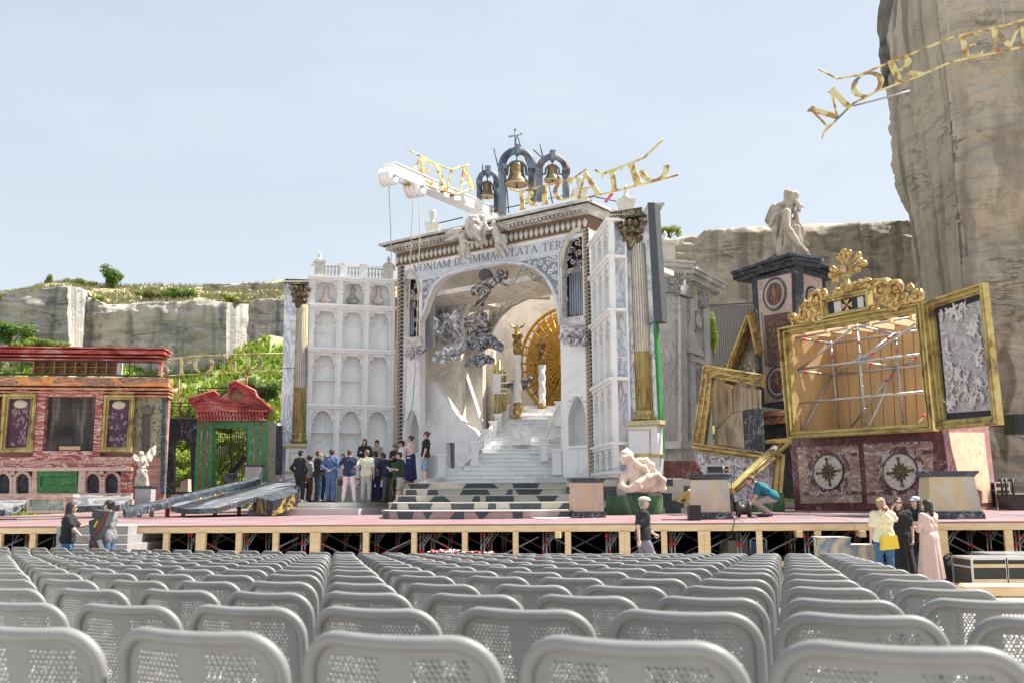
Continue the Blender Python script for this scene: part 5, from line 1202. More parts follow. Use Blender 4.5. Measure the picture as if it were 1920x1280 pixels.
# twisted columns with eagle capitals
def twisted(x, yt, yb, ycap, Y, w_, lab, basey):
    b = at(x, yb, Y); c = Thing('twisted_column', lab, 'column', at(x, basey, Y), 'twisted columns'); hh = (yb-yt)*pxm(Y); r = w_*pxm(Y)/2; vs = []; n, m = 18, 40
    for j in range(m+1):
        for k in range(n):
            an = 2*math.pi*k/n; rr = r*(1+.13*math.cos(2*(an)+j/m*20)); vs.append((b.x+rr*math.cos(an), b.y+rr*math.sin(an), b.z+hh*j/m))
    mb = MB().add(vs, [(j*n+k, j*n+(k+1) % n, (j+1)*n+(k+1) % n, (j+1)*n+k) for j in range(m) for k in range(n)], 0, True); c.part('shaft', mb, M_marble)
    hb_ = (basey-yb)*pxm(Y); q = at(x, basey, Y); c.part('base', MB().lathe(q, [(r*1.25,0),(r*1.3,hb_*.12),(r*.9,hb_*.2),(r*1.35,hb_*.42),(r*1.3,hb_*.6),(r*.85,hb_*.72),(r*1.2,hb_*.85),(r*1.1,hb_)], 16), M_goldb)
    hc = (yt-ycap)*pxm(Y); q = V((b.x, b.y, b.z+hh)); pr = [('c', tuple(q), tuple(q+V((0,0,hc*.9))), r*.85, r*1.05)]
    for k in range(10):
        an = 2*math.pi*k/10
        for z0_, rr in ((.2, 1.0), (.5, 1.1), (.85, 1.3)): d = V((math.cos(an+z0_), math.sin(an+z0_), 0))*r*rr; pr.append(('e', tuple(q+d+V((0,0,hc*z0_))), (r*.22, r*.22, hc*.12)))
    c.part('capital', body(pr, .03, .03), M_gold)
    q = q+V((0,0,hc)); s = r*1.0
    pr = [('c', tuple(q), tuple(q+V((0,0,s*1.3))), s*.7, s*.5), ('c', tuple(q+V((0,0,s*1.6))), tuple(q+V((s*.2,-.1,s*1.8))), s*.32, s*.25)]
    for sx in (-1, 1): pr += [('c', tuple(q+V((sx*s*.3,0,s*1.1))), tuple(q+V((sx*s*1.6,0,s*1.9))), s*.32, s*.25), ('c', tuple(q+V((sx*s*1.5,0,s*1.8))), tuple(q+V((sx*s*2.4,0,s*2.9))), s*.28, s*.08)]
    c.part('eagle', body(pr, .03, .04), M_goldb)
twisted(970.5, 664, 755, 622, 41.6, 14, 'twisted white marble column with gilt eagle, left of two, on a gilt vase foot', 785)
twisted(1016.5, 683, 756, 640, 42.2, 13, 'twisted white marble column with gilt eagle, right of two, before the sunburst', 764)
def organ_tubes(xs_, Y, lab, band):
    q = Thing('gilt_organ', lab, 'organ pipes', at(xs_[0][0], 800, Y), 'gilt organ tubes')
    for x, yt, yb, w_ in xs_:
        a = at(x, yb, Y); b = at(x, yt, Y); q.part('tube', MB().tube([(a.x,a.y,a.z),(a.x,a.y,b.z)], w_*pxm(Y)/2, 10), blotch('organ_gold', [(.14,.09,.02),(.45,.34,.07),(.62,.50,.16)], 4, .35, (3,3,.3), metal=.5))
    return q
q = organ_tubes([(928,671,800,5),(936,675,788,5),(942,688,780,4.5),(947,697,770,4.5)], 41.2, 'left cluster of gilt organ tubes inside the portal', 0)
mb = MB(); b_ = Pl(920, 41.0, 960, 41.0)
for y in (700,716,727,735): b_.rect(mb, 924, y, 951, y+1.6, .1, .35)
b_.rect(mb, 925, 700, 939, 734, .15, .28); q.part('collar', mb, M_white)
q = organ_tubes([(1067,655,690,4.5),(1074,652,690,5),(1081,662,690,4.5),(1086,668,700,4.5),(1091,672,710,4)], 36.7, 'right cluster of gilt organ tubes above the white pulpit', 0)
mb = MB(); Mz = Mp.back(-.5); Mz.poly(mb, [(1052,686),(1062,686),(1084,690),(1096,725),(1096,729),(1062,729),(1060,898),(1052,898)], -1.2, 0)
single('pulpit', mb, M_white, 'white pulpit box with sloped side under the right organ tubes', 'pulpit')
# ---------------------------------------------------------------- staircase
ps = []
stairs = Thing('staircase', 'white marble staircase rising through the portal to the right', 'stairs', at(960, 892, 37))
ns = 21; zz0 = 2.02
lx = [(893,808),(887,816),(882,838),(876,856),(870,874),(850,889),(830,900),(814,920),(812,924),(795,940)]
yl = [(760,981),(772,975),(780,962),(788,945),(800,938),(812,930),(825,920),(838,906),(850,898),(862,884),(870,872),(878,858),(884,825),(888,814),(894,790)]
ytab = [p[0] for p in yl]; xtab = [p[1] for p in yl]
zt = zz0
for i in range(ns):
    Y = 36.4+i*.30; z1 = 2.25+i*.172
    q = (z1-CAMH)/Y; ypix = 640-(q*F_PX*math.cos(PITCH)-F_PX*math.sin(PITCH))/(math.cos(PITCH)+q*math.sin(PITCH))
    xl = np.interp(ypix, ytab, xtab); xr = 1057
    a = at(xl, ypix, Y); b = at(xr, ypix, Y); r_ = (b.x+.4*i*.3)
    mb = MB(); mb.box((a.x, Y+.012, 1.9), (r_, Y+.62, z1-.045)); mb.box((a.x-.02, Y-.03, z1-.04), (r_, Y+.62, z1)); stairs.part('step', mb, M_marble)
mb = MB(); pY = 39.0; a = at(961, 804, pY); b = at(995, 820, pY); mb.box((a.x, pY-.3, b.z-.3), (b.x, pY+.6, a.z+.05)); stairs.part('landing_block', mb, M_marble)
def newel(x, yb, yt, Y, w_=.30, grp='stair newels', lab=''):
    a = at(x, yb, Y); b = at(x, yt, Y); q = Thing('newel_post', lab, 'post', a, grp); mb = MB()
    mb.box((a.x-w_/2, Y-w_/2, a.z-.2), (a.x+w_/2, Y+w_/2, b.z-.06)); q.part('shaft', mb, M_white)
    mb = MB(); mb.box((a.x-w_*.72, Y-w_*.72, b.z-.07), (a.x+w_*.72, Y+w_*.72, b.z)); mb.box((a.x-w_*.6, Y-w_*.6, a.z-.2), (a.x+w_*.6, Y+w_*.6, a.z-.05)); q.part('cap', mb, M_white); return b
words = ['lowest','second','third','fourth','fifth','topmost']; tops = []
for k, (x, yb, yt, Y) in enumerate(((828,884,851,36.5),(891,862,827,38.0),(914,837,804,39.2),(925,820,789,40.0),(934,803,776,40.8),(948,792,759,41.6))):
    tops.append(newel(x, yb, yt, Y, .28, lab='white newel post on the left side of the staircase, %s' % words[k]))
hr = Thing('handrail', 'white sloping handrail on the left side of the staircase', 'handrail', tops[1])
for k in range(1, 5): hr.part('rail', MB().bar(tops[k]-V((0,0,.16)), tops[k+1]-V((0,0,.16)), .08, .12), M_white)
rt = []
for k, (x, yb, yt, Y) in enumerate(((1044,880,842,36.6),(1020,855,820,37.6),(1034,815,783,39.2),(1047,790,752,40.6))): rt.append(newel(x, yb, yt, Y, .24 if k else .32, lab='white newel post on the right side of the staircase, %s' % words[k]))
hr = Thing('handrail', 'grey white handrail on the right side of the staircase', 'handrail', rt[1])
for k in range(1, 3): hr.part('rail', MB().bar(rt[k]-V((0,0,.16)), rt[k+1]-V((0,0,.16)), .08, .12), M_white)
# ================================================================ arcade screens left and right
def arcade(pl, T, ledges, colx, nb, ubounds, zled, round_last, shelf=(), deep=.42, seg=12, big=1.0):
    """ledges as heights z, bays between columns at u positions"""
    U0, U1 = ubounds
    T.part('back_panel', pl.ubox(MB(), U0, zled[-1], U1, zled[0], -deep-.06, -deep), M_marble)
    for i, z in enumerate(zled):
        mb = MB(); pl.ubox(mb, U0-.08, z-.10, U1+.08, z, -deep, .16); pl.ubox(mb, U0-.03, z-.2, U1+.03, z-.1, -.12, .08); T.part('ledge', mb, M_white)
    for r in range(len(zled)-1):
        zt_, zb_ = zled[r]-.2, zled[r+1]; h = zt_-zb_
        for k, (ca, cb) in enumerate(colx):
            mb = MB(); pl.ubox(mb, ca, zb_, cb, zt_, -.14, .0); m_ = (ca+cb)/2; w2 = (cb-ca)/2
            for q in (.06, .12, .18): pl.ubox(mb, m_-w2*1.15, zb_+h*q*.6, m_+w2*1.15, zb_+h*q*.6+.05, -.14, .04)
            pl.ubox(mb, m_-w2*1.2, zt_-h*.32, m_+w2*1.2, zt_-h*.30, -.14, .04); pl.ubox(mb, ca-.0, zb_+h*.1, ca+.04, zt_, 0, .05); pl.ubox(mb, cb-.04, zb_+h*.1, cb, zt_, 0, .05)
            T.part('pilaster', mb, M_white)
            # partition behind each pilaster
        for k in range(len(colx)-1):
            a, b = colx[k][1], colx[k+1][0]; c = (a+b)/2; hw = (b-a)/2; rh = min(h*.46, hw*1.65)
            arch_ = []
            for i in range(seg+1):
                an = math.pi*i/seg; cx_ = c-hw*math.cos(an)
                if round_last and r == len(zled)-2: yy = zt_-rh*1.2+(rh*1.1)*math.sin(an)
                else: yy = zt_-rh*1.15+rh*1.1*math.sin(an)**.6*(1-.10*abs(math.sin(3*an)))
                arch_.append((cx_, yy))
            pts = [(a-.01, zt_-rh*1.35)]+arch_+[(b+.01, zt_-rh*1.35), (b+.01, zt_+.01), (a-.01, zt_+.01)]
            mb = MB(); mb.prism([pl.W(u, v, -.02) for u, v in pts], pl.n*-.06)
            for s in (-1, 1):
                for (fx, fz, fr) in ((.84, .22, .13), (.62, .10, .09), (.9, .62, .10), (.93, .95, .07)):
                    pl.scroll(mb, c+s*hw*fx, zt_-rh*fz-.02, rh*fr*1.25, 1.1, 0, .024, s, .035, px=False, n=10, nn=5)
            T.part('fret_bracket', mb, M_white)
    for r, f, ks in shelf:
        for k in ks: T.part('shelf', pl.ubox(MB(), colx[k][1], zled[r+1]+(zled[r]-zled[r+1])*f, colx[k+1][0], zled[r+1]+(zled[r]-zled[r+1])*f+.03, -deep, -.05), M_white)
Al = Pl(577, 41.0, 739, 42.0)
tA = Thing('arcade_screen', 'white fretwork arcade screen of four storeys left of the portal', 'arcade', Al.W(1.7, dz(-7, 41), 0), 'white arcade screens')
zz = lambda y: Al.uv(660, y)[1]
ub = (Al.uv(577,700)[0], Al.uv(738,700)[0])
fx_ = lambda x: Al.uv(x, 700)[0]
arcade(Al, tA, None, [(fx_(577.5),fx_(586)),(fx_(628.5),fx_(639)),(fx_(679.5),fx_(689.5)),(fx_(729.5),fx_(738.5))], 3, ub, [zz(520.5), zz(572.5), zz(653.5), zz(758), zz(899)], True, shelf=((2,.42,(0,1)),(3,.62,(0,1))))
mb = MB(); Al.ubox(mb, ub[0]-.02, zz(899), ub[0]+.04, zz(521), -.6, -.0); Al.ubox(mb, ub[1]-.04, zz(899), ub[1]+.02, zz(521), -.6, 0); tA.part('side_panel', mb, M_white)
# balustrade with finials
zb = zz(520.5); zr = zz(498)
mb = MB(); Al.ubox(mb, ub[0], zr-.09, ub[1], zr, -.16, .08); tA.part('balustrade_rail', mb, M_white)
for f in (.10, .365, .62, .92):
    u = ub[0]+(ub[1]-ub[0])*f; w2 = .2 if f in (.10, .92) else .11; mb = MB(); Al.ubox(mb, u-w2, zb, u+w2, zr+.02, -.3, .12); Al.ubox(mb, u-w2-.06, zr+.02, u+w2+.06, zr+.09, -.36, .18)
    if w2 > .15: Al.ubox(mb, u-w2-.02, zr+.09, u+w2+.02, zr+.16, -.32, .14); mb.lathe(Al.W(u, zr+.16, -.1), [(.2,0),(.12,.08),(.05,.12),(.09,.2),(.08,.28),(.02,.38)], 12)
    tA.part('balustrade_pier', mb, M_cream if w2 > .15 else M_white)
for i in range(19):
    u = ub[0]+(ub[1]-ub[0])*(.16+.72*i/18); 
    if min(abs((u-ub[0])/(ub[1]-ub[0])-f) for f in (.365,.62)) < .04: continue
    hh = zr-zb-.09; tA.part('baluster', MB().lathe(Al.W(u, zb, -.04), [(.05,0),(.05,.04),(.028,.08),(.06,hh*.45),(.03,hh*.8),(.05,hh)], 8), M_cream)
# three painted busts in the top row niches
M_flesh = blotch('bust_paint', [(.60,.40,.32),(.66,.60,.55),(.70,.67,.63)], 4, .6)
for k, (x, m_, lab) in enumerate(((611,M_flesh,'white mitred bust with red collar in the top left niche of the arcade'),(661.5,mat('bust_grey', (.52,.48,.42), .6, col2=(.2,.18,.15)),'grey gold bust with pointed hat in the top middle niche of the arcade'),(709.5,M_flesh,'white mitred bust in the top right niche of the arcade'))):
    b = Al.hit(x, 570, -.28); pr = [('e', (b.x,b.y,b.z+.22), (.17,.14,.24)), ('e', (b.x,b.y,b.z+.12), (.28,.16,.16)), ('c', (b.x,b.y,b.z+.4), (b.x,b.y,b.z+.5), .07,.06), ('e', (b.x,b.y-.02,b.z+.58), (.10,.11,.13)), ('c', (b.x,b.y,b.z+.66), (b.x,b.y,b.z+.84), .09,.03), ('c', (b.x-.2,b.y-.1,b.z+.2), (b.x+.05,b.y-.2,b.z+.25), .05,.04)]
    single('bust', body(pr, .025, .04), m_, lab, 'bust', 'busts in the arcade niches')
Br = Pl(1113, 35.6, 1156, 31.7)
tB = Thing('arcade_screen', 'white gothic arcade screen seen edge-on right of the portal', 'arcade', Br.W(2, dz(4, 33), 0), 'white arcade screens')
zB = lambda y: Br.uv(1113, y)[1]
UB = (Br.uv(1113,700)[0], Br.uv(1150,700)[0]); cw = .26; cols = [(UB[0]+(UB[1]-UB[0]-cw)*k/3, UB[0]+(UB[1]-UB[0]-cw)*k/3+cw) for k in range(4)]
arcade(Br, tB, None, cols, 3, UB, [zB(452), zB(517), zB(610), zB(728), zB(838), zB(887)], False, shelf=((2,.3,(0,1,2)),), deep=.5)
# ================================================================ blue-veined pillars with gilt columns
M_colw = marble('column_white', (.70,.69,.68), (.45,.42,.35), 2, .05, None, (.60,.59,.57), stretch=(3,3,.3))
M_colg = blotch('column_gilt', [(.16,.10,.03),(.34,.26,.09),(.50,.42,.18)], 3, .45, (2,2,.25), metal=.2)
M_capd = blotch('capital_bronze', [(.02,.016,.012),(.10,.075,.035),(.34,.27,.13)], 5, .4, metal=.2)
def pillar(pl, outline, colx, ys, lab, capx, ped, strip, mid, T_=None, rod=None):
    """outline px polygon; colx=(x0t,x1t,x0b,x1b); ys=(cap top, cap bottom, shaft bottom, base bottom)"""
    T = Thing('painted_pillar', lab, 'pillar', pl.hit(outline[-1][0], outline[-1][1]), 'blue veined pillars')
    T.part('panel', pl.poly(MB(), outline, -.22, 0), M_marbleb)
    a = pl.hit((colx[0]+colx[1])/2, ys[1], .0); b = pl.hit((colx[2]+colx[3])/2, ys[2], .0); r1 = (colx[1]-colx[0])/2*pxm(a.y); r0 = (colx[3]-colx[2])/2*pxm(b.y)
    n = 36; 
    def sh(f0, f1, m, nm):
        mb = MB(); vs = []; mm = 6
        for j in range(mm+1):
            f = f0+(f1-f0)*j/mm; c = b.lerp(a, f); r = r0+(r1-r0)*f
            for k in range(n*3):
                an = 2*math.pi*k/(n*3); rr = r*(1-.09*(.5+.5*math.cos(an*18))); vs.append(c+pl.d*rr*math.cos(an)+pl.n*rr*.75*math.sin(an))
        q = n*3; mb.add(vs, [(j*q+k, j*q+(k+1) % q, (j+1)*q+(k+1) % q, (j+1)*q+k) for j in range(mm) for k in range(q)], 0, False); T.part(nm, mb, m)
    sh(0, mid, M_colg, 'lower_shaft'); sh(mid, 1, M_colw, 'upper_shaft')
    mb = MB()
    for i in range(10):
        an = math.pi*i/9; 
        pl_c = [b+pl.d*(r0*1.0)*math.cos(an)+pl.n*(r0*.76*math.sin(an)+.01), a+pl.d*(r1*1.0)*math.cos(an)+pl.n*(r1*.76*math.sin(an)+.01)]
        mb.tube([pl_c[0], pl_c[1]], .012, 4)
    T.part('gilt_fillets', mb, M_goldf)
    # capital
    cx_, ct, cb = (capx[0]+capx[1])/2, ys[0], ys[1]; k_ = pxm(a.y); H2 = (cb-ct)*k_; base = pl.hit(cx_, cb, .0); W2 = (capx[1]-capx[0])*k_/2; pr = [('c', tuple(base), tuple(base+V((0,0,H2*.85))), r1*.9, W2*.6)]
    for row_, (z_, rr, s) in enumerate(((.2, 1.15, .26), (.48, 1.4, .3), (.78, 1.75, .3))):
        for i in range(7):
            an = math.pi*(i+.5*(row_ % 2))/6.5; d = pl.d*r1*rr*math.cos(an)+pl.n*r1*rr*math.sin(an)*.9; pr.append(('e', tuple(base+d+V((0,0,H2*z_))), (r1*s, r1*s, H2*.11)))
            pr.append(('e', tuple(base+d*1.15+V((0,0,H2*(z_+.08)))), (r1*s*.7, r1*s*.7, H2*.05)))
    for s in (-1, 1): pr.append(('e', tuple(base+pl.d*s*W2*.85+pl.n*r1*.6+V((0,0,H2*.82))), (W2*.2, W2*.2, H2*.13)))
    T.part('capital', body(pr, .035, .03, lambda X, Y_, Z: .012*np.sin(45*X+20*Z)*np.sin(38*Z)), M_capd)
    mb = MB(); pl.ubox(mb, pl.uv(capx[0],ct)[0]-.05, pl.uv(cx_,ct+1)[1], pl.uv(capx[1],ct)[0]+.02, pl.uv(cx_,ct-3)[1], 0, r1*1.3); T.part('abacus', mb, M_capd)
    mb = MB(); y0, y1 = ys[2], ys[3]; c = pl.hit((colx[2]+colx[3])/2, y1, .0); hh = (y1-y0)*pxm(c.y)
    mb.lathe(c, [(r0*1.32,0),(r0*1.34,hh*.25),(r0*1.1,hh*.35),(r0*1.05,hh*.55),(r0*1.2,hh*.7),(r0*1.02,hh)], 24); T.part('column_base', mb, M_colg)
    x0, x1, y0, y1, y2 = ped; mb = MB(); pl.rect(mb, x0-5, y0, x1+3, y0+5, 0, r0*1.6+.1); pl.rect(mb, x0-3, y0+5, x1+2, y0+9, 0, r0*1.6); pp = T.part('pedestal_cap', mb, mat('ped_gilt', (.50,.46,.26), .5))
    mb = MB(); pl.rect(mb, x0, y0+9, x1, y1, 0, r0*1.5); pl.rect(mb, x0-2, y1, x1+2, y2, 0, r0*1.55); pd = T.part('pedestal', mb, mat('ped_white', (.70,.71,.74), .5, var=.05))
    w_ = r0*1.5; T.part('inlay_frame', frame4(pl, MB(), [(x0+8,y0+17),(x1-5,y0+17),(x1-5,y1-3),(x0+8,y1-3)], [(x0+9.2,y0+18.2),(x1-6.2,y0+18.2),(x1-6.2,y1-4.2),(x0+9.2,y1-4.2)], w_, w_+.02), M_goldf, pd)
    mb = MB(); pl.rect(mb, x0-1, y1-3, x1+1, y1+1, 0, w_+.06); T.part('gilt_band', mb, M_goldf, pd)
    mb = MB(); sx0, sx1, sy = strip; pl.rect(mb, sx0, sy, sx1, sy+9, 0, .10); s_ = T.part('top_moulding', mb, M_capd); mb = MB()
    for i in range(14): x = sx0+(sx1-sx0)*(i+.5)/14; mb.ball(pl.hit(x, sy+5, .11), .035, 6)
    for dy in (14, 19): pl.rect(mb, sx0, sy+dy, capx[0]+2, sy+dy+1.6, 0, .02)
    T.part('moulding_beads', mb, M_colw, s_); return T
PL_ = Pl(526, 40.6, 578, 40.8)
pL = pillar(PL_, [(534,523),(579,524),(573,898),(524,898)], (557,577,548.5,572.5), (535,572,811,829), 'blue veined white pillar with gilt fluted column left of the arcade', (546,578), (536,572,831,886,898), (534,579,523), .35)
PR = Pl(1143, 32.4, 1240, 31.5)
pR = pillar(PR, [(1143,397),(1203,399),(1216,380),(1228,610),(1238,893),(1161,893),(1151,690)], (1181.5,1210.5,1192.5,1226), (411,459,768,787), 'blue veined white pillar with tall gilt fluted column right of the portal', (1162,1212), (1178,1234,789,855,893), (1143,1203,398), .345)
for pl, a, b, T in ((PL_, (526,690), (572,690), pL), (PR, (1212,612), (1226,603), pR)): T.part('joint_line', pl.tube(MB(), [a, b], .012, .01), M_blackp)
mb = MB(); PR.poly(mb, [(1214,380),(1227,380),(1242,602),(1226,604)], -.25, .25); pR.part('edge_board', mb, mat('edge_dark', (.07,.075,.085), .6))
mb = MB(); PR.poly(mb, [(1225,604),(1230,602),(1242,862),(1237,862)], -.2, .06); pR.part('green_edge', mb, mat('edge_green', (.03,.22,.05), .6))
mb = MB(); PR.poly(mb, [(1227,381),(1246,380),(1232,404)], -.35, -.3); PR.poly(mb, [(1238,592),(1243,592),(1242,606),(1230,612)], -.3, -.1); pR.part('corner_cap', mb, M_corn)
# ================================================================ roofline: urns, bells, crane, letters
def finial(x, yb, yt, w_px, Y, lab, kind='urn', mt=None):
    mt = mt or M_cream; c = at(x, yb, Y); k = pxm(Y); h = (yb-yt)*k; r = w_px*k/2; q = Thing('stone_urn' if kind == 'urn' else 'stone_finial', lab, kind, c, 'urns and finials on the cornice')
    mb = MB(); mb.box((c.x-r, c.y-r, c.z), (c.x+r, c.y+r, c.z+h*.30)); mb.box((c.x-r*1.2, c.y-r*1.2, c.z+h*.30), (c.x+r*1.2, c.y+r*1.2, c.z+h*.38)); q.part('plinth', mb, mt)
    if kind == 'urn': q.part('urn', MB().lathe((c.x, c.y, c.z+h*.38), [(r*.85,0),(r*.35,h*.10),(r*.3,h*.22),(r*.62,h*.36),(r*.45,h*.46),(r*.6,h*.52),(r*.55,h*.60),(r*.1,h*.62)], 14), mt)
    else: q.part('knob', MB().lathe((c.x, c.y, c.z+h*.38), [(r*1.0,0),(r*.3,h*.22),(r*.2,h*.26),(r*.34,h*.36),(r*.28,h*.46),(r*.05,h*.6)], 14), mt)
finial(811, 436, 392, 24, 41.2, 'pale stone urn on the left end of the portal cornice')
finial(1087, 372, 329, 24, 37.5, 'pale stone urn behind the letter A at the right end of the portal cornice')
finial(1174, 398, 340, 28, 36.5, 'pale stone finial above the right pillar', 'finial')
M_bell = blotch('bell_bronze', [(.06,.16,.13),(.20,.13,.06),(.30,.20,.08),(.36,.26,.12)], 2.5, .4, metal=.5)
M_patina = marble('arch_slate', (.055,.085,.14), (.32,.16,.07), 1.2, .09, (.22,.27,.33), (.03,.048,.08), stretch=(1,1,.6), rough=.6)
bT = Thing('bell_tower', 'three slate blue bell arches with a cross on top of the portal', 'bell tower', at(967, 404, 39))
def bell_arch(xl, xr, yt, yl, yr, Y, th):
    k = pxm(Y); xm = (xl+xr)/2; ri = (xr-xl)/2-th/2; ys_ = yt+th/2+ri; pts = [(xl+th/2, yl), (xl+th/2, (yl+ys_)/2)]+[(xm-ri*math.cos(a), ys_-ri*math.sin(a)) for a in [math.pi*i/14 for i in range(15)]]+[(xr-th/2, (yr+ys_)/2), (xr-th/2, yr)]
    w3 = [at(p[0], p[1], Y) for p in pts]; g_ = bT.part('arch', MB().tube(w3, th*k*.56, 10), M_patina); mb = MB()
    for off in (-1, 0, 1): mb.tube([p+V((0,-th*k*.5,0))+V(((xm-p_[0])*k*off*.10 if abs(p_[0]-xm) > ri*.7 else 0, 0, 0)) for p, p_ in zip(w3, pts)], .025, 5)
    bT.part('ribs', mb, M_patina, g_); c = at(xm, yt+th/2, Y); mb = MB(); mb.add([c+V(q) for q in ((-.08,-.24,-.18),(.08,-.24,-.18),(.12,-.26,.2),(-.12,-.26,.2),(-.08,.2,-.18),(.08,.2,-.18),(.12,.22,.2),(-.12,.22,.2))], [(0,1,2,3),(7,6,5,4),(0,4,5,1),(1,5,6,2),(2,6,7,3),(3,7,4,0)]); bT.part('keystone', mb, M_patina, g_)
    mb = MB()
    for x in (xl+th/2, xr-th/2): c = at(x, ys_+4, Y); mb.box((c.x-th*k*.62, c.y-.26, c.z-.10), (c.x+th*k*.62, c.y+.26, c.z+.10))
    bT.part('impost', mb, M_patina, g_)
def bell(x0, x1, yt, yb, Y, lab, ytop):
    c = at((x0+x1)/2, yb, Y); k = pxm(Y); r = (x1-x0)/2*k; h = (yb-yt)*k; q = Thing('bell', lab, 'bell', c, 'bronze bells')
    q.part('body', MB().lathe(c+V((0,0,h*.08)), [(r*.88,-.0),(r,h*.0),(r*.93,h*.10),(r*.72,h*.26),(r*.60,h*.45),(r*.56,h*.75),(r*.50,h*.86),(r*.25,h*.92),(r*.05,h*.93)], 28), M_bell)
    q.part('rim', MB().tube([c+V((r*.93*math.cos(a), r*.93*math.sin(a), h*.08)) for a in [2*math.pi*i/28 for i in range(28)]], r*.08, 6, closed=True), mat('bell_rim', (.50,.38,.26), .5, .3))
    mb = MB(); mb.tube([c+V((0,0,h*.8)), c+V((0,0,-h*.02))], r*.05, 6); mb.ball(c+V((0,0,-h*.02)), r*.11, 8); q.part('clapper', mb, M_blackp)
    top = at((x0+x1)/2, ytop, Y); mb = MB(); z2 = c.z+h*1.02; mb.tube([V((c.x-r*1.15, c.y, c.z+h*.48)), V((c.x-r*.8, c.y, c.z+h*.5)), V((c.x-r*.72, c.y, c.z+h*.85)), V((c.x-r*.4, c.y, z2)), V((c.x, c.y, z2+r*.1)), V((c.x+r*.4, c.y, z2)), V((c.x+r*.72, c.y, c.z+h*.85)), V((c.x+r*.8, c.y, c.z+h*.5)), V((c.x+r*1.15, c.y, c.z+h*.48))], r*.12, 6); mb.tube([(c.x, c.y, z2), (c.x, c.y, top.z)], .03, 5); q.part('yoke', mb, M_patina)
bell_arch(935, 1005, 276, 405, 380, 38.6, 14); bell_arch(894, 936, 318, 392, 400, 39.3, 10); bell_arch(1005, 1067, 288, 378, 372, 37.9, 12)
bell(945, 993, 302, 350, 38.6, 'largest bronze bell in the middle arch', 288); bell(899, 928, 340, 372, 39.3, 'smallest bronze bell in the left arch', 328); bell(1018.5, 1053, 309, 342, 37.9, 'middle sized bronze bell in the right arch', 300)
for x, y0, y1 in ((942,404,330),(950,404,330),(997,380,330),(1010,378,330),(1018,376,335),(944,360,400)): pass
mb = MB(); Yc = 38.6; k = pxm(Yc)
for a, b, r in (((966.5,279),(966.5,246),2.0),((957,256.5),(976,252.5),1.6)): mb.tube([at(*a, Yc), at(*b, Yc)], r*k, 6)
for p in ((966,244),(956,257),(977,252)):
    for d in ((-1.6,0),(1.6,0),(0,-1.8)): mb.ball(at(p[0]+d[0], p[1]+d[1], Yc), 1.5*k, 8)
bT.part('cross', mb, M_patina)
def rods(ps, Y, lab, m=M_blackp, r=.025):
    for i, (a, b) in enumerate(ps): single('steel_rod', MB().tube([at(*a, Y), at(*b, Y)], r, 6), m, 'thin dark steel rod '+lab[i], 'rod', 'steel rods around the bells')
rods([((905,308),(905,322)),((926,279),(936,322)),((970,256),(991,314)),((1000,281),(1016,296)),((1012.5,271),(1018,296)),((920,397),(1066,364)),((822,419),(868,408)),((1114,369),(1156,378)),((1030,350),(1036,382)),((950,350),(954,400))], 39.0,
 ['standing on the left bell arch','leaning between left and middle bell arch','bracing the cross on the middle bell arch','leaning left of the right bell arch','standing on the right bell arch','running low behind the letters R I C','from the left urn to the crane beam','right of the letter A','under the right bell','under the largest bell'])
# crane beam
cr = Thing('crane_beam', 'white marbled crane beam jutting out from the portal roof with pulleys', 'crane', at(920, 405, 39.3))
ea, eb = at(728, 318, 33.0), at(921, 402, 39.8); d = (eb-ea).normalized(); side = d.cross(V((0,0,1))).normalized(); up = side.cross(d)
cr.part('beam', MB().obox((ea+eb)/2, (eb-ea)/2, side*.26, up*.22), M_whit)
cr.part('beam_top', MB().obox((ea+eb)/2+up*.235, (eb-ea)/2, side*.30, up*.015), M_white)
def pulley(x, y, r_px, Y, wd):
    c = at(x, y, Y); r = r_px*pxm(Y); q = MB()
    for o_ in (-wd, -wd*.3, wd*.35, wd): q.lathe(c+side*o_-side*.03, [(r*.2,0),(r,0),(r,.06),(r*.2,.06)], 26, side)
    q.lathe(c-side*wd, [(r*.8,0),(r*.8,wd*2)], 24, side); cr.part('pulley', q, M_white)
    cr.part('axle', MB().lathe(c-side*(wd+.14), [(r*.18,0),(r*.18,wd*2+.28)], 12, side), M_steel)
pulley(727, 332, 18, 33.0, .22); pulley(777, 352, 20, 34.6, .26)
a = at(745, 334, 33.3); b = at(772, 345, 34.6); cr.part('winch_drum', MB().tube([a, a.lerp(b, .5)], .13, 14), M_white); cr.part('winch_drum', MB().tube([a.lerp(b, .5), b], .16, 14), mat('brass', (.45,.33,.15), .4, .5))
M_rope = mat('rope', (.55,.48,.36), .9); M_ropeg = mat('rope_green', (.10,.42,.25), .9)
for pts, m, lab in (([(729,350),(732,420),(735,520),(739,620),(742,720),(745,830)], M_rope, 'outermost rope hanging from the crane pulley to the arcade'), ([(775,372),(771,450),(768,540),(763,640),(760,740),(756,800)], M_rope, 'left one of two ropes from the inner pulley'), ([(788,372),(786,480),(782,600),(778,700),(776,722)], M_rope, 'right one of two ropes from the inner pulley'), ([(776,722),(775,745),(771,770),(764,785),(757,792),(754,780),(757,776)], M_ropeg, 'green rope end looped beside the left portal strip')):
    single('rope', MB().tube([at(p[0], p[1], 33.6+ (i*.9 if m is M_rope else 5)) for i, p in enumerate(pts)], .018, 5), m, lab, 'rope', 'ropes of the crane')
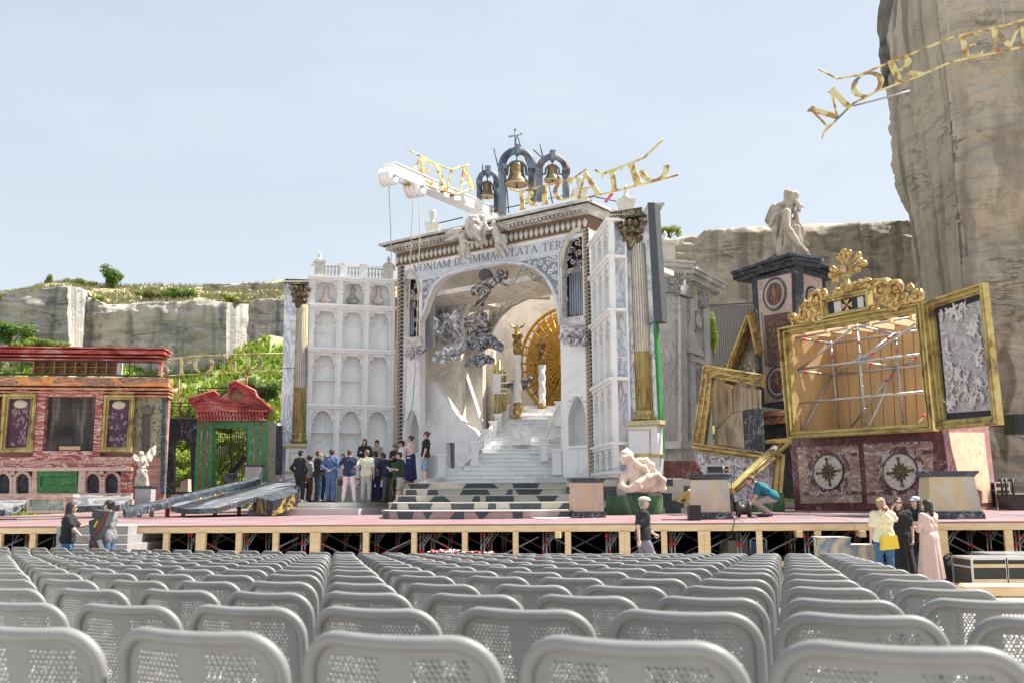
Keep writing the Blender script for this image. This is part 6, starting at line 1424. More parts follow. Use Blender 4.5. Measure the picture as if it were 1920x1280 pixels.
# letters on the roof
LP = Pl(760, 34.0, 890, 37.5); t = Thing('letter_sign', 'gilt letters A E V A on a bent strip above the crane beam', 'sign', LP.hit(820, 350), 'gilt letter signs')
sign_word(t, LP, [(763.5,281),(790,294),(815,307),(846.5,319),(880,309)], [(759.6,325.7),(797.6,347),(830,358),(855,365),(886.5,354)],
 [('Æ',(766,327),(813,349),(806,304),(770,287),1.1),('V',(821,356),(850,363),(848,320),(813,306),1.1),('A',(858,364),(889,355),(882,311),(854,318),1.1)], M_goldp, .04)
for x0, y0, x1, y1 in ((786,330,791,338),(820,350,827,347),(822,362,832,359),(844,367,853,365)): t.part('bracket', LP.tube(MB(), [(x0,y0),(x1,y1)], .05, -.1), mat('bracket_plum', (.22,.03,.06), .5))
LR = Pl(960, 37.2, 1275, 33.4); t = Thing('letter_sign', 'gilt letters R I C A T I O climbing above the portal cornice', 'sign', LR.hit(1090, 372), 'gilt letter signs')
sign_word(t, LR, [(955,354),(972,360),(1034,346),(1077,333.5),(1101,316)], [(1084,374),(1110,369),(1160,357),(1215,343),(1271.5,328)],
 [('R',(973,396),(1008,388),(1003,352),(972,360),1.3),('I',(1014,387),(1032,383),(1030,346),(1013,350),1.3),('C',(1041,381),(1080,372),(1077,335),(1038,344),1.3),('A',(1083,372),(1128,366),(1114,321),(1082,326),1.3),('T',(1135,362),(1172,352),(1168,313),(1128,328),1.3),('I',(1186,350),(1209,343),(1194,302),(1173,310),1.3),('o',(1206,346),(1257,332),(1250,290),(1198,304),1.3)], M_goldp, .045)
t.part('rail', LR.tube(MB(), [(1116,319),(1129,326),(1190.5,303),(1208,296),(1244,261)], .045, .03, n=6), M_goldp)
t.part('bracket', LR.tube(MB(), [(1149,362),(1135,380)], .06, -.1), mat('bracket_pink', (.55,.12,.18), .5))
LM = Pl(1515, 35.0, 1920, 31.0); t = Thing('letter_sign', 'gilt letters M O R E M hanging in front of the high rock tower', 'sign', LM.hit(1700, 160), 'gilt letter signs')
sign_word(t, LM, [(1535,130),(1570,148),(1611,141),(1658,122),(1682,112.5),(1782,71.5),(1920,40),(2050,12)], [(1541,260),(1544.5,248.5),(1599.5,194.6),(1644,172),(1728.5,141),(1782,117),(1920,88),(2050,60)],
 [('M',(1547,246),(1601,197),(1566,163),(1513,210),1.2),('O',(1606,192),(1662,166),(1648,128),(1592,152),1.2),('R',(1674,162),(1732,140),(1710,98),(1658,120),1.25),('E',(1802,112),(1846,103),(1836,62),(1793,72),1.1),('M',(1858,98),(1935,84),(1926,36),(1852,54),1.25)], M_goldp, .04)
t.part('strut', LM.tube(MB(), [(1600,199),(1706,171)], .035, .0, n=6), M_steel)
for a, b in (((1872,-30),(1883,45)),((1768,-30),(1780,72))): t.part('wire', LM.tube(MB(), [a, b], .012, .03, n=4), M_steel)
# angels holding a cartouche on the cornice
M_ang = mat('angel_plaster', (.62,.59,.54), .75, col2=(.40,.37,.33), scale=3, bmp=.3, bd=.01)
Ya = 37.6
figure([(893,420,14,.1,895,436,14,.1),(895,436,14,.1,900,455,8,.1),(900,455,7,.1,903,465,2.5,.1),(877,414,5,.2,876,432,4.5,.2),(876,432,4,.2,886,448,3,.25),(909,414,3.6,.3,909,432,3.2,.3),(909,432,3.4,.3,907,454,3,.25),(881,408,4,.2,905,407,5,.2),(888,424,5,.42,897,432,6,.45),(897,432,6,.45,889,441,5,.45),(893,442,5,.42,901,450,4,.42),(884,418,3,.4,892,414,3.5,.42),(900,420,4,.42,903,428,4,.42),(892,455,4,.3,896,461,3,.3)], Ya, M_ang, 'plaster cartouche with twisting wreath held between two cornice angels', 'cartouche', .035, .035, .022, 'cartouche', fq=24)
figure([(861,432,6,.1,849,434.5,6.5,.05),(849,434.5,6,.05,837,438,3,-.1),(858,441,5.5,.1,847,447,4.5,.0),(847,447,4.5,0,835,451,2,-.15),(864,441,4.2,.3,865,444,3.5,.3),(866,448,6.5,.2,868,456,6.5,.2),(868,456,6.5,.2,869,466,7,.2),(871,451,3,.35,879,455.7,2.3,.4),(879,455.7,2.2,.4,888,454.5,1.8,.45),(869,468,5.5,.25,868,480,3,.3),(868,480,2.6,.3,867,493,1.8,.3),(876,466,6,.15,877,482,5,.15),(877,482,4.5,.15,886,481,4,.15),(862,470,3,.2,863,484,3.5,.2)], Ya, M_ang, 'left plaster angel clinging to the cornice beside the cartouche', 'plaster_angel', .032, .035, .016, 'angel statue', 'plaster angels on the cornice')
figure([(925,418.5,4.6,.25,925,422,4,.25),(928,430,7.5,.2,931,440,8,.2),(931,440,8.5,.2,935,452,8.5,.2),(922.7,429,3.2,.35,914.5,431,2.8,.45),(914.5,431,2.8,.45,909.5,417,2.4,.45),(936,419,5.5,0,945,412.5,3.5,0),(945,412.5,3.5,0,965,415,1.8,-.1),(940,422,6.5,0,953,428,5,-.05),(953,428,5,-.05,969,430.5,1.8,-.15),(932.5,459,6,.25,936.6,467,4,.3),(936.6,467,3.6,.3,945,478,2.6,.3),(942,456,6.5,.2,948,465,4,.25),(948,465,3.6,.25,953.5,471,2.4,.25),(943,444,6,.15,946,454,6,.15),(933,470,4,.1,937,478,3,.1)], Ya, M_ang, 'right plaster angel with spread wing beside the cartouche', 'plaster_angel', .032, .035, .016, 'angel statue', 'plaster angels on the cornice')
# ================================================================ terraces and steps of the stage set
def checker(name, cream, dark, su, sv, skew=0.0):
    m, n, b = _nt(name, .6); co = coords(n, (su, su, sv)); nn = N(n, 'ShaderNodeTexNoise', i_Scale=.9, i_Detail=1); n.links.new(co, nn.inputs['Vector'])
    mx = N(n, 'ShaderNodeMix', data_type='RGBA', blend_type='ADD', i_0=.9); n.links.new(co, mx.inputs[6]); n.links.new(nn.outputs['Color'], mx.inputs[7])
    ck = N(n, 'ShaderNodeTexVoronoi', distance='CHEBYCHEV', i_Scale=1.0, i_Randomness=.55); n.links.new(mx.outputs[2], ck.inputs['Vector'])
    f = N(n, 'ShaderNodeSeparateColor'); n.links.new(ck.outputs['Color'], f.inputs[0])
    c = ramp(n, f.outputs[0], [(0, dark), (.46, tuple(x*1.6 for x in dark)), (.47, tuple(x*.85 for x in cream)), (1, cream)], 'CONSTANT' if False else 'LINEAR')
    c = mixc(n, ramp(n, nz(n, coords(n), 6, 6), [(.4, .25), (.6, 0.0)]), c, (.30,.28,.26)); n.links.new(c, b.inputs['Base Color']); return m
M_cream_st = mat('cream_paint', (.56,.52,.44), .6, var=.1, scale=3)
M_darkblk = mat('slate_block', (.035,.05,.062), .5, var=.3, scale=4, col2=(.07,.085,.095))
M_tread = mat('tread', (.58,.54,.49), .7, var=.08, scale=2)
ts = Thing('checkered_steps', 'broad curved stage steps with painted black and cream blocks', 'steps', at(890, 965, 28))
def band(T, pts_top, z0, z1, Ys_, seed, inset=.9, pink=None, name='tier'):
    """tier: front outline in px at its top edge, heights z0..z1; dark blocks painted proud on the riser"""
    g = random.Random(seed); front = []
    for (x, y), Y in zip(pts_top, Ys_): a = at(x, y, Y); front.append(V((a.x, Y, z1)))
    back = [V((p.x*1.02, 37.6, z1)) for p in (front[-1], front[0])]
    mb = MB(); mb.prism(front+back, (0,0,z0-z1), mi=0, smi=1)
    o = T.part(name, mb, [M_tread, pink or M_cream_st]); mb = MB()
    for i in range(len(front)-1):
        a, b = front[i], front[i+1]; L = (b-a).length; d = (b-a).normalized(); nn_ = V((d.y, -d.x, 0)); nn_ = nn_ if nn_.y < 0 else -nn_; s = g.uniform(0, .4)
        while s < L-.1:
            w_ = min(g.uniform(.28, 1.0), L-s); sk = g.uniform(-.22, .22); e = .004
            q = [a+d*s, a+d*(s+w_), a+d*(min(L, max(0, s+w_-sk))), a+d*min(L, max(0, s+sk*.8))]
            f = [V((q[0].x,q[0].y,z1-.035))+nn_*e, V((q[1].x,q[1].y,z1-.035))+nn_*e, V((q[2].x,q[2].y,z0+.01))+nn_*e, V((q[3].x,q[3].y,z0+.01))+nn_*e]
            mb.hexa(f+[p+nn_*.006 for p in f]); s += w_+g.uniform(.3, 1.1)
    T.part('painted_blocks', mb, M_darkblk, o)
    mb = MB(); 
    for i in range(len(front)-1): mb.bar(front[i]-V((0,.025,.015)), front[i+1]-V((0,.025,.015)), .05, .028)
    T.part('nosing', mb, M_tread, o)
zd = dz(0, 28)
M_pinkr = mat('pink_riser', (.44,.33,.30), .6, var=.1)
band(ts, [(717,957),(735,958.5),(790,959),(870,958),(960,954.5),(1069,948)], zd-.02, zd+.22, [29.4,28.2,27.6,27.4,27.4,27.5], 1, pink=M_pinkr)
band(ts, [(729,942),(745,943),(830,943),(930,940),(1069,934)], zd+.22, zd+.44, [30.4,29.6,29.2,29.1,29.2], 2)
band(ts, [(743,928.5),(800,929),(900,927),(1001,923),(1069,921)], zd+.44, zd+.66, [31.8,31.2,31.0,31.0,31.1], 3)
band(ts, [(757,915.5),(850,915),(961,912),(1069,910)], zd+.66, zd+.88, [33.2,32.8,32.6,32.6], 4)
band(ts, [(752,904),(860,903.5),(1069,898)], zd+.88, zd+1.10, [34.6,34.4,34.0], 5)
# block wall to the right of the steps
tw = Thing('checkered_wall', 'low black and cream block wall behind the reclining bust', 'wall', at(1180, 950, 33.6)); g = random.Random(21)
cw_ = Pl(1060, 32.4, 1300, 30.9); zt_ = zd+1.15; h = (zt_-zd)/5; U0, U1 = cw_.uv(1062, 930)[0], cw_.uv(1296, 930)[0]
tw.part('core', cw_.ubox(MB(), U0, zd-.05, U1, zt_-.01, -3.5, -.02), M_tread); mb1 = MB(); mb2 = MB()
for r in range(5):
    u = U0; k = g.random() < .5
    while u < U1: w_ = g.uniform(.25, .75); cw_.ubox(mb1 if k else mb2, u+.006, zd+r*h+.006, min(U1, u+w_)-.006, zd+(r+1)*h-.006, -.03, .01 if k else .004); u += w_; k = not k
tw.part('dark_blocks', mb1, M_darkblk); tw.part('cream_blocks', mb2, M_cream_st)
mb = MB(); cw_.poly(mb, [(1238,863),(1302,863),(1312,874),(1322,896),(1238,896)], -.5, -.2); single('maroon_slab', mb, marble('maroon', (.13,.025,.025), (.35,.22,.2), 1.2, .02, None, (.09,.02,.02)), 'dark maroon slab standing on the block wall below the grey stone block', 'slab')
# terrace under the group and in front of the arcade
tt = Thing('white_terrace', 'two low white grey terrace steps under the group of people', 'steps', at(600, 966, 33.6))
M_ter = mat('terrace_white', (.62,.60,.57), .7, var=.06, scale=1.5); M_ter2 = mat('terrace_front', (.60,.57,.54), .7, var=.08, scale=1.5)
def slabbox(x0, x1, y_top, Y, z0, Yb, T, nm, x1b=None):
    a = at(x0, y_top, Y); b = at(x1, y_top, Y); z1 = a.z; mb = MB(); c = at(x1b or x1, y_top, Yb)
    mb.prism([(a.x,Y,z1),(b.x,Y,z1),(b.x+1.3,Y-.0+2.4,z1),(b.x+1.4,Yb,z1),(a.x-.4,Yb,z1)], (0,0,z0-z1), mi=0, smi=1); T.part(nm, mb, [M_ter, M_ter2]); return z1
zA = slabbox(466, 672, 953.2, 33.7, zd-.1, 41, tt, 'lower_step'); zB_ = slabbox(502, 668, 941.5, 34.4, zA, 41, tt, 'upper_step')
mb = MB(); mb.box((at(524,930,40).x, 40.3, zB_-.1), (at(760,930,40).x, 41.0, 2.42)); tt.part('arcade_plinth', mb, M_ter)
tp_ = Thing('portal_base', 'white plinth platform carrying the portal', 'platform', at(930, 905, 35))
mb = MB(); a = Mp.W(-.1, 0, .35); b = Mp.W(Mp.uv(1119,898)[0], 0, .35); mb.prism([(a.x,a.y,2.44),(b.x,b.y,2.44),(b.x+6,b.y+6,2.44),(a.x+6,a.y+8,2.44)], (0,0,-1.5)); tp_.part('platform', mb, M_ter)
mb = MB(); a = at(1108, 900, 34.4); b = at(1242, 900, 31.4); mb.prism([(a.x,34.6,2.36),(b.x,31.6,2.36),(b.x+1.2,33,2.36),(a.x+2,38,2.36)], (0,0,-1.4)); tp_.part('side_platform', mb, M_tread)
# ================================================================ grey stone block behind
S1 = Pl(1225, 40.2, 1285, 40.6); S2 = Pl(1284, 40.6, 1340, 43.6)
M_stb = marble('weathered_stone', (.60,.58,.55), (.22,.22,.22), 1.0, .03, (.36,.35,.35), (.50,.485,.46), stretch=(1.2,1.2,.5), bmp=.3)
M_sten = engrave('stone_carving', (.50,.48,.45), (.06,.06,.065), 3.2, .12)
t = Thing('stone_house', 'weathered grey stone corner building with heavy cornice behind the right pillar', 'building', S1.W(1, 1, 0))
t.part('left_face', S1.poly(MB(), [(1220,548),(1274,548),(1277,840),(1220,840)], -.5, 0), M_stb)
t.part('right_face', S2.poly(MB(), [(1274,548),(1278,548),(1330,575),(1337,840),(1277,840)], -.4, 0), M_stb)
for (a, b, c, d) in (((1276,556),(1287,560),(1290,838),(1278,838)), ((1294,563),(1302,566),(1305,838),(1297,838)), ((1320,573),(1328,576),(1333,838),(1325,838))):
    t.part('pilaster', S2.poly(MB(), [a,b,c,d], 0, .14), M_stb)
for pl, q in ((S1, [(1235,525),(1274,520),(1274,548),(1237,548)]), (S2, [(1276,522),(1300,530),(1300,560),(1277,552)]), (S2, [(1318,545),(1330,550),(1328,578),(1318,574)])): t.part('capital', pl.poly(MB(), q, 0, .24), M_sten)
def slope_cornice(pl, pts, T, w_):
    """stepped cornice following the wall between two px points; pts: (top-left, top-right, bottom-right, bottom-left)"""
    (a, b, c, d) = pts; U0, U1 = pl.uv(*a)[0], pl.uv(*b)[0]; z1 = (pl.uv(*a)[1]+pl.uv(*b)[1])/2; z0 = (pl.uv(*c)[1]+pl.uv(*d)[1])/2; H_z = z1-z0; mb = MB()
    for f0, f1, w__ in ((0,.14,.10),(.14,.34,.20),(.34,.60,.36),(.60,.86,.55),(.86,1,.66)): pl.ubox(mb, U0-w_*w__*.3, z0+H_z*f0, U1+w_*w__*.6, z0+H_z*f1, -.5, w_*w__)
    T.part('cornice', mb, M_corn); mb = MB(); n = max(4, int((U1-U0)/.16))
    for i in range(n): u = U0+(U1-U0)*(i+.5)/n; pl.ubox(mb, u-.045, z0+H_z*.20, u+.045, z0+H_z*.36, w_*.2, w_*.42)
    T.part('dentil_row', mb, M_corn)
slope_cornice(S1, ((1228,492),(1279,494),(1277,524),(1228,522)), t, .9)
slope_cornice(S2, ((1284,506),(1338,531),(1332,556),(1280,530)), t, .9)
t.part('carved_oval', S2.poly(MB(), [(1309+9*math.cos(a), 603+20*math.sin(a)) for a in [2*math.pi*i/18 for i in range(18)]], 0, .12), M_sten)
t.part('carved_shield', MB().lathe(S2.hit(1309, 603, .12), [(.30,0),(.30,.05),(.22,.08),(.2,.06)], 20, S2.n), M_stb)
mb = MB(); S2.poly(mb, [(1294,652),(1307,641),(1320,662),(1319,668),(1295,660)], 0, .25); S2.poly(mb, [(1295,668),(1320,674),(1322,682),(1296,676)], 0, .2); t.part('niche_pediment', mb, M_stb)
t.part('niche', S2.poly(MB(), [(1303,690),(1316,693),(1319,760),(1306,756)], 0, .05), M_sten)
mb = MB(); S2.poly(mb, [(1299,680),(1303,681),(1307,770),(1302,768)], 0, .12); S2.poly(mb, [(1316,684),(1320,686),(1323,768),(1319,768)], 0, .12); t.part('niche_jamb', mb, M_stb)
mb = MB(); S1.poly(mb, [(1226,824),(1280,826),(1280,840),(1226,840)], -.5, .3); S2.poly(mb, [(1277,826),(1340,822),(1340,838),(1277,840)], -.5, .3); S1.poly(mb, [(1224,840),(1281,840),(1281,880),(1224,880)], -.5, .15); S2.poly(mb, [(1277,838),(1338,836),(1338,880),(1277,880)], -.5, .15); t.part('base', mb, M_stb)
t2 = Thing('stone_finial', 'pale stone turret block with knob on top of the grey stone building', 'finial', S1.hit(1250, 494), 'urns and finials on the cornice')
c = at(1250, 495, 40.2); k = pxm(40); mb = MB(); mb.box((c.x-15*k, 39.9, c.z), (c.x+15*k, 40.9, c.z+36*k)); t2.part('block', mb, M_cream)
mb = MB(); mb.box((c.x-19*k, 39.8, c.z+36*k), (c.x+19*k, 41.0, c.z+42*k)); o_ = V((c.x, 40.4, c.z+42*k)); mb.lathe(o_, [(17*k,0),(6*k,11*k),(3*k,14*k),(5*k,19*k),(1*k,26*k)], 12); t2.part('roof_knob', mb, M_cream)
# ================================================================ black marble tower with draped statue
F1 = Pl(1408, 38.0, 1491, 35.8); F2 = Pl(1491, 35.8, 1547, 37.2)
M_maro = blotch('maroon_granite', [(.05,.018,.018),(.10,.038,.036),(.14,.07,.06),(.20,.13,.11)], 9, .5, dist=.4)
M_marin = marble('pink_beige', (.50,.40,.34), (.30,.22,.19), 1.4, .05, None, (.44,.34,.29))
tw_ = Thing('marble_tower', 'tall black marble pedestal tower with maroon roundels and inscription', 'tower', F1.W(1.5, dz(9, 36), 0))
tw_.part('left_face', F1.poly(MB(), [(1408,516),(1491,496),(1497,770),(1425,762)], -.4, 0), M_dark)
tw_.part('right_face', F2.poly(MB(), [(1491,496),(1547,510),(1556,770),(1497,770)], -.4, 0), M_dark)
tw_.part('lower_block', F1.poly(MB(), [(1427,795),(1500,800),(1504,935),(1436,930)], -1.2, -.1), M_dark)
mb = MB(); F1.poly(mb, [(1410,772),(1500,766),(1500,776),(1412,781)], -.8, .35); F1.poly(mb, [(1414,781),(1500,776),(1500,790),(1430,796)], -.8, .15); tw_.part('orange_moulding', mb, M_orange)
zc = F1.uv(1491,495)[1]; mb = MB(); 
for pl, u0_, u1_ in ((F1, -.1, F1.uv(1491,500)[0]), (F2, 0, F2.uv(1547,500)[0]+.1)):
    for z0_, z1_, wd in ((zc-.05,zc+.12,.14),(zc+.12,zc+.26,.26),(zc+.26,zc+.36,.38)): pl.ubox(mb, u0_-wd*(.3 if pl is F1 else 0), z0_, u1_+wd*(.6 if pl is F2 else .5), z1_, -1.2, wd)
a, b, c_, d_ = F1.W(-.1, zc+.362, .37), F1.W(F1.uv(1491,500)[0]+.2, zc+.362, .40), F2.W(F2.uv(1547,500)[0]+.3, zc+.362, .37), F1.W(0, zc+.362, -1.5)+V((2.5,1.5,0))
mb.prism([a, b, c_, V((c_.x-1.2, c_.y+2.2, a.z)), V((a.x+.3, a.y+1.2, a.z))], (0,0,-.12)); tw_.part('cap', mb, M_dark)
def roundel(pl, cx, cy, rx, T):
    k = pxm(37); c = pl.hit(cx, cy); r = rx*k
    q = T.part('roundel', MB().lathe(c, [(r*.80,0),(r*.80,.03)], 32, pl.n), M_maro)
    T.part('ring', MB().lathe(c, [(r,0),(r,.05),(r*.92,.07),(r*.82,.05),(r*.80,.0)], 32, pl.n), mat('ring_stone', (.42,.38,.35), .5), q)
    T.part('outer_ring', MB().tube([c+pl.n*.02+pl.d*r*1.12*math.cos(a)+V((0,0,r*1.12*math.sin(a))) for a in [2*math.pi*i/32 for i in range(32)]], .035, 6, closed=True), M_darkg, q)
    mb = MB(); u, v = pl.uv(cx, cy)
    pl.utube(mb, [(u, v-.32), (u, v+.34)], .02, .04, n=5); pl.scroll(mb, u, v+.05, .12, 1.2, 1.5, .018, 1, .04, px=False); pl.utube(mb, [(u-.1, v+.16), (u+.1, v+.16)], .015, .04, n=5); T.part('gilt_cross', mb, M_goldb, q)
tw_.part('inset_panel', F1.poly(MB(), [(1420,527),(1483,512),(1490,748),(1434,755)], 0, .03), M_marin)
tw_.part('inset_panel', F2.poly(MB(), [(1504,511),(1541,521),(1545,640),(1508,640)], 0, .03), M_marin)
F1b = F1.back(.03); F2b = F2.back(.03)
tw_.part('plaque', F1b.poly(MB(), [(1432,592),(1481,585),(1487,682),(1440,688)], 0, .03), M_maro)
mb = MB(); M_fad = mat('faded_gilt', (.38,.27,.20), .6)
lines = ['SVES','VIDE','OVE','SVMN','TVMI']
for r, s in enumerate(lines):
    for q, ch in enumerate(s):
        x0_ = 1443+r*.8+q*6.4; y0_ = 612+r*12.5-q*.9; quad_glyph(mb, F1b, ch if ch in GL else 'I', (x0_,y0_), (x0_+5.4,y0_-.8), (x0_+5.2,y0_-8.4), (x0_-.2,y0_-7.8), .03, .04, .9)
tw_.part('inscription', mb, M_fad)
roundel(F1b, 1453, 552, 27, tw_); roundel(F1b, 1459, 716, 26, tw_); roundel(F2b, 1523, 560, 20, tw_)
for x0_, x1_ in ((1427,1436),(1484,1489)): tw_.part('inset_bead', F1.tube(MB(), [(x0_,586),(x1_,686)], .03, .06, n=6), mat('ring_stone', (.42,.38,.35), .5))
# the statue, bowed figure under a cloak
Yt = 36.6; 
ch = [(1481,353,1.4,-.1,1475,361,5,-.05),(1475,361,6,-.05,1476,376,7,0),(1489,366,9.5,.1,1486,378,9,.1),(1483,378,9,0,1480,394,10,.05),(1490,398,5,.25,1493,407,4.5,.25),(1479,394,10,0,1471,404,13,0),(1471,404,14,0,1475,422,16,0),(1475,422,16,0,1476,442,17,0),(1476,442,17,0,1479,464,19,0),(1479,464,19,0,1476,478,21,0),
 (1470,381,5,-.1,1451,391,7,-.15),(1451,391,8,-.15,1438,413,5.5,-.15),(1438,413,5,-.15,1447,423,5,-.1),(1460,392,9,-.1,1447,415,7,-.1),(1458,412,8,.05,1455,434,7.5,.05),(1455,434,7,.05,1457,452,6,.1),(1457,452,5.5,.1,1460,472,5,.1),(1450,478,5,.1,1440,484,3,.2),
 (1474,399,8.5,.45,1473,426,8,.6),(1473,426,8,.6,1489,445,6.5,.75),(1489,445,6.5,.75,1500,460,5.2,.8),(1500,460,5,.8,1510,472,4.5,.75),(1510,472,3.5,.75,1514,478,2.5,.7),
 (1494,410,6,.1,1497,430,8,.1),(1497,430,8,.1,1500,450,8,.1),(1501,421,4,.2,1507,437,5,.2),(1507,437,4.5,.2,1503,448,4.5,.2),(1503,448,4.5,.2,1514,460,3.6,.2),(1500,460,11,.1,1508,474,9,.1)]
ch += [(1464+i*4.2, 418+abs(i-4)*2, 2.6, .42-.02*abs(i-4), 1458+i*5.6, 480, 3.6, .42-.03*abs(i-5)) for i in range(9)]+[(1468-i*4,392+i*3,2.6,.18,1452-i*3.5,414+i*3,2.8,.12) for i in range(4)]
pr = px_chain(ch, Yt); pr += [('-c', tuple(at(1499,374,Yt-.3)), tuple(at(1495,398,Yt-.5)), 3.2*pxm(37), 3.0*pxm(37))]
mb = body(pr, .036, .035, lambda X, Y_, Z: (.022*np.sin(14*X+2.2*np.sin(1.7*Z)+2*Y_)+.012*np.sin(29*X+6*np.sin(1.3*Z)-4*Y_)))
# face inside the hood
fp = px_chain([(1494,379,5,.25,1498,387,4.5,.25),(1500,384,3,.25,1506,389,1.6,.25),(1497,391,4,.22,1499,396,3,.22)], Yt); body(fp, .03, .04, mb=mb)
for i in range(5):
    a0 = at(1508+i*1.2, 473, Yt-.72+i*.05); mb.tube([a0, a0+V((.08,-.03,-.12)), a0+V((.10,.0,-.24))], [.035,.03,.015], 6)
single('draped_statue', mb, mat('statue_grey', (.50,.44,.36), .85, col2=(.26,.225,.19), scale=2.2, bmp=.4, bd=.02), 'weathered stone statue of a hooded bowed figure on the black marble tower', 'statue')
# ================================================================ broken gilt frames between tower and grey block
Ft = Pl(1335, 37.0, 1425, 35.4)
M_frd = blotch('frame_brown', [(.07,.035,.012),(.16,.09,.028),(.26,.16,.045),(.38,.27,.08)], 3, .42, (.6,.6,1.6), 2, metal=.2, bmp=.3)
t = Thing('triangular_frame', 'triangular end of a gilt frame standing behind the leaning frame', 'picture frame', Ft.hit(1385, 740), 'broken gilt frames')
t.part('left_bar', Ft.poly(MB(), [(1401,581),(1403,600),(1346,752),(1338,741)], -.3, .1), M_frd); t.part('right_bar', Ft.poly(MB(), [(1401,581),(1408,590),(1420,658),(1416,664),(1402,602)], -.3, .1), M_frd)
mb = MB(); Ft.tube(mb, [(1401,590),(1342,746)], .05, .12, n=6); Ft.tube(mb, [(1403,592),(1417,655)], .05, .12, n=6); t.part('gilt_bead', mb, M_goldf)
mb = MB(); Ft.poly(mb, [(1402,602),(1416,662),(1420,850),(1350,850),(1347,752)], -.6, -.4); t.part('backing', mb, marble('veiled_canvas', (.22,.17,.11), (.45,.40,.32), 1.0, .10, (.04,.04,.035), (.12,.095,.065), dist=2.6))
Fl = Pl(1297, 34.6, 1425, 33.0)
M_cvs = marble('streaked_wood', (.25,.17,.10), (.05,.035,.025), 1.1, .14, (.42,.33,.22), (.12,.085,.055), stretch=(2.0,2.0,.5), dist=2.2)
t = Thing('leaning_frame', 'huge leaning brown gilt frame corner with streaked wooden panels', 'picture frame', Fl.hit(1305, 831), 'broken gilt frames')
t.part('top_bar', Fl.poly(MB(), [(1320,682),(1428,700),(1428,725),(1334,706)], -.15, .15), M_frd); t.part('left_bar', Fl.poly(MB(), [(1320,682),(1334,706),(1318,834),(1297,831)], -.15, .15), M_frd)
mb = MB(); 
for q in (((1322,685),(1428,703)), ((1333,705),(1428,722)), ((1327,695),(1428,713)), ((1320,686),(1299,830)), ((1334,707),(1319,832)), ((1327,696),(1309,831))): Fl.tube(mb, list(q), .03, .16, n=6)
t.part('gilt_bead', mb, M_goldf)
for q in ([(1336,712),(1372,722),(1374,772),(1340,806)], [(1374,722),(1424,730),(1424,764),(1376,772)], [(1340,808),(1374,774),(1392,772),(1396,838),(1338,832)]): t.part('wood_panel', Fl.poly(MB(), q, -.7, -.55), M_cvs)
t.part('dark_panel', Fl.poly(MB(), [(1393,770),(1426,764),(1430,845),(1397,840)], -.7, -.5), M_dark)
Fb = Pl(1297, 30.8, 1467, 29.0)
M_eng_c = engrave('engraving_canvas', (.68,.68,.69), (.16,.17,.20), 2.2, .10)
t = Thing('torn_picture', 'gilt frame with torn black and white engraving standing on the stage', 'picture frame', Fb.hit(1400, 940), 'broken gilt frames')
t.part('top_bar', Fb.poly(MB(), [(1297,830),(1432,848),(1426,861),(1297,843)], -.12, .12), M_goldf); t.part('top_right_bar', Fb.poly(MB(), [(1434,848),(1467,850),(1464,862),(1430,860)], -.12, .12), M_goldf)
t.part('right_bar', Fb.poly(MB(), [(1467,850),(1461,923),(1447,921),(1452,862)], -.12, .12), M_goldf)
mb = MB()
for q in (((1298,833),(1431,851)), ((1298,841),(1427,859)), ((1465,853),(1459,922)), ((1453,864),(1448,921)), ((1434,850),(1466,852))): Fb.tube(mb, list(q), .025, .13, n=6)
t.part('moulding', mb, M_frd)
t.part('canvas', Fb.poly(MB(), [(1299,845),(1424,861),(1452,862),(1448,921),(1415,930),(1398,943),(1378,940),(1370,905),(1340,905),(1312,880),(1310,868)], -.1, -.06), M_eng_c)
t.part('torn_flap', Fb.poly(MB(), [(1424,860),(1452,834),(1458,836),(1448,858),(1390,905),(1380,905)], .13, .17), M_white)
Fd = Pl(1377, 27.6, 1482, 29.6)
t = Thing('fallen_bar', 'diagonal gilt frame bar leaning from the cabinet down to the stage', 'frame bar', Fd.hit(1379, 921), 'broken gilt frames')
t.part('bar', Fd.poly(MB(), [(1470,824),(1484,820),(1484,832),(1380,924),(1376,914)], -.12, .1), M_goldf)
mb = MB(); Fd.tube(mb, [(1474,826),(1378,917)], .03, .11, n=6); Fd.tube(mb, [(1482,832),(1381,922)], .025, .11, n=6); t.part('moulding', mb, M_frd); t.part('end_block', Fd.poly(MB(), [(1452,824),(1482,820),(1478,829),(1456,830)], -.15, .2), M_goldf)
Fs = Pl(1262, 29.6, 1304, 28.4)
t = Thing('frame_corner', 'small gilt frame corner lying against the block wall', 'frame corner', Fs.hit(1262, 938), 'broken gilt frames')
t.part('upper_bar', Fs.poly(MB(), [(1262,937),(1291,916),(1296,924),(1275,938)], -.1, .1), M_goldf); t.part('lower_bar', Fs.poly(MB(), [(1262,937),(1275,938),(1303,943),(1303,949)], -.1, .1), M_goldf)
# ================================================================ gilt cabinet with scaffold inside
K = Pl(1465, 33.0, 1756, 28.7)
KO = [(1465,616),(1735,567.5),(1757,807.5),(1485,822.5)]; KI = [(1480.5,627.5),(1719,587),(1741,794),(1491,809)]
t = Thing('gilt_cabinet', 'giant open gilt picture cabinet lined with plywood on a maroon podium', 'cabinet', K.hit(1620, 815))
FR_ = ((0,.16,.8),(.16,.30,1),(.30,.62,.62),(.62,.78,.8),(.78,1,.45))
t.part('frame', frame4(K, MB(), KO, KI, -.12, .30, FR_), M_goldf)
def pk(x, y): return (1450+x/4, 520+y/4)
Kb = K.back(-2.1)
t.part('back_wall', Kb.poly(MB(), [pk(430,430), pk(1230,330), pk(1240,1130), pk(470,1140)], -.08, 0), M_ply)
A_ = [K.hit(*pk(118,425), -.14), Kb.hit(*pk(430,430)), Kb.hit(*pk(470,1150)), K.hit(*pk(160,1170), -.14)]
t.part('left_wall', MB().prism(A_, K.d*-.06), M_ply)
mb = MB()
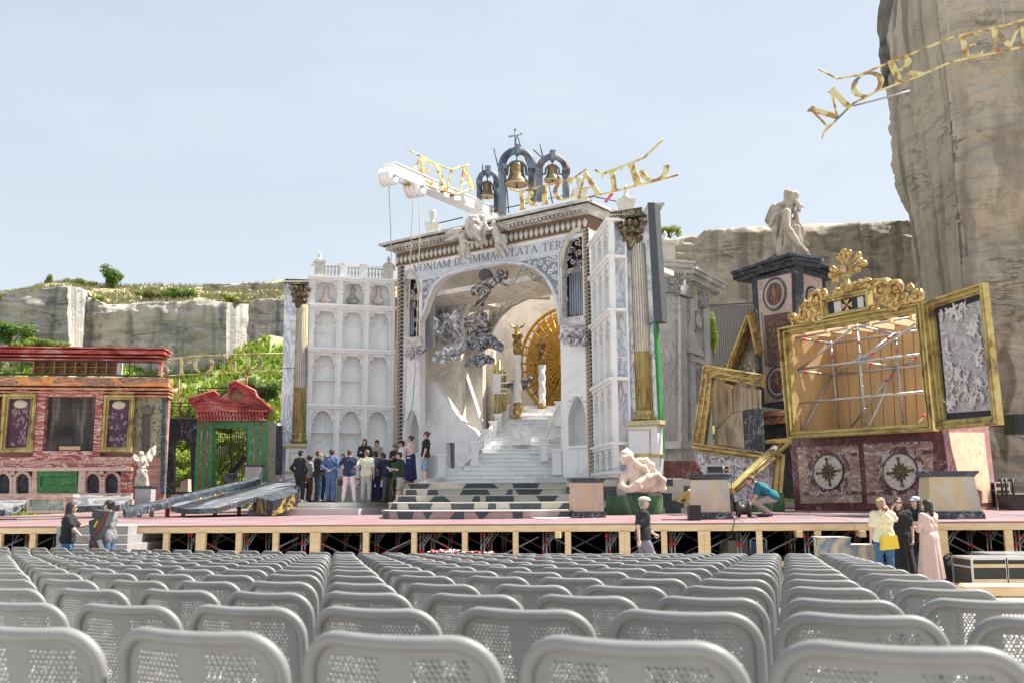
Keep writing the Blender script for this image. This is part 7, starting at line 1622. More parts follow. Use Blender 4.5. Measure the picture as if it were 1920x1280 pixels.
for i in range(9): x = 460+i*84; Kb.tube(mb, [pk(x, 440-i*8), pk(x+35, 1130)], .01, .005, n=4)
t.part('panel_joint', mb, mat('ply_dark', (.22,.12,.05), .7))
for i in range(6):
    x = 230+i*160; a = K.hit(*pk(x, 410-i*23), -.2); b = Kb.hit(*pk(x+190, 425-i*17), .02); t.part('rafter', MB().bar(a, b, .10, .22), M_pine)
f0 = Kb.hit(*pk(470,1150)); f1 = K.hit(*pk(160,1160), -.14); f2 = K.hit(*pk(1165,1100), -.14); f3 = Kb.hit(*pk(1240,1130)); t.part('floor', MB().prism([f0, f1, f2, f3], (0,0,-.08)), M_ply)
tubes = [('f',(145,430),(205,1145),1),('f',(625,350),(690,1110),1),('b',(430,480),(490,1125),1),('b',(915,430),(975,1095),1),
 ('f',(165,690),(1100,575),0),('f',(185,940),(1130,855),0),('f',(150,455),(1070,295),0),('b',(430,495),(1085,400),0),('b',(450,730),(1110,655),0),
 ('f',(190,690),(610,370),0),('f',(650,630),(1080,340),0),('fb',(170,455),(430,495),0),('fb',(190,700),(450,730),0),('fb',(660,635),(930,670),0),('fb',(625,365),(900,420),0),
 ('bf',(435,735),(230,1140),0),('b',(910,685),(590,1115),0),('bf',(910,685),(720,1115),0),('bf',(910,420),(655,610),0),('b',(1090,585),(990,660),0),('b',(640,600),(480,725),0),('f',(1145,1025),(1085,1085),0)]
s_ = Thing('cabinet_scaffold', 'galvanised scaffold tubes with red clamps standing inside the gilt cabinet', 'scaffold', Kb.hit(*pk(600,1110), .6))
cr_ = random.Random(2); Kf = -.45; Kbk = .35
for kind, a, b, vert in tubes:
    A = K.hit(*pk(*a), Kf) if kind[0] == 'f' else Kb.hit(*pk(*a), Kbk); B = K.hit(*pk(*b), Kf) if kind[-1] == 'f' else Kb.hit(*pk(*b), Kbk)
    o = s_.part('standard' if vert else 'tube', MB().tube([A, B], .045 if vert else .04, 8), M_steel)
    d = (B-A).normalized()
    for f in ([.18] if vert else [cr_.uniform(.1,.3)] if cr_.random() < .62 else []): c = A.lerp(B, f); s_.part('clamp', MB().tube([c-d*.045, c+d*.045], .055, 8), M_red, o)
    if vert:
        mb = MB()
        for q in range(9): c = A.lerp(B, (q+.5)/9); mb.lathe(c, [(.075,0),(.075,.02)], 8, d)
        s_.part('rosettes', mb, M_steel, o)
D_ = Pl(1740, 28.7, 1870, 26.0)
DO = [(1737,567.5),(1851,530),(1881,796),(1764,806)]; DI = [(1752.5,579),(1844,550),(1866,779),(1775,787.5)]
t = Thing('gilt_door', 'gilt framed cabinet door standing open with a grey carved battle relief', 'door panel', D_.hit(1826, 800))
t.part('frame', frame4(D_, MB(), DO, DI, -.04, .22, FR_), M_goldf)
t.part('backing', D_.poly(MB(), DI, -.1, -.02), mat('navy_panel', (.02,.025,.045), .6, var=.2))
RI = [(1760,589),(1838,563),(1861,768),(1777,774)]
# relief: a field of small sculpted bodies on a pale slab
t.part('relief_slab', D_.poly(MB(), RI, -.02, .04), engrave('relief_ground', (.50,.49,.48), (.20,.19,.20), 2.2, .14, sh=-.05))
g = random.Random(12); mb = MB(); M_rel = mat('relief_stone', (.66,.64,.62), .7, col2=(.42,.40,.39), scale=7, bmp=.3)
def mini(cx, cy, s, pr):
    c = D_.hit(cx, cy, .09); a = g.uniform(-.9, .9); up_ = V((0,0,1))*math.cos(a)+D_.d*math.sin(a); sd_ = D_.d*math.cos(a)-V((0,0,1))*math.sin(a)
    T = lambda x, y, z=0: tuple(c+up_*y*s+sd_*x*s+D_.n*z*s)
    pr += [('e', T(0,.95,.1), (.12*s,.12*s,.14*s)), ('c', T(0,.7), T(.05,.25), .17*s, .13*s)]
    for sg in (-1, 1):
        e = (sg*g.uniform(.25,.5), g.uniform(.3,.9)); h_ = (e[0]+sg*g.uniform(-.1,.35), e[1]+g.uniform(-.3,.45)); pr += [('c', T(sg*.15,.68), T(*e,.1), .075*s, .06*s), ('c', T(*e,.1), T(*h_,.15), .06*s, .04*s)]
        kx = (sg*g.uniform(.05,.4), g.uniform(-.2,.05)); fx2 = (kx[0]+g.uniform(-.25,.25), kx[1]-g.uniform(.2,.4)); pr += [('c', T(sg*.07,.22), T(*kx,.12), .11*s, .08*s), ('c', T(*kx,.12), T(*fx2,.02), .075*s, .04*s)]
for blk in range(6):
    pr = []
    y0_ = [575,600,640,675,705,740][blk]; y1_ = [604,640,672,712,742,768][blk]
    for q in range([7,7,5,9,10,10][blk]):
        f = (y0_-589)/185; xl, xr = 1760+f*17+6, 1838+f*23-5; x = g.uniform(xl, xr)
        if blk in (1, 2) and 1785 < x < 1815: x = g.choice((g.uniform(xl, 1783), g.uniform(1818, xr)))
        y = g.uniform(y0_, y1_); y = max(y, 589-(x-1760)/78*26+10); mini(x, y, g.uniform(.22,.34), pr)
    body(pr, .020, .03, mb=mb)
t.part('relief_figures', mb, M_rel)
# crest: scrollwork, little framed cross and sunburst
cT = Thing('gilt_crest', 'gilt baroque scrollwork crest with sunburst on top of the cabinet', 'crest', K.hit(1600, 590)); Kc = K.back(.10)
def leafroll(mb, x, y, r, a0, sg, r_=.11, turns=1.15, w_=.12, tail=None):
    k = r*pxm(31); Kc.scroll(mb, x, y, k, turns, a0, r_, sg, w_, nn=9, n=26); Kc.scroll(mb, x, y, k*1.0, turns*.9, a0+.12*sg, r_*.45, sg, w_+r_*.8, nn=6, n=22)
    if tail: u, v = Kc.uv(x, y, w_); p0 = (u+k*1.1*math.cos(a0), v+k*1.1*math.sin(a0)); tu, tv = Kc.uv(*tail, w_); m_ = ((p0[0]+tu)/2+.05*sg, (p0[1]+tv)/2-.10); Kc.utube(mb, [p0, m_, (tu, tv)], [r_, r_*.9, r_*.25], w_, n=8)
for nm, lst in (('left_scrolls', [(1533,560,14,3.6,-1,.12,(1548,592)),(1519,573,11,2.2,1,.10,(1500,604)),(1507,590,9,1.6,1,.08,(1540,604)),(1487,599,9,2.6,-1,.085,(1535,601)),(1536,575,10,0,1,.09,(1512,596)),(1501,577,5,1,-1,.06,(1505,588)),(1524,588,8,4.2,-1,.08,(1545,600)),(1543,549,5,.5,1,.07,(1550,560))]),
 ('right_scrolls', [(1654,545,17,.5,1,.13,(1642,575)),(1681,541,12,2.6,-1,.11,(1668,574)),(1662,566,12,5,1,.10,(1690,570)),(1694,557,10,2.4,1,.09,(1672,576)),(1717,557,11,1.0,-1,.10,(1690,572)),(1704,563,6,3,1,.07,(1700,571)),(1675,558,8,0,-1,.09,(1656,574)),(1645,530,6,2,1,.07,(1652,540)),(1707,540,5,1,1,.06,(1712,552)),(1641,572,6,3,1,.07,(1650,580))]),
 ('top_leaves', [(1571,548,6,1.6,1,.08,(1576,556)),(1584,540,6,2.6,-1,.08,(1588,552)),(1601,538,6,.6,1,.08,(1598,550)),(1613,536,7,1.8,-1,.09,(1606,549)),(1624,533,8,.2,1,.09,(1620,546)),(1561,556,4,3,1,.06,(1568,560))])):
    mb = MB()
    for x, y, r, a0, sg, rr, tl in lst: leafroll(mb, x, y, r, a0, sg, rr, tail=tl)
    cT.part(nm, mb, M_goldb)
cT.part('small_frame', frame4(Kc, MB(), [(1545,562.5),(1634,544),(1637,581.5),(1548,599)], [(1553,568.5),(1625.5,553),(1628,576),(1556,590.5)], -.05, .24, ((0,.4,1),(.4,1,.6))), M_goldf)
cp_ = cT.part('cross_panel', Kc.poly(MB(), [(1553,568.5),(1625.5,553),(1628,576),(1556,590.5)], -.05, .05), M_dark)
mb = MB(); Kc.poly(mb, [(1563,567),(1576,564),(1578,585),(1565,588)], .05, .07); Kc.poly(mb, [(1607,558),(1618,555.5),(1620,577),(1609,579)], .05, .07); cT.part('ivory_inlay', mb, M_cream, cp_)
mb = MB(); u, v = Kc.uv(1591, 573.5)
for q in range(4): a = q*math.pi/2+.02; dd = lambda t_, s_: Kc.W(u+t_*math.cos(a)-s_*math.sin(a), v+t_*math.sin(a)+s_*math.cos(a), .075); mb.prism([dd(.02,0), dd(.20,-.10), dd(.17,0), dd(.20,.10)], K.n*.03)
cT.part('maltese_cross', mb, mat('cross_gold', (.62,.40,.20), .5), cp_)
mb = MB(); u, v = Kc.uv(1589, 507)
k = pxm(31)
for q in range(36):
    a = 2*math.pi*q/36; r1 = (19 if q % 2 else 15)*k; Kc.utube(mb, [(u+7*k*math.cos(a), v+7*k*math.sin(a)), (u+r1*math.cos(a), v+r1*math.sin(a))], [.05,.03], .12, n=6)
cT.part('sun_rays', mb, M_goldf); cT.part('sun_disc', MB().ball(Kc.W(u, v, .18), 8*k, 18, 0, (1,.5,1)), mat('sun_pink', (.60,.42,.30), .35, .5))
mb = MB()
for dx, dy in ((0,-34),(11,-30),(-11,-27),(32,-11),(40,-4),(27,4),(-20,-2),(-30,6),(-22,16),(30,-22),(-26,-6)):
    Kc.utube(mb, [(u+dx*.45*k, v-dy*.45*k), (u+dx*.75*k, v-dy*.75*k), (u+dx*k, v-dy*k)], [.03,.05,.09], .14, n=8); mb.ball(Kc.W(u+dx*k, v-dy*k, .14), .12, 8)
cT.part('sun_blossoms', mb, M_goldb); mb = MB(); Kc.utube(mb, [(u, v-14*k), (u+2*k, v-30*k), (u+4*k, v-46*k)], [.07,.13,.2], .1, n=10); cT.part('stem', mb, M_goldf)
t = Thing('wall_speaker', 'black box loudspeaker hung on the rock at the right frame edge', 'loudspeaker', at(1920, 810, 33)); mb = MB(); a = at(1905, 812, 33); b = at(1945, 775, 33); mb.box((a.x, 33, a.z), (b.x, 33.8, b.z)); t.part('cabinet', mb, M_blackp)
mb = MB(); mb.box((a.x+.06, 32.98, a.z+.06), (b.x-.06, 32.998, b.z-.06)); t.part('grille', mb, mat('grille', (.035,.035,.04), .8)); t.part('arm', MB().tube([((a.x+b.x)/2, 33.7, (a.z+b.z)/2), ((a.x+b.x)/2, 38, (a.z+b.z)/2+.3)], .05, 6), M_blackp)
# podium
Kp = Pl(1481, 33.4, 1770, 29.2); Ks = Pl(1770, 29.2, 1868, 31.4); M_mar = marble('maroon_marble', (.085,.018,.02), (.34,.27,.30), .9, .02, (.2,.06,.06), (.075,.014,.018), dist=2)
t = Thing('podium', 'maroon marble podium under the cabinet with two inlaid star panels', 'podium', Kp.hit(1630, 955))
t.part('front', Kp.poly(MB(), [(1481,822),(1766,800),(1790,962),(1491,962)], -.4, 0), M_mar)
t.part('side', Ks.poly(MB(), [(1766,803),(1853,797),(1871,958),(1792,962)], -.4, 0), marble('rose_side', (.36,.16,.15), (.5,.36,.36), 1, .03, None, (.28,.12,.12)))
t.part('side_panel', Ks.poly(MB(), [(1776,810),(1845,810),(1860,941),(1842,942),(1841,920),(1800,900)], 0, .04), marble('peach_marble', (.74,.58,.40), (.52,.26,.16), 1.4, .05, None, (.66,.48,.30), dist=2))
M_inl = marble('onyx_inlay', (.66,.60,.53), (.12,.045,.04), 2.4, .13, (.22,.11,.09), (.48,.38,.31), dist=2.6, stretch=(.7,.7,1.5)); M_inl2 = marble('onyx_red', (.11,.03,.027), (.66,.60,.60), 2.8, .08, None, (.10,.025,.025)); M_med = blotch('onyx_ivory', [(.36,.30,.26),(.56,.50,.44),(.62,.58,.54)], 2.2, .5, dist=3)
for (q, cx, cy, rx, ry) in (([(1494.5,838),(1609,832.5),(1616.7,941),(1501,943)], 1553, 884, 27, 32), ([(1618.6,831),(1749,826),(1751,944),(1627,943)], 1688, 884, 31, 34)):
    o = t.part('inlay_panel', Kp.poly(MB(), q, 0, .03), M_inl)
    L = lambda f, g_: (q[0][0]*(1-f)*(1-g_)+q[1][0]*f*(1-g_)+q[2][0]*f*g_+q[3][0]*(1-f)*g_, q[0][1]*(1-f)*(1-g_)+q[1][1]*f*(1-g_)+q[2][1]*f*g_+q[3][1]*(1-f)*g_)
    mb = MB(); Kp.poly(mb, [L(0,.14), L(1,.14), L(1,.20), L(0,.20)], .03, .05); Kp.poly(mb, [L(0,.80), L(1,.80), L(1,.86), L(0,.86)], .03, .05); Kp.poly(mb, [L(0,.0), L(1,.0), L(1,.03), L(0,.03)], .03, .05); t.part('dark_band', mb, M_inl2, o)
    ell = lambda s, w0_, w1_: Kp.poly(MB(), [(cx+rx*s*math.cos(a)*(1.05 if abs(math.cos(a)) > .5 else 1), cy+ry*s*math.sin(a)) for a in [2*math.pi*i/36 for i in range(36)]], w0_, w1_)
    t.part('red_ring', ell(1.42, .03, .045), M_inl2, o); t.part('medallion', ell(1.0, .045, .07), M_med, o)
    t.part('medallion_rim', Kp.tube(MB(), [(cx+rx*1.03*math.cos(a), cy+ry*1.03*math.sin(a)) for a in [2*math.pi*i/36 for i in range(36)]], .03, .06, n=6, closed=True), M_darkg, o)
    mb = MB(); u, v = Kp.uv(cx, cy, .07)
    for i in range(12):
        a = 2*math.pi*i/12+.1; Lr = .30 if i % 3 else .42
        Kp.utube(mb, [(u+.04*math.cos(a), v+.04*math.sin(a)), (u+Lr*.6*math.cos(a), v+Lr*.6*math.sin(a)), (u+Lr*math.cos(a), v+Lr*math.sin(a))], [.03,.055,.015], .075, n=6)
    for i in range(4): a = math.pi/2*i+.1; mb.ball(Kp.W(u+.42*math.cos(a), v+.42*math.sin(a), .07), .06, 8)
    mb.ball(Kp.W(u, v, .08), .09, 10); t.part('gilt_star', mb, blotch('star_bronze', [(.04,.032,.02),(.11,.085,.05),(.2,.15,.08)], 8), o)
# ================================================================ pedestals, busts and equipment on the stage
M_ped1 = marble('pedestal_ochre', (.54,.49,.43), (.30,.32,.36), 1.3, .10, (.62,.42,.22), (.48,.42,.38), dist=1)
M_ped2 = marble('pedestal_cream', (.56,.53,.49), (.34,.33,.34), 1.2, .09, (.62,.50,.3), (.50,.45,.40), dist=1)
M_ped3 = marble('pedestal_yellow', (.58,.53,.42), (.30,.37,.40), 1.2, .11, (.56,.42,.2), (.52,.50,.42), dist=1)
pedestal(1102, 970, 896, 66, 64, 'marble pedestal with dark cap and ochre shaft beside the checkered steps', M_ped1, M_darkg, M_darkg, rot=R(6))
pt2 = pedestal(1338, 973, 889.5, 80, 84, 'cream marble pedestal carrying the small microwave oven', M_ped2, M_darkg, M_darkg, rot=R(-9))
pedestal(1797, 972, 883, 94, 104, 'yellowish marble pedestal in front of the podium at right', M_ped3, M_darkg, M_darkg, rot=R(-7))
def deckbox(T, nm, x0, x1, yb, yt, dep, m, rot=0):
    c = deck((x0+x1)/2, yb); k = pxm(c.y)*.985; mb = MB(); mb.box(((x0-x1)/2*k, 0, 0), ((x1-x0)/2*k, dep, (yb-yt)*k)); q = MB().merge(mb, Matrix.Translation(c) @ Matrix.Rotation(rot, 4, 'Z')); return T.part(nm, q, m) if T else (q, c)
# microwave
k = pxm(pt2.y); c = V((pt2.x+14*k*1, pt2.y-.25, pt2.z)); t = Thing('microwave', 'small white microwave oven with dark door on the cream pedestal', 'microwave', c)
w_, h_ = 42*k, 17*k; mb = MB(); mb.box((c.x-w_/2, c.y, c.z+.02), (c.x+w_/2, c.y+.42, c.z+h_)); t.part('case', mb, mat('micro_white', (.62,.60,.58), .4))
mb = MB(); mb.box((c.x-w_*.47, c.y-.02, c.z+.05), (c.x+w_*.20, c.y+.0, c.z+h_-.03)); dr_ = t.part('door', mb, mat('micro_glass', (.01,.01,.012), .15)); mb = MB(); mb.tube([(c.x+w_*.235, c.y-.04, c.z+.06), (c.x+w_*.235, c.y-.04, c.z+h_-.04)], .012, 6); t.part('handle', mb, M_steel, dr_)
mb = MB(); mb.box((c.x+w_*.28, c.y-.012, c.z+.05), (c.x+w_*.47, c.y, c.z+h_-.03)); pn = t.part('control_panel', mb, M_blackp); mb = MB(); mb.box((c.x+w_*.30, c.y-.018, c.z+h_*.42), (c.x+w_*.45, c.y-.012, c.z+h_*.60)); t.part('display', mb, mat('orange_label', (.85,.18,.04), .5), pn)
q, c = deckbox(None, '', 1293, 1315, 975, 947.5, .3, M_blackp); t = Thing('loudspeaker', 'small black box loudspeaker standing left of the microwave pedestal', 'loudspeaker', c); t.part('cabinet', q, M_blackp); mb = MB(); mb.box((c.x-.14, c.y-.012, c.z+.03), (c.x+.14, c.y-.001, c.z+.38)); t.part('grille', mb, mat('grille', (.035,.035,.04), .8))
# green drums
M_drum = marble('green_drum', (.03,.14,.05), (.16,.24,.14), 1.2, .08, (.01,.05,.02), (.015,.08,.03), stretch=(1,1,.5))
def drum(x0, x1, yb, yt, lab, mts=None, Yo=None):
    c = deck((x0+x1)/2, yb)
    if Yo: c = at((x0+x1)/2, yb, Yo); c.z = dz(c.x, c.y)
    k = pxm(c.y)*.985; r = (x1-x0)/2*k; h = (yb-yt)*k; c = c+V((0, r*.45, 0)); vs = []; n = 32; mb = MB()
    for z in (0, h*.06, h*.94, h):
        f = .985 if z in (0, h) else 1
        for q in range(n): an = 2*math.pi*q/n; vs.append((c.x+r*f*math.copysign(abs(math.cos(an))**.7, math.cos(an)), c.y+r*.45*f*math.copysign(abs(math.sin(an))**.7, math.sin(an)), c.z+z))
    mb.add(vs, [(j*n+q, j*n+(q+1) % n, (j+1)*n+(q+1) % n, (j+1)*n+q) for j in range(3) for q in range(n)], 0, True); mb.add(vs[-n:], [tuple(range(n))], 0)
    single('marble_drum', mb, mts or M_drum, lab, 'plinth', 'green marble plinths'); return c+V((0,0,h)), r
dt, dr = drum(1139, 1247, 961, 925, 'green marble plinth under the cream reclining bust', None, 29.9)
drum(1396, 1476, 959, 922, 'green marble plinth behind the crouching man')
mb = MB(); F_ = Pl(1380, 29, 1410, 29); c = deck(1395, 958); mb.box((c.x-.25, c.y+.4, c.z), (c.x+.12, c.y+.9, c.z+.62)); single('dark_box', mb, M_blackp, 'dark open box left of the green plinth behind the crouching man', 'box')
# cream bust lying on its side, looking left
Yb = dt.y-.15
ch = [(1173,853,11.5,0,1176,855,12.5,0),(1175,846,6,0,1175.5,842,4,0),(1170,860,9,.1,1169,866,5,.15),(1164,859,2.4,.15,1163,862,1.8,.18),(1180,866,7,0,1184,880,7.5,0),(1180,888,10,0,1170,893,7.5,.1),(1170,893,7.5,.1,1166,910,7,.2),(1166,910,6,.2,1176,917,6,.4),(1192,886,12,0,1194,902,14,0),(1190,905,13,0,1185,914,9,.1),
 (1178,916,5,.45,1196,906,6,.5),(1196,906,7,.5,1215,894,6,.4),(1215,894,6,.4,1233,889,5,.3),(1233,889,5,.3,1244,900,5,.2),(1244,900,5,.2,1245,916,4.5,.2),(1182,918,5,.5,1200,914,6,.5),(1200,912,8,.4,1222,903,8,.3),(1206,900,14,0,1232,903,12,0),(1200,914,9,.1,1238,914,8,.1),
 (1188,863,4.5,.1,1197,871,5,.15),(1197,871,5,.15,1208,876,5,.1),(1208,876,5,.1,1215,886,4.5,.1),(1192,862,4.5,-.05,1210,863,6,-.1),(1210,863,6.5,-.1,1221,872,6.5,-.1),(1221,872,6,-.1,1220,884,5,-.05),(1228,881.5,3.4,.1,1228,886,3.6,.1)]
pr = px_chain(ch, Yb); mb = body(pr, .032, .05, lambda X, Y_, Z: .014*np.sin(22*X-12*Z+3*np.sin(5*Z))*np.clip((X-at(1192,880,Yb).x)*4, 0, 1)+.006*np.sin(30*Z)*np.clip((Z-at(1180,856,Yb).z)*8, 0, 1))
single('reclining_bust', mb, mat('bust_cream', (.78,.66,.54), .7, col2=(.58,.46,.38), scale=2.5, bmp=.2, bd=.01), 'big cream bust with turban and drapery looking left on the green plinth', 'statue')
# plywood offcut on the deck
a = [deck(983,969), deck(1040,966), deck(1072,970.5), deck(1010,973)]; single('board', MB().prism([p+V((0,0,.03)) for p in a], (0,0,-.02)), M_white, 'thin pale board lying flat on the deck before the steps', 'board')
# device the crouching man works on, with cables
c = deck(1398, 971); k = pxm(c.y); t = Thing('cable_reel', 'dark machine with handle and loops of cable in front of the crouching man', 'machine', c+V((0,.2,0)))
mb = MB(); mb.lathe(c+V((-.17,.2,.24)), [(.10,0),(.21,.02),(.21,.07),(.13,.09),(.13,.27),(.21,.29),(.21,.34),(.10,.36)], 20, (1,0,0)); t.part('drum', mb, mat('reel_dark', (.045,.035,.035), .5)); mb = MB(); mb.tube([c+V((-.2,.2,.02)), c+V((-.16,.2,.42)), c+V((0,.2,.48)), c+V((.16,.2,.42)), c+V((.2,.2,.02))], .016, 6); t.part('handle', mb, M_blackp)
mb = MB()
for q in range(4): mb.tube([c+V((.13+.1*math.cos(a)*(1+q*.15)+.1, .1+.09*math.sin(a)+q*.02, .02+q*.01)) for a in [2*math.pi*i/16 for i in range(16)]], .009, 5, closed=True)
t.part('cable_loops', mb, M_blackp)
p0 = deck(1376, 974.5); p1 = edge.hit(1377, 978, .02)
single('cable', MB().tube([deck(1388,970)+V((0,0,.02)), p0+V((0,0,.02)), p1+V((0,-.03,.0)), edge.hit(1374, 990, .05), edge.hit(1364, 1008, -.2), edge.hit(1352, 1034, -.5)], .010, 5), M_blackp, 'thin black cable running over the stage edge down to the crate', 'cable', 'black cables')
pz = pt2.z; single('cable', MB().tube([V((pt2.x+.5,pt2.y-.60,pz)), V((pt2.x+.45,pt2.y-.66,pz-.1)), V((pt2.x+.42,pt2.y-.62,pz-.5)), V((pt2.x+.40,pt2.y-.66,pz-1.0)), V((pt2.x+.2,pt2.y-.72,deck(1350,974).z+.02)), V((pt2.x-.5,pt2.y-.75,deck(1350,974).z+.02))], .010, 5), M_blackp, 'black cable hanging down the front of the cream pedestal', 'cable', 'black cables')
# under the stage edge
def gbox(T, nm, x0, x1, yb, yt, Y, dep, m, rot=0, z0=None):
    a = at(x0, yb, Y); b = at(x1, yt, Y); mb = MB(); zb_ = a.z if z0 is None else z0; mb.box((-(b.x-a.x)/2, 0, 0), ((b.x-a.x)/2, dep, b.z-zb_)); c = V(((a.x+b.x)/2, Y, zb_)); q = MB().merge(mb, Matrix.Translation(c) @ Matrix.Rotation(rot, 4, 'Z')); return T.part(nm, q, m) if T else (q, c)
q, c = gbox(None, '', 1365, 1404, 1045, 1012, 23.3, .5, None, R(12), -.05); t = Thing('equipment_box', 'grey beige electric heater box under the stage edge', 'box', c); t.part('case', q, mat('box_beige', (.20,.18,.14), .6)); t.part('lid', gbox(None, '', 1371, 1392, 1013, 1008, 23.4, .3, None)[0], M_blackp)
q, c = gbox(None, '', 1409, 1436, 1045, 1013, 23.2, .3, None, 0, -.05); t = Thing('hand_truck', 'blue box on a chrome tube cart under the stage edge', 'cart', c); t.part('box', q, mat('cart_blue', (.02,.07,.20), .45)); mb = MB(); mb.tube([at(1407,1040,23.1), at(1407,1012,23.1), at(1411,1008,23.1), at(1433,1008,23.1), at(1437,1012,23.1), at(1437,1040,23.1)], .018, 6); t.part('tube_frame', mb, M_steel)
M_crate = blotch('crate_paint', [(.10,.20,.30),(.38,.33,.25),(.55,.47,.36),(.50,.42,.32)], 1.6, .7)
for x0, x1, yt_, lab in ((1539,1594,1008,'taller plywood crate with blue paint smears before the stage'), (1596,1642,1022,'lower plywood crate with blue smear beside the woman in yellow')):
    q, c = gbox(None, '', x0, x1, 1060, yt_, 20.9, .5, None, R(-4), -.03); t = Thing('wooden_crate', lab, 'crate', c, 'plywood crates'); t.part('box', q, M_crate); b_ = at((x0+x1)/2, yt_, 20.9); mb = MB(); mb.box((c.x-(x1-x0)/2*pxm(21)-.02, 20.86, b_.z), (c.x+(x1-x0)/2*pxm(21)+.02, 21.45, b_.z+.02)); t.part('lid', mb, M_crate)
# black backpack
c = at(1780, 1078, 20.0); c.z = -.03; pr = [('e', (c.x,c.y,.26), (.24,.15,.27)), ('e', (c.x-.02,c.y-.12,.2), (.17,.08,.15)), ('c', (c.x-.16,c.y,.1), (c.x+.18,c.y,.1), .1,.1), ('c', (c.x+.1,c.y-.2,.02), (c.x+.34,c.y-.3,.0), .03,.02)]
t = Thing('backpack', 'black backpack slumped on the ground by the stage at right', 'backpack', c); t.part('bag', body(pr, .02, .05, lambda X, Y_, Z: .008*np.sin(20*Z+9*X)), M_black); t.part('strap', MB().tube([(c.x-.1,c.y-.05,.5),(c.x,c.y-.1,.58),(c.x+.1,c.y-.05,.5)], .015, 6), M_blackp)
# flight cases and planks at the right edge
M_case = mat('case_black', (.03,.028,.026), .5, var=.1); M_alu = mat('case_alu', (.60,.60,.60), .3, .6, var=.05)
def flight_case(x0, x1, yb, yt, Y, dep, lab, rot=0, two=1, z0=None):
    a = at(x0, yb, Y); b = at(x1, yt, Y); zb_ = a.z if z0 is None else z0; W_, H__ = b.x-a.x, b.z-zb_; t = Thing('flight_case', lab, 'flight case', V((a.x, Y, zb_)), 'flight cases'); M = Matrix.Translation((a.x, Y, zb_)) @ Matrix.Rotation(rot, 4, 'Z')
    def P(nm, m, *bx): 
        mb = MB()
        for p, q in bx: mb.merge(MB().box(p, q), M)
        return t.part(nm, mb, m)
    P('body', M_case, ((.02,.02,.02),(W_-.02,dep-.02,H__-.02))); e = .035
    P('edge_profiles', M_alu, ((0,0,0),(W_,e,e)), ((0,0,H__-e),(W_,e,H__)), ((0,0,e),(e,e,H__-e)), ((W_-e,0,e),(W_,e,H__-e)), ((0,e,H__-e),(e,dep,H__)), ((0,e,0),(e,dep,e)), ((W_-e,e,H__-e),(W_,dep,H__)), ((0,dep-e,e),(e,dep,H__-e)), ((0,e,H__*.66),(e*.5,dep,H__*.72)))
    P('lid_top', M_alu, ((.035,.035,H__-.018),(W_-.035,dep-.02,H__+.006)))
    P('label_strip', M_pineh, ((e,-.004,H__*.05),(W_-e,.019,H__*.30)), ((e,-.004,H__*.68),(W_-e,.019,H__*.80)))
    for i in range(2): x = W_*(.22+.36*i); q_ = P('recessed_handle', M_alu, ((x,-.012,H__*.10),(x+W_*.2,.0,H__*.13)), ((x,-.012,H__*.22),(x+W_*.2,.0,H__*.25)), ((x,-.012,H__*.13),(x+.012,.0,H__*.22)), ((x+W_*.2-.012,-.012,H__*.13),(x+W_*.2,.0,H__*.22)))
    return t
flight_case(1824, 1888, 1092, 1045, 18.9, .85, 'black flight case with aluminium edges nearest the woman in pink', 0, z0=-.03)
flight_case(1889.5, 1953, 1092, 1045, 18.9, .85, 'black flight case with aluminium edges at the right frame edge', 0, z0=-.03)
flight_case(1858, 1960, 1075, 1037, 20.0, .8, 'third flight case behind the two at the right edge', 0, z0=-.03)
mb = MB()
for i, (x0, x1, y, Y, th) in enumerate(((1804,1990,1106,17.2,.16),(1806,1990,1100,17.6,.12),(1826,1990,1128,16.0,.10),(1850,1990,1140,15.4,.06))):
    a = at(x0, y, Y); b = at(x1, y, Y); single('timber_plank', MB().bar((a.x, Y, a.z), (b.x, Y, b.z), .34, th), M_pineh, 'pale pine plank %s of the pile right of the chairs' % ['second from the top','on the top','third from the top','at the bottom'][i], 'plank', 'pine planks in a pile')
for i, (x0, z_) in enumerate(((1840,-.03),(1900,-.03))): a = at(x0, 1130, 16.6); mb = MB(); mb.box((a.x, 15.2, -.05), (a.x+.12, 17.8, at(x0, 1133, 16).z)); single('plank_bearer', mb, M_pine, 'pine bearer under the plank pile, %s' % ['left one','right one'][i], 'bearer', 'bearers under the planks')
# red and white barrier tape bundled on the ground behind the last chairs
g = random.Random(6)
for nm, m in (('red', mat('tape_red', (.70,.05,.04), .5)), ('white', M_white)):
    mb = MB()
    for q in range(9):
        x = 806+q*13+g.uniform(-5,5); pts = [at(x+i*4, 1037-g.uniform(0, 8 if q < 4 else 4), 20.6+g.uniform(-.2,.2)) for i in range(5)]
        mb.tube(pts, .035, 6, flat=.35)
    if nm == 'red': tt_ = Thing('barrier_tape', 'heap of red and white barrier tape behind the last chair row', 'barrier tape', at(850, 1040, 20.6))
    tt_.part(nm+'_tape', mb, m)
mb = MB(); mb.box((at(795,1040,20.3).x, 20.3, -.05), (at(920,1040,20.3).x, 21.1, at(860,1036,20.6).z)); tt_.part('tarp', mb, M_black)
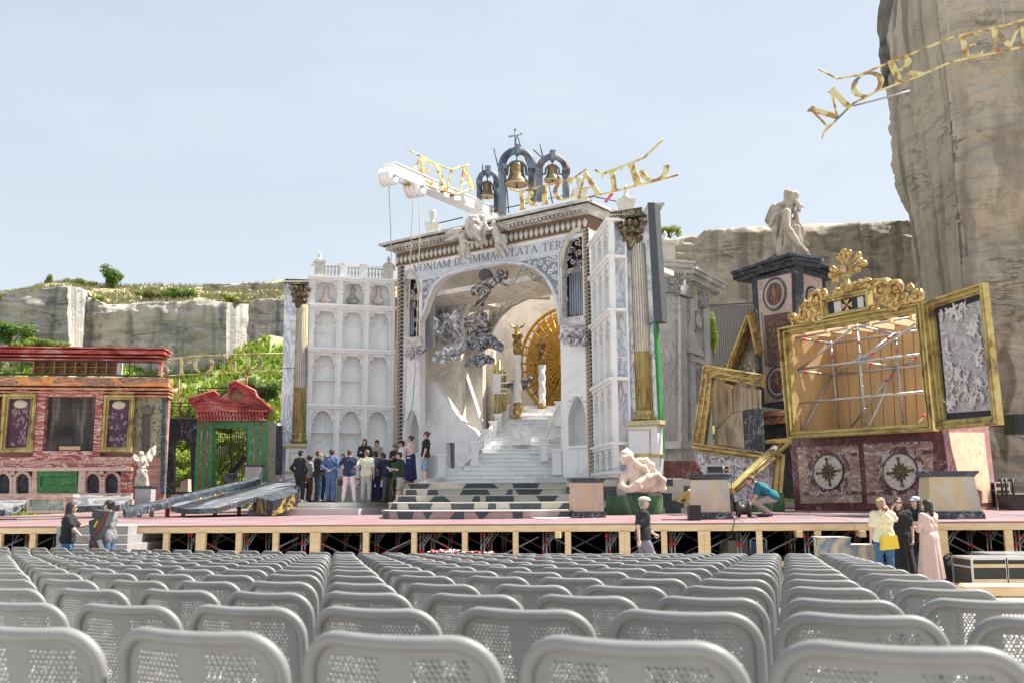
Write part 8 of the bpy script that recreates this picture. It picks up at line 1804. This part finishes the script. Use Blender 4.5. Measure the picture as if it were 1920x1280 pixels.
# equipment at the far right of the stage
flight_case(1869, 1893, 951, 903, 31.0, .8, 'grey blue stage case beside the podium on the deck')
q, c = gbox(None, '', 1897, 1990, 955, 925, 30.0, .8, None); t = Thing('monitor_box', 'low black equipment box at the right edge of the deck', 'box', c); t.part('case', q, M_case); t.part('top_trim', gbox(None, '', 1896, 1991, 926, 923, 29.98, .84, None)[0], M_alu)
for i, x in enumerate((1880.5,1888,1901)):
    t = Thing('stand', 'black equipment stand with crossbar, %s of three at the right edge' % ['left','middle','right'][i], 'stand', at(x, 935, 29.6), 'black equipment stands'); t.part('pole', MB().tube([at(x,935,29.6), at(x-2.5,898,29.6)], .04, 6), M_blackp); t.part('crossbar', MB().tube([at(x-9,899.5,29.6), at(x+4,897,29.6)], .03, 6), M_blackp)
# wooden table in the middle of the group
t = Thing('model_table', 'brown wooden table with papers in the middle of the group of people', 'table', V((at(690,900,36).x, 36.2, zB_))); x0, x1 = at(618,900,36).x, at(738,900,36).x
mb = MB(); mb.box((x0, 35.7, zB_+.82), (x1, 36.9, zB_+.88)); t.part('top', mb, M_ply)
for x in (x0+.06, x1-.06):
    for y in (35.78, 36.8): mb = MB(); mb.box((x-.05, y-.05, zB_), (x+.05, y+.05, zB_+.82)); t.part('leg', mb, M_ply)
mb = MB(); mb.box((x0+.3, 35.85, zB_), (x1-.9, 36.7, zB_+.6)); t.part('crate_below', mb, M_cream_st); mb = MB(); mb.box((x1-.8, 35.84, zB_), (x1-.2, 36.7, zB_+.55)); t.part('dark_board', mb, M_dark)
# ================================================================ people
SKIN = [(.56,.36,.26), (.48,.29,.20), (.60,.40,.31)]
def cmat(nm, col, **k): return mat('cloth_'+nm, col, k.pop('rough', .85), var=k.pop('var', .12), scale=k.pop('scale', 5), bmp=k.pop('bmp', .35), bd=.02, **k)
def hand_proto(mir, curl):
    s = -1 if mir else 1; pr = [('c', (0,0,-.01), (0,0,-.045), .021,.026), ('c', (s*-.02,0,-.07), (s*.02,0,-.07), .017,.017), ('c', (s*-.022,0,-.045), (s*.022,0,-.05), .017,.016)]
    for i, (x, L) in enumerate(((-.029,.062),(-.010,.074),(.009,.069),(.027,.054))):
        x *= s; b = [(x, 0, -.082)]; a = .15
        for f in (.45, .32, .23):
            a += curl; p = b[-1]; b.append((p[0]+s*(i-1.5)*.0016, p[1]+math.sin(a)*L*f, p[2]-math.cos(a)*L*f))
        for k in range(3): pr.append(('c', b[k], b[k+1], .0092-.0008*k, .0086-.0008*k))
    pr += [('c', (s*-.026,.004,-.03), (s*-.048,.016,-.062), .012,.010), ('c', (s*-.048,.016,-.062), (s*-.050,.026,-.088), .0095,.0075)]
    return body(pr, .0065, .006)
HANDS = {(m, c): hand_proto(m, c) for m in (0, 1) for c in (.25, .75)}
ARM = {'down': ((.05,-.03,-.29),(.06,.05,-.53)), 'pocket': ((.13,-.08,-.26),(.02,.07,-.44)), 'behind': ((.10,-.14,-.25),(-.13,-.19,-.36)), 'front': ((.05,.05,-.28),(-.10,.29,-.24)), 'crossed': ((.05,.08,-.27),(-.22,.23,-.18)),
 'face': ((.05,.17,-.22),(-.08,.19,.10)), 'reach': ((.03,.19,-.20),(-.02,.43,-.14)), 'hip': ((.20,-.08,-.23),(.03,.03,-.42)), 'reachdown': ((.03,.16,-.24),(-.02,.34,-.42)), 'drink': ((.10,.20,-.12),(-.04,.24,.12)), 'swingf': ((.05,.08,-.28),(.02,.30,-.42)), 'swingb': ((.05,-.14,-.26),(.05,-.12,-.52))}
def person(label, px, Y, z, head, H=1.75, arms=('down','down'), look=0, lean=0, legs='stand', top=('tee',None), bottom=('trousers',None), shoes=None, hair=('short',(.05,.03,.02)), skin=0, h=.022, fat=1.0, hat=None, glasses=False, group=None, extra=None, X=None, pd=0, sidelean=0):
    s = H/1.75; base = V((at(px, 930, Y).x if X is None else X, Y, z)); Mx = Matrix.Translation(base) @ Matrix.Rotation(math.radians(head), 4, 'Z') @ Matrix.Scale(s, 4)
    q = Thing('person', label, 'person', base, group)
    pel = V((0,0,.95)); legpts = {}
    if legs == 'crouch': pel = V((0,-.22,.50))
    def tor(x, y, zz): # torso coordinates relative to the pelvis joint
        p = V((x, y, zz-.95)); p = Matrix.Rotation(-lean, 3, 'X') @ p; p = Matrix.Rotation(sidelean, 3, 'Y') @ p; return pel+p
    for sg in (-1, 1):
        hip = pel+V((sg*.09,0,-.03))
        if legs == 'crouch': kn = V((sg*.13,.27,.50 if sg > 0 else .36)); an = V((sg*.12,-.02 if sg > 0 else -.10,.09)); toe = an+V((sg*.02,.19,-.05))
        elif legs == 'walk': kn = V((sg*.09, .20 if sg > 0 else .02,.50)); an = V((sg*.08,.32 if sg > 0 else -.30,.10 if sg > 0 else .16)); toe = an+V((0,.18,-.04 if sg > 0 else -.10))
        elif legs == 'wide': kn = V((sg*.15,.02,.49)); an = V((sg*.19,0,.08)); toe = an+V((sg*.05,.17,-.04))
        elif legs == 'bent': kn = V((sg*.10,.10 if sg > 0 else .02,.50)); an = V((sg*.13,-.10 if sg > 0 else .02,.08)); toe = an+V((sg*.04,.17,-.04))
        else: kn = V((sg*.105,.025,.49)); an = V((sg*.11,-.02,.08)); toe = an+V((sg*.04,.17,-.04))
        legpts[sg] = (hip, kn, an, toe)
    C = lambda a, b, ra, rb: ('c', tuple(a), tuple(b), ra, rb)
    sk = []; f_ = fat
    def torso(g=0, z0=.93):
        return [C(tor(-.10,0,1.33), tor(.10,0,1.33), .105*f_+g, .105*f_+g), C(tor(-.06,-.0,1.20), tor(.06,0,1.20), .11*f_+g, .11*f_+g), C(tor(-.055,.01*f_,1.07), tor(.055,.01*f_,1.07), .108*f_**1.6+g, .108*f_**1.6+g), C(tor(-.075,0,.97), tor(.075,0,.97), .115*f_+g, .115*f_+g), C(tor(-.15,-.01,1.415), tor(.15,-.01,1.415), .055+g, .055+g)]
    sk += torso(); sk += [C(tor(0,-.01,1.42), tor(0,.0,1.54), .058, .052)]
    # head, turned by look
    hc = tor(0,.02,1.625); hr = Matrix.Rotation(math.radians(look), 3, 'Z') @ (Matrix.Rotation(-lean*.35, 3, 'X')); hd = lambda x, y, zz: hc+hr @ V((x,y,zz))
    ang = math.radians(look)
    sk += [('e', tuple(hd(0,-.005,.02)), (.074,.092,.098), ang), ('e', tuple(hd(0,.025,-.045)), (.055,.062,.062), ang), C(hd(0,.085,.005), hd(0,.105,-.025), .010, .014), C(hd(-.025,.075,.03), hd(.025,.075,.03), .012, .012), C(hd(-.02,.080,-.055), hd(.02,.080,-.055), .009, .009), C(hd(0,.062,-.09), hd(0,.066,-.08), .022,.02)]
    for sg in (-1, 1): sk.append(('e', tuple(hd(sg*.077,-.005,-.005)), (.012,.022,.032), ang))
    arms_w = []
    for sg, nm in ((-1, arms[0]), (1, arms[1])):
        sh = tor(sg*.185,-.01,1.405); el_, ha_ = ARM[nm] if isinstance(nm, str) else nm
        R_ = Matrix.Rotation(-lean*(.25 if nm in ('down','reachdown') else .8), 3, 'X'); el = sh+R_ @ V((sg*el_[0], el_[1], el_[2])); ha = sh+R_ @ V((sg*ha_[0], ha_[1], ha_[2]))
        sk += [C(sh, el, .049*f_, .037), C(el, ha, .038, .026)]; arms_w.append((sg, sh, el, ha))
    for sg in (-1, 1):
        hip, kn, an, toe = legpts[sg]; sk += [C(hip, kn, .082*f_, .052), C(kn, kn.lerp(an, .35), .052, .054), C(kn.lerp(an, .35), an, .054, .034), C(an, toe, .032, .028)]
    mb = body(sk, h, .022)
    for sg, sh, el, ha in arms_w:
        d = (ha-el).normalized(); side = V((sg,0,0)); side = (side-d*side.dot(d)).normalized(); zax = -d; yax = zax.cross(-side*sg) if sg < 0 else zax.cross(side)
        fwd = side.cross(zax); Mh = Matrix((V((side*0+fwd)), V(-side*sg) if False else -side, zax)).transposed().to_4x4()
        pro = HANDS[(0 if sg > 0 else 1, .25 if sg > 0 else .75)]
        Mh = Matrix((fwd*(-1 if sg > 0 else 1)*(-1), -side if sg > 0 else -side, zax)).transposed().to_4x4(); mb.merge(pro, Matrix.Translation(ha) @ Mh)
    wb = MB().merge(mb, Mx); bo = q.part('body', wb, mat('skin%d' % skin, SKIN[skin], .55, var=.04, bmp=0))
    def add(nm, pr, m, hh=None, k=.03, fold=None, par=None): return q.part(nm, MB().merge(body(pr, hh or h*.95, k, fold), Mx), m, par)
    # shirt / jacket
    kind, tm = top[0], top[1]; g = .020 if kind != 'jacket' else .034
    pr = torso(g); hem = {'long': .93, 'tee': .90, 'jacket': .84, 'coat': .8}.get(kind, .92); pr += [C(tor(-.08,0,hem+.05), tor(.08,0,hem+.05), .108*f_+g, .108*f_+g), C(tor(0,-.01,1.46), tor(0,-.01,1.475), .062, .058)]
    for sg, sh, el, ha in arms_w:
        full = kind in ('long','jacket','coat'); e2 = el if full else sh.lerp(el, .72); pr.append(C(sh, e2, .053*f_+g*.5, (.045 if full else .054*f_)+g*.3))
        if full: pr.append(C(el, el.lerp(ha, .90), .044+g*.3, .036+g*.3))
    fd = lambda X_, Y_, Z_: .006*np.sin(34*Z_+9*X_+5*np.sin(8*X_+3*Y_))
    add('shirt' if kind != 'jacket' and kind != 'coat' else kind, pr, tm, fold=fd)
    bk, bm_ = bottom; g = .017
    if bk in ('trousers', 'shorts'):
        pr = [C(pel+V((-.07,0,0)), pel+V((.07,0,0)), .112*f_+.006, .112*f_+.006)]
        for sg in (-1, 1):
            hip, kn, an, toe = legpts[sg]; pr.append(C(hip, kn, .088*f_+g, .058+g))
            if bk == 'trousers': pr += [C(kn, an+V((0,0,.02)), .058+g, .044+g)]
            else: pr += [C(kn.lerp(hip, .15), kn+(kn-hip).normalized()*.02, .074+g, .070+g)]
        add(bk, pr, bm_, fold=lambda X_, Y_, Z_: .006*np.sin(26*Z_+7*X_+3*np.sin(9*Y_)))
    else:
        zb_ = {'skirt': .16, 'dress': .22, 'coatdress': .13, 'midi': .42}[bk]; pr = [C(pel+V((-.06,0,.07)), pel+V((.06,0,.07)), .115, .115), C(pel+V((-.06,0,-.02)), V((-.10,.02,zb_-.10)), .135, .20), C(pel+V((.06,0,-.02)), V((.10,.02,zb_-.10)), .135, .20), C(pel+V((0,0,-.02)), V((0,0,zb_-.10)), .12, .22)]
        fdd = lambda X_, Y_, Z_: .014*np.sin(5*np.arctan2(Y_, X_)*2.2+1.5*Z_)*np.clip(1.1-Z_, 0, 1)+np.clip(zb_-Z_, 0, 1)*2.5
        add('coat' if bk == 'coatdress' else 'skirt' if bk == 'skirt' else 'dress', pr, bm_, k=.12, fold=fdd)
    for sg in (-1, 1):
        hip, kn, an, toe = legpts[sg]; add('shoe', [C(an+V((0,-.03,-.035)), toe+V((0,.02,-.008)), .043, .036), C(an+V((0,-.02,-.0)), an+V((0,-.02,.01)), .042, .040)], shoes or mat('shoe_dark', (.03,.028,.03), .6), .014)
    # hair
    st, hcl = hair; hm = mat('hair_%02d%02d' % (int(hcl[0]*100), int(hcl[2]*100)), hcl, .6, var=.3, scale=30, bmp=.5)
    pr = [('e', tuple(hd(0,-.018,.035)), (.084,.098,.098), ang), ('e', tuple(hd(0,-.045,-.01)), (.074,.068,.085), ang)]
    if st == 'long': pr += [C(hd(0,-.055,.02), hd(0,-.075,-.20), .075, .065), C(hd(-.06,-.01,0), hd(-.075,-.01,-.19), .034, .03), C(hd(.06,-.01,0), hd(.075,-.01,-.19), .034, .03)]
    if st == 'bob': pr += [C(hd(-.06,-.02,0), hd(-.07,-.02,-.10), .04, .035), C(hd(.06,-.02,0), hd(.07,-.02,-.10), .04, .035), C(hd(0,-.06,0), hd(0,-.06,-.1), .06,.05)]
    if st == 'bun': pr += [('e', tuple(hd(0,-.125,.05)), (.042,.042,.040))]
    if st == 'curly': pr = [('e', tuple(hd(0,-.02,.035)), (.100,.112,.108), ang)]
    pr += [('-e', tuple(hd(0,.095,-.035)), (.070,.075,.080), ang)]
    add('hair', pr, hm, .014, .02, lambda X_, Y_, Z_: .003*np.sin(90*X_+60*Z_)*np.sin(80*Y_))
    mbe = MB()
    for sg in (-1, 1): mbe.ball(hd(sg*.030,.079,.012), .011, 8)
    q.part('eyes', MB().merge(mbe, Mx), mat('eye_dark', (.04,.03,.025), .3))
    if glasses:
        mbg = MB()
        for sg in (-1, 1): mbg.ball(hd(sg*.032,.088,.012), .026, 10, 0, (1,.35,.8)); mbg.tube([hd(sg*.055,.08,.015), hd(sg*.080,-.005,.015)], .004, 4)
        mbg.tube([hd(-.02,.098,.016), hd(.02,.098,.016)], .004, 4); q.part('sunglasses', MB().merge(mbg, Mx), mat('lens', (.012,.010,.010), .2))
    if hat:
        hk, hcol = hat; mbh = MB(); up_ = (hd(0,0,1)-hd(0,0,0)).normalized()
        if hk == 'cap': pr = [('e', tuple(hd(0,-.01,.062)), (.090,.103,.070), ang), ('e', tuple(hd(0,.105,.052)), (.066,.062,.010), ang)]
        elif hk == 'flat': pr = [('e', tuple(hd(0,.0,.075)), (.098,.125,.052), ang), ('e', tuple(hd(0,.10,.052)), (.070,.055,.014), ang)]
        else: pr = [('e', tuple(hd(0,-.005,.07)), (.094,.104,.072), ang), ('e', tuple(hd(0,-.005,.040)), (.145,.155,.016), ang)]
        add('hat' if hk != 'cap' else 'cap', pr, hcol, .012, .012)
    if extra: extra(q, Mx, tor, hd, arms_w)
    return q
black = cmat('black', (.018,.018,.02)); navy = cmat('navy', (.02,.035,.085)); jeans = cmat('jeans', (.10,.16,.27), scale=8, var=.2); jeansd = cmat('jeans_dark', (.03,.045,.08)); white = cmat('white', (.72,.70,.70), var=.05); wshoe = mat('shoe_white', (.72,.70,.68), .6)
def checkm(nm, a, b, s):
    m, n, bs = _nt(nm, .85); co = coords(n, (s, s, s)); ck = N(n, 'ShaderNodeTexChecker', i_Scale=1.0); n.links.new(co, ck.inputs['Vector']); ck.inputs['Color1'].default_value = c4(a); ck.inputs['Color2'].default_value = c4(b); n.links.new(ck.outputs['Color'], bs.inputs['Base Color']); return m
chk = checkm('check_blue', (.05,.09,.20), (.10,.16,.30), 22)
G1 = 'people gathered round the model table'
zt1 = zB_; 
person('person in black hoodie and trousers with white sneakers at the left end', 562, 34.8, zt1, -25, 1.86, ('pocket','pocket'), -20, 0, 'stand', ('jacket', black), ('trousers', black), wshoe, ('short',(.015,.013,.012)), 1, group=G1)
person('curly haired person in grey top half hidden behind the person in black hoodie', 579, 35.6, zt1, -60, 1.72, ('front','front'), 0, 0, 'stand', ('long', cmat('grey', (.30,.31,.33))), ('trousers', cmat('rust', (.16,.06,.04))), None, ('curly',(.03,.018,.014)), 1, group=G1)
person('person in black shirt with reddish brown hair looking right', 595, 35.0, zt1, -60, 1.86, ('crossed','front'), -15, 0, 'stand', ('tee', black), ('trousers', jeansd), None, ('short',(.13,.06,.03)), 2, group=G1)
person('short person in dark green top and blue jeans between black shirt and checked jacket', 610, 35.5, zt1, -40, 1.72, ('pocket','front'), -20, 0, 'wide', ('long', cmat('dgreen', (.035,.07,.06))), ('trousers', cmat('blue2', (.03,.09,.22))), None, ('short',(.30,.18,.09)), 2, group=G1)
person('person in blue checked jacket holding hands behind the back', 620, 34.7, zt1, -5, 1.90, ('behind','behind'), 15, 0, 'stand', ('jacket', chk), ('trousers', cmat('jeans2', (.07,.13,.27), scale=8)), mat('shoe_grey', (.10,.10,.11), .6), ('short',(.06,.035,.022)), 2, group=G1)
person('person in white shirt facing the camera behind the table', 641, 37.4, zt1, 180, 1.84, ('front','front'), 0, 0, 'stand', ('long', white), ('trousers', cmat('olive', (.20,.18,.11))), None, ('short',(.12,.07,.04)), 2, group=G1)
person('person in navy polo shirt and pale pink trousers seen from behind', 654, 34.6, zt1, -4, 1.88, ('hip','front'), -8, 0, 'wide', ('tee', navy), ('trousers', cmat('palepink', (.74,.62,.66), var=.04)), wshoe, ('short',(.16,.075,.035)), 2, group=G1, fat=1.06)
person('long haired person in black long sleeves facing the camera on the upper level', 682, 37.9, 2.2, 178, 1.80, ('crossed','crossed'), 0, .05, 'stand', ('long', black), ('trousers', jeans), None, ('long',(.035,.022,.016)), 2, group=G1)
person('blond person with black cap and camouflage top facing the camera on the upper level', 705, 38.0, 2.2, 180, 1.76, ('down','down'), 0, 0, 'stand', ('long', blotch('camo', [(.16,.15,.10),(.36,.34,.27),(.50,.48,.42)], 14, .9)), ('trousers', jeansd), None, ('long',(.52,.38,.22)), 2, group=G1, hat=('cap', black), glasses=True)
person('person in pale patterned shirt and light grey trousers seen from behind', 686, 34.7, zt1, 8, 1.86, ('hip','down'), 35, .03, 'stand', ('tee', blotch('palm_shirt', [(.44,.46,.25),(.64,.63,.52),(.70,.68,.60)], 8, .9)), ('trousers', cmat('lgrey', (.46,.45,.42))), mat('shoe_tan', (.36,.24,.17), .6), ('short',(.24,.17,.11)), 2, group=G1)
person('person in slate blue shirt and navy trousers with dark hair', 703, 35.2, zt1, 20, 1.84, ('front','down'), 20, .06, 'stand', ('long', cmat('slate', (.10,.12,.20))), ('trousers', navy), None, ('short',(.03,.02,.018)), 1, group=G1)
person('person in navy shirt and grey trousers leaning over towards the table', 726, 35.0, zt1, 45, 1.82, ('reachdown','front'), 10, .38, 'bent', ('tee', cmat('navy2', (.018,.022,.05))), ('trousers', cmat('dgrey', (.09,.09,.095))), None, ('short',(.035,.03,.03)), 1, group=G1)
person('person in green dress and black jacket with bucket hat', 741, 36.4, 1.98, 150, 1.74, ('front','front'), 10, .05, 'stand', ('jacket', black), ('dress', cmat('vgreen', (.07,.27,.04))), mat('shoe_green', (.12,.38,.1), .6), ('short',(.2,.12,.07)), 2, group=G1, hat=('bucket', cmat('hat_grey', (.20,.21,.19))), glasses=True)
person('person in white T-shirt with black cap looking left', 754, 35.2, 1.98, 80, 1.80, ('crossed','front'), 10, .05, 'stand', ('tee', white), ('trousers', jeansd), None, ('short',(.03,.02,.018)), 1, group=G1, hat=('cap', black))
def paper(q, Mx, tor, hd, aw):
    sg, sh, el, ha = aw[0]; mb = MB(); mb.obox(ha+V((.08,.10,.0)), (.13,0,0), (0,.10,.05), (0,-.001,.002)); q.part('paper_sheet', MB().merge(mb, Mx), M_white)
def papert(q, Mx, tor, hd, aw):
    sg, sh, el, ha = aw[0]; mb = MB(); mb.obox(ha+V((.05,.11,.0)), (.12,0,0), (0,.08,.09), (0,-.0015,.001)); w_ = MB().merge(mb, Mx); single('paper_sheet', w_, M_white, 'white sheet of paper held by the bearded person in grey shorts', 'paper')
person('bearded person in black T-shirt and grey shorts reading a paper', 751, 34.3, zt1, 78, 1.76, ('front','front'), 12, .08, 'stand', ('tee', cmat('char', (.025,.03,.032))), ('shorts', cmat('sgrey', (.40,.37,.38))), wshoe, ('short',(.035,.025,.02)), 2, group=G1, fat=1.18, extra=papert)
person('person in red and white top and long navy skirt with a hand at the face', 769, 35.3, 2.22, 70, 1.74, ('face','down'), 5, .0, 'stand', ('tee', blotch('redwhite', [(.50,.10,.12),(.66,.60,.58),(.70,.66,.64)], 12, .9)), ('skirt', cmat('navy3', (.02,.03,.10))), mat('shoe_red', (.4,.1,.08), .6), ('bun',(.07,.04,.03)), 2, group=G1)
person('person with hair bun, black polo and denim shorts standing alone', 797, 34.6, 2.22, 82, 1.84, ('down','down'), 0, -.05, 'stand', ('tee', black), ('shorts', cmat('denim', (.22,.33,.47))), wshoe, ('bun',(.10,.055,.035)), 2, glasses=True, group='people standing on the stage')
# beards as hair parts would be hidden at this size; give the crouching and front people finer bodies
g0 = -.03
person('person in black T-shirt and jeans with long dark hair and sunglasses at front left', 132, 20.6, g0, -78, 1.70, ('reach','reachdown'), 0, .04, 'stand', ('tee', black), ('trousers', cmat('jeans3', (.06,.15,.30), scale=8)), None, ('long',(.03,.018,.014)), 2, h=.016, fat=1.12, glasses=True, group='people in front of the stage')
person('bearded person in grey T-shirt and jeans holding a folded dark seat at front left', 209, 20.8, g0, 78, 1.74, ('front','reach'), 0, .06, 'stand', ('tee', cmat('tgrey', (.19,.19,.21))), ('trousers', jeans), None, ('bun',(.05,.03,.022)), 2, h=.016, glasses=True, group='people in front of the stage')
# the folded padded seat they carry
c = at(184, 1000, 20.4); t = Thing('folded_seat', 'dark grey padded folding seat with red piping held between two people', 'seat', at(182, 1045, 20.4)); SQ = Pl(150, 20.5, 220, 20.3)
t.part('upper_pad', SQ.poly(MB(), [(174,954),(205,958),(202,966),(196,985),(178,1010),(168,1004),(180,975),(172,966)], -.10, .10), cmat('pad', (.075,.08,.085))); t.part('lower_pad', SQ.poly(MB(), [(178,1008),(170,1012),(166,976),(186,968),(192,980)], -.14, .04), cmat('pad', (.075,.08,.085)))
t.part('leg_pad', SQ.poly(MB(), [(168,1010),(180,1008),(188,1030),(191,1044),(172,1044),(166,1022)], -.08, .08), cmat('pad', (.075,.08,.085)))
mb = MB(); SQ.tube(mb, [(198,960),(192,980),(176,1004)], .008, .105, n=5); SQ.tube(mb, [(172,1012),(178,1026),(186,1043)], .008, .085, n=5); SQ.tube(mb, [(188,974),(182,992),(176,1004)], .006, .105, n=5); t.part('red_piping', mb, M_red)
mb = MB(); SQ.poly(mb, [(175,987),(182,974),(184,976),(178,988)], .10, .104); t.part('yellow_mark', mb, mat('mark_yellow', (.7,.62,.05), .5))
person('person with white flat cap, black T-shirt and grey shorts walking right before the stage', 1203, 20.3, g0, -85, 1.76, ('swingf','swingb'), 0, .04, 'walk', ('tee', black), ('shorts', cmat('wgrey', (.17,.165,.20))), None, ('short',(.35,.33,.30)), 2, h=.016, fat=1.12, hat=('flat', cmat('cream_hat', (.62,.55,.46))), group='people in front of the stage')
cz = deck(1432, 968)
person('person in teal T-shirt and beige trousers crouching over a machine on the stage', 1432, cz.y, cz.z, 82, 1.90, ('reachdown','reachdown'), 0, .92, 'crouch', ('tee', cmat('teal', (.015,.17,.22))), ('trousers', cmat('beige', (.42,.37,.32))), mat('shoe_navy', (.02,.035,.10), .6), ('short',(.20,.10,.05)), 2, h=.016, X=cz.x+.05)
def bottle(q, Mx, tor, hd, aw): pass
person('blond person in pale yellow blouse and jeans drinking, seen from behind', 1652, 19.7, g0, -12, 1.72, ('down','drink'), -50, .0, 'stand', ('tee', blotch('yellow_blouse', [(.58,.52,.34),(.68,.64,.46),(.70,.67,.50)], 9, .9)), ('trousers', cmat('jeans4', (.05,.13,.26), scale=8)), None, ('bun',(.42,.30,.18)), 2, h=.016, fat=1.10, group='people in front of the stage')
t = Thing('handbag', 'bright yellow leather handbag hanging from the shoulder of the blond person', 'handbag', at(1668, 1030, 19.4)); BQ = Pl(1640, 19.42, 1700, 19.40); M_bag = mat('bag_yellow', (.72,.50,.03), .4, var=.05, scale=4)
t.part('bag', BQ.poly(MB(), [(1655,1006),(1682,1003),(1687,1027),(1654,1031)], -.11, .03), M_bag); t.part('flap', BQ.poly(MB(), [(1655,1005),(1682,1002.5),(1684,1014),(1656,1017)], .03, .045), M_bag); t.part('strap', BQ.tube(MB(), [(1656,1006),(1655,985),(1653,962),(1650,957)], .012, .02, n=6, flat=.4), M_bag)
person('person in long black dress with sunglasses and raised arm in front of the stage', 1683, 20.2, g0, 150, 1.72, ('down','face'), 10, -.04, 'stand', ('tee', black), ('dress', black), mat('shoe_tan', (.36,.24,.17), .6), ('long',(.10,.055,.035)), 2, h=.016, glasses=True, group='people in front of the stage')
single('can', MB().lathe(at(1654,951,19.62), [(.02,0),(.033,.01),(.033,.11),(.027,.12)], 14, (.8,.2,-.3)), mat('can_red', (.40,.04,.06), .3), 'small red drink can held to the mouth by the blond person', 'can')
person('person in long pale pink coat with dark hair seen from behind at right', 1737, 19.5, g0, 25, 1.68, ('front','crossed'), 20, .0, 'stand', ('long', cmat('pinkcoat', (.56,.40,.36), var=.06)), ('coatdress', cmat('pinkcoat', (.56,.40,.36))), None, ('long',(.035,.02,.016)), 2, h=.016, group='people in front of the stage')
person('person with pale blue cap and black top half hidden behind the pink coat', 1716, 20.5, g0, 130, 1.74, ('down','reach'), -15, .0, 'stand', ('tee', black), ('trousers', jeansd), None, ('long',(.04,.025,.02)), 2, h=.018, hat=('cap', cmat('pale_blue', (.42,.46,.60))), group='people in front of the stage')
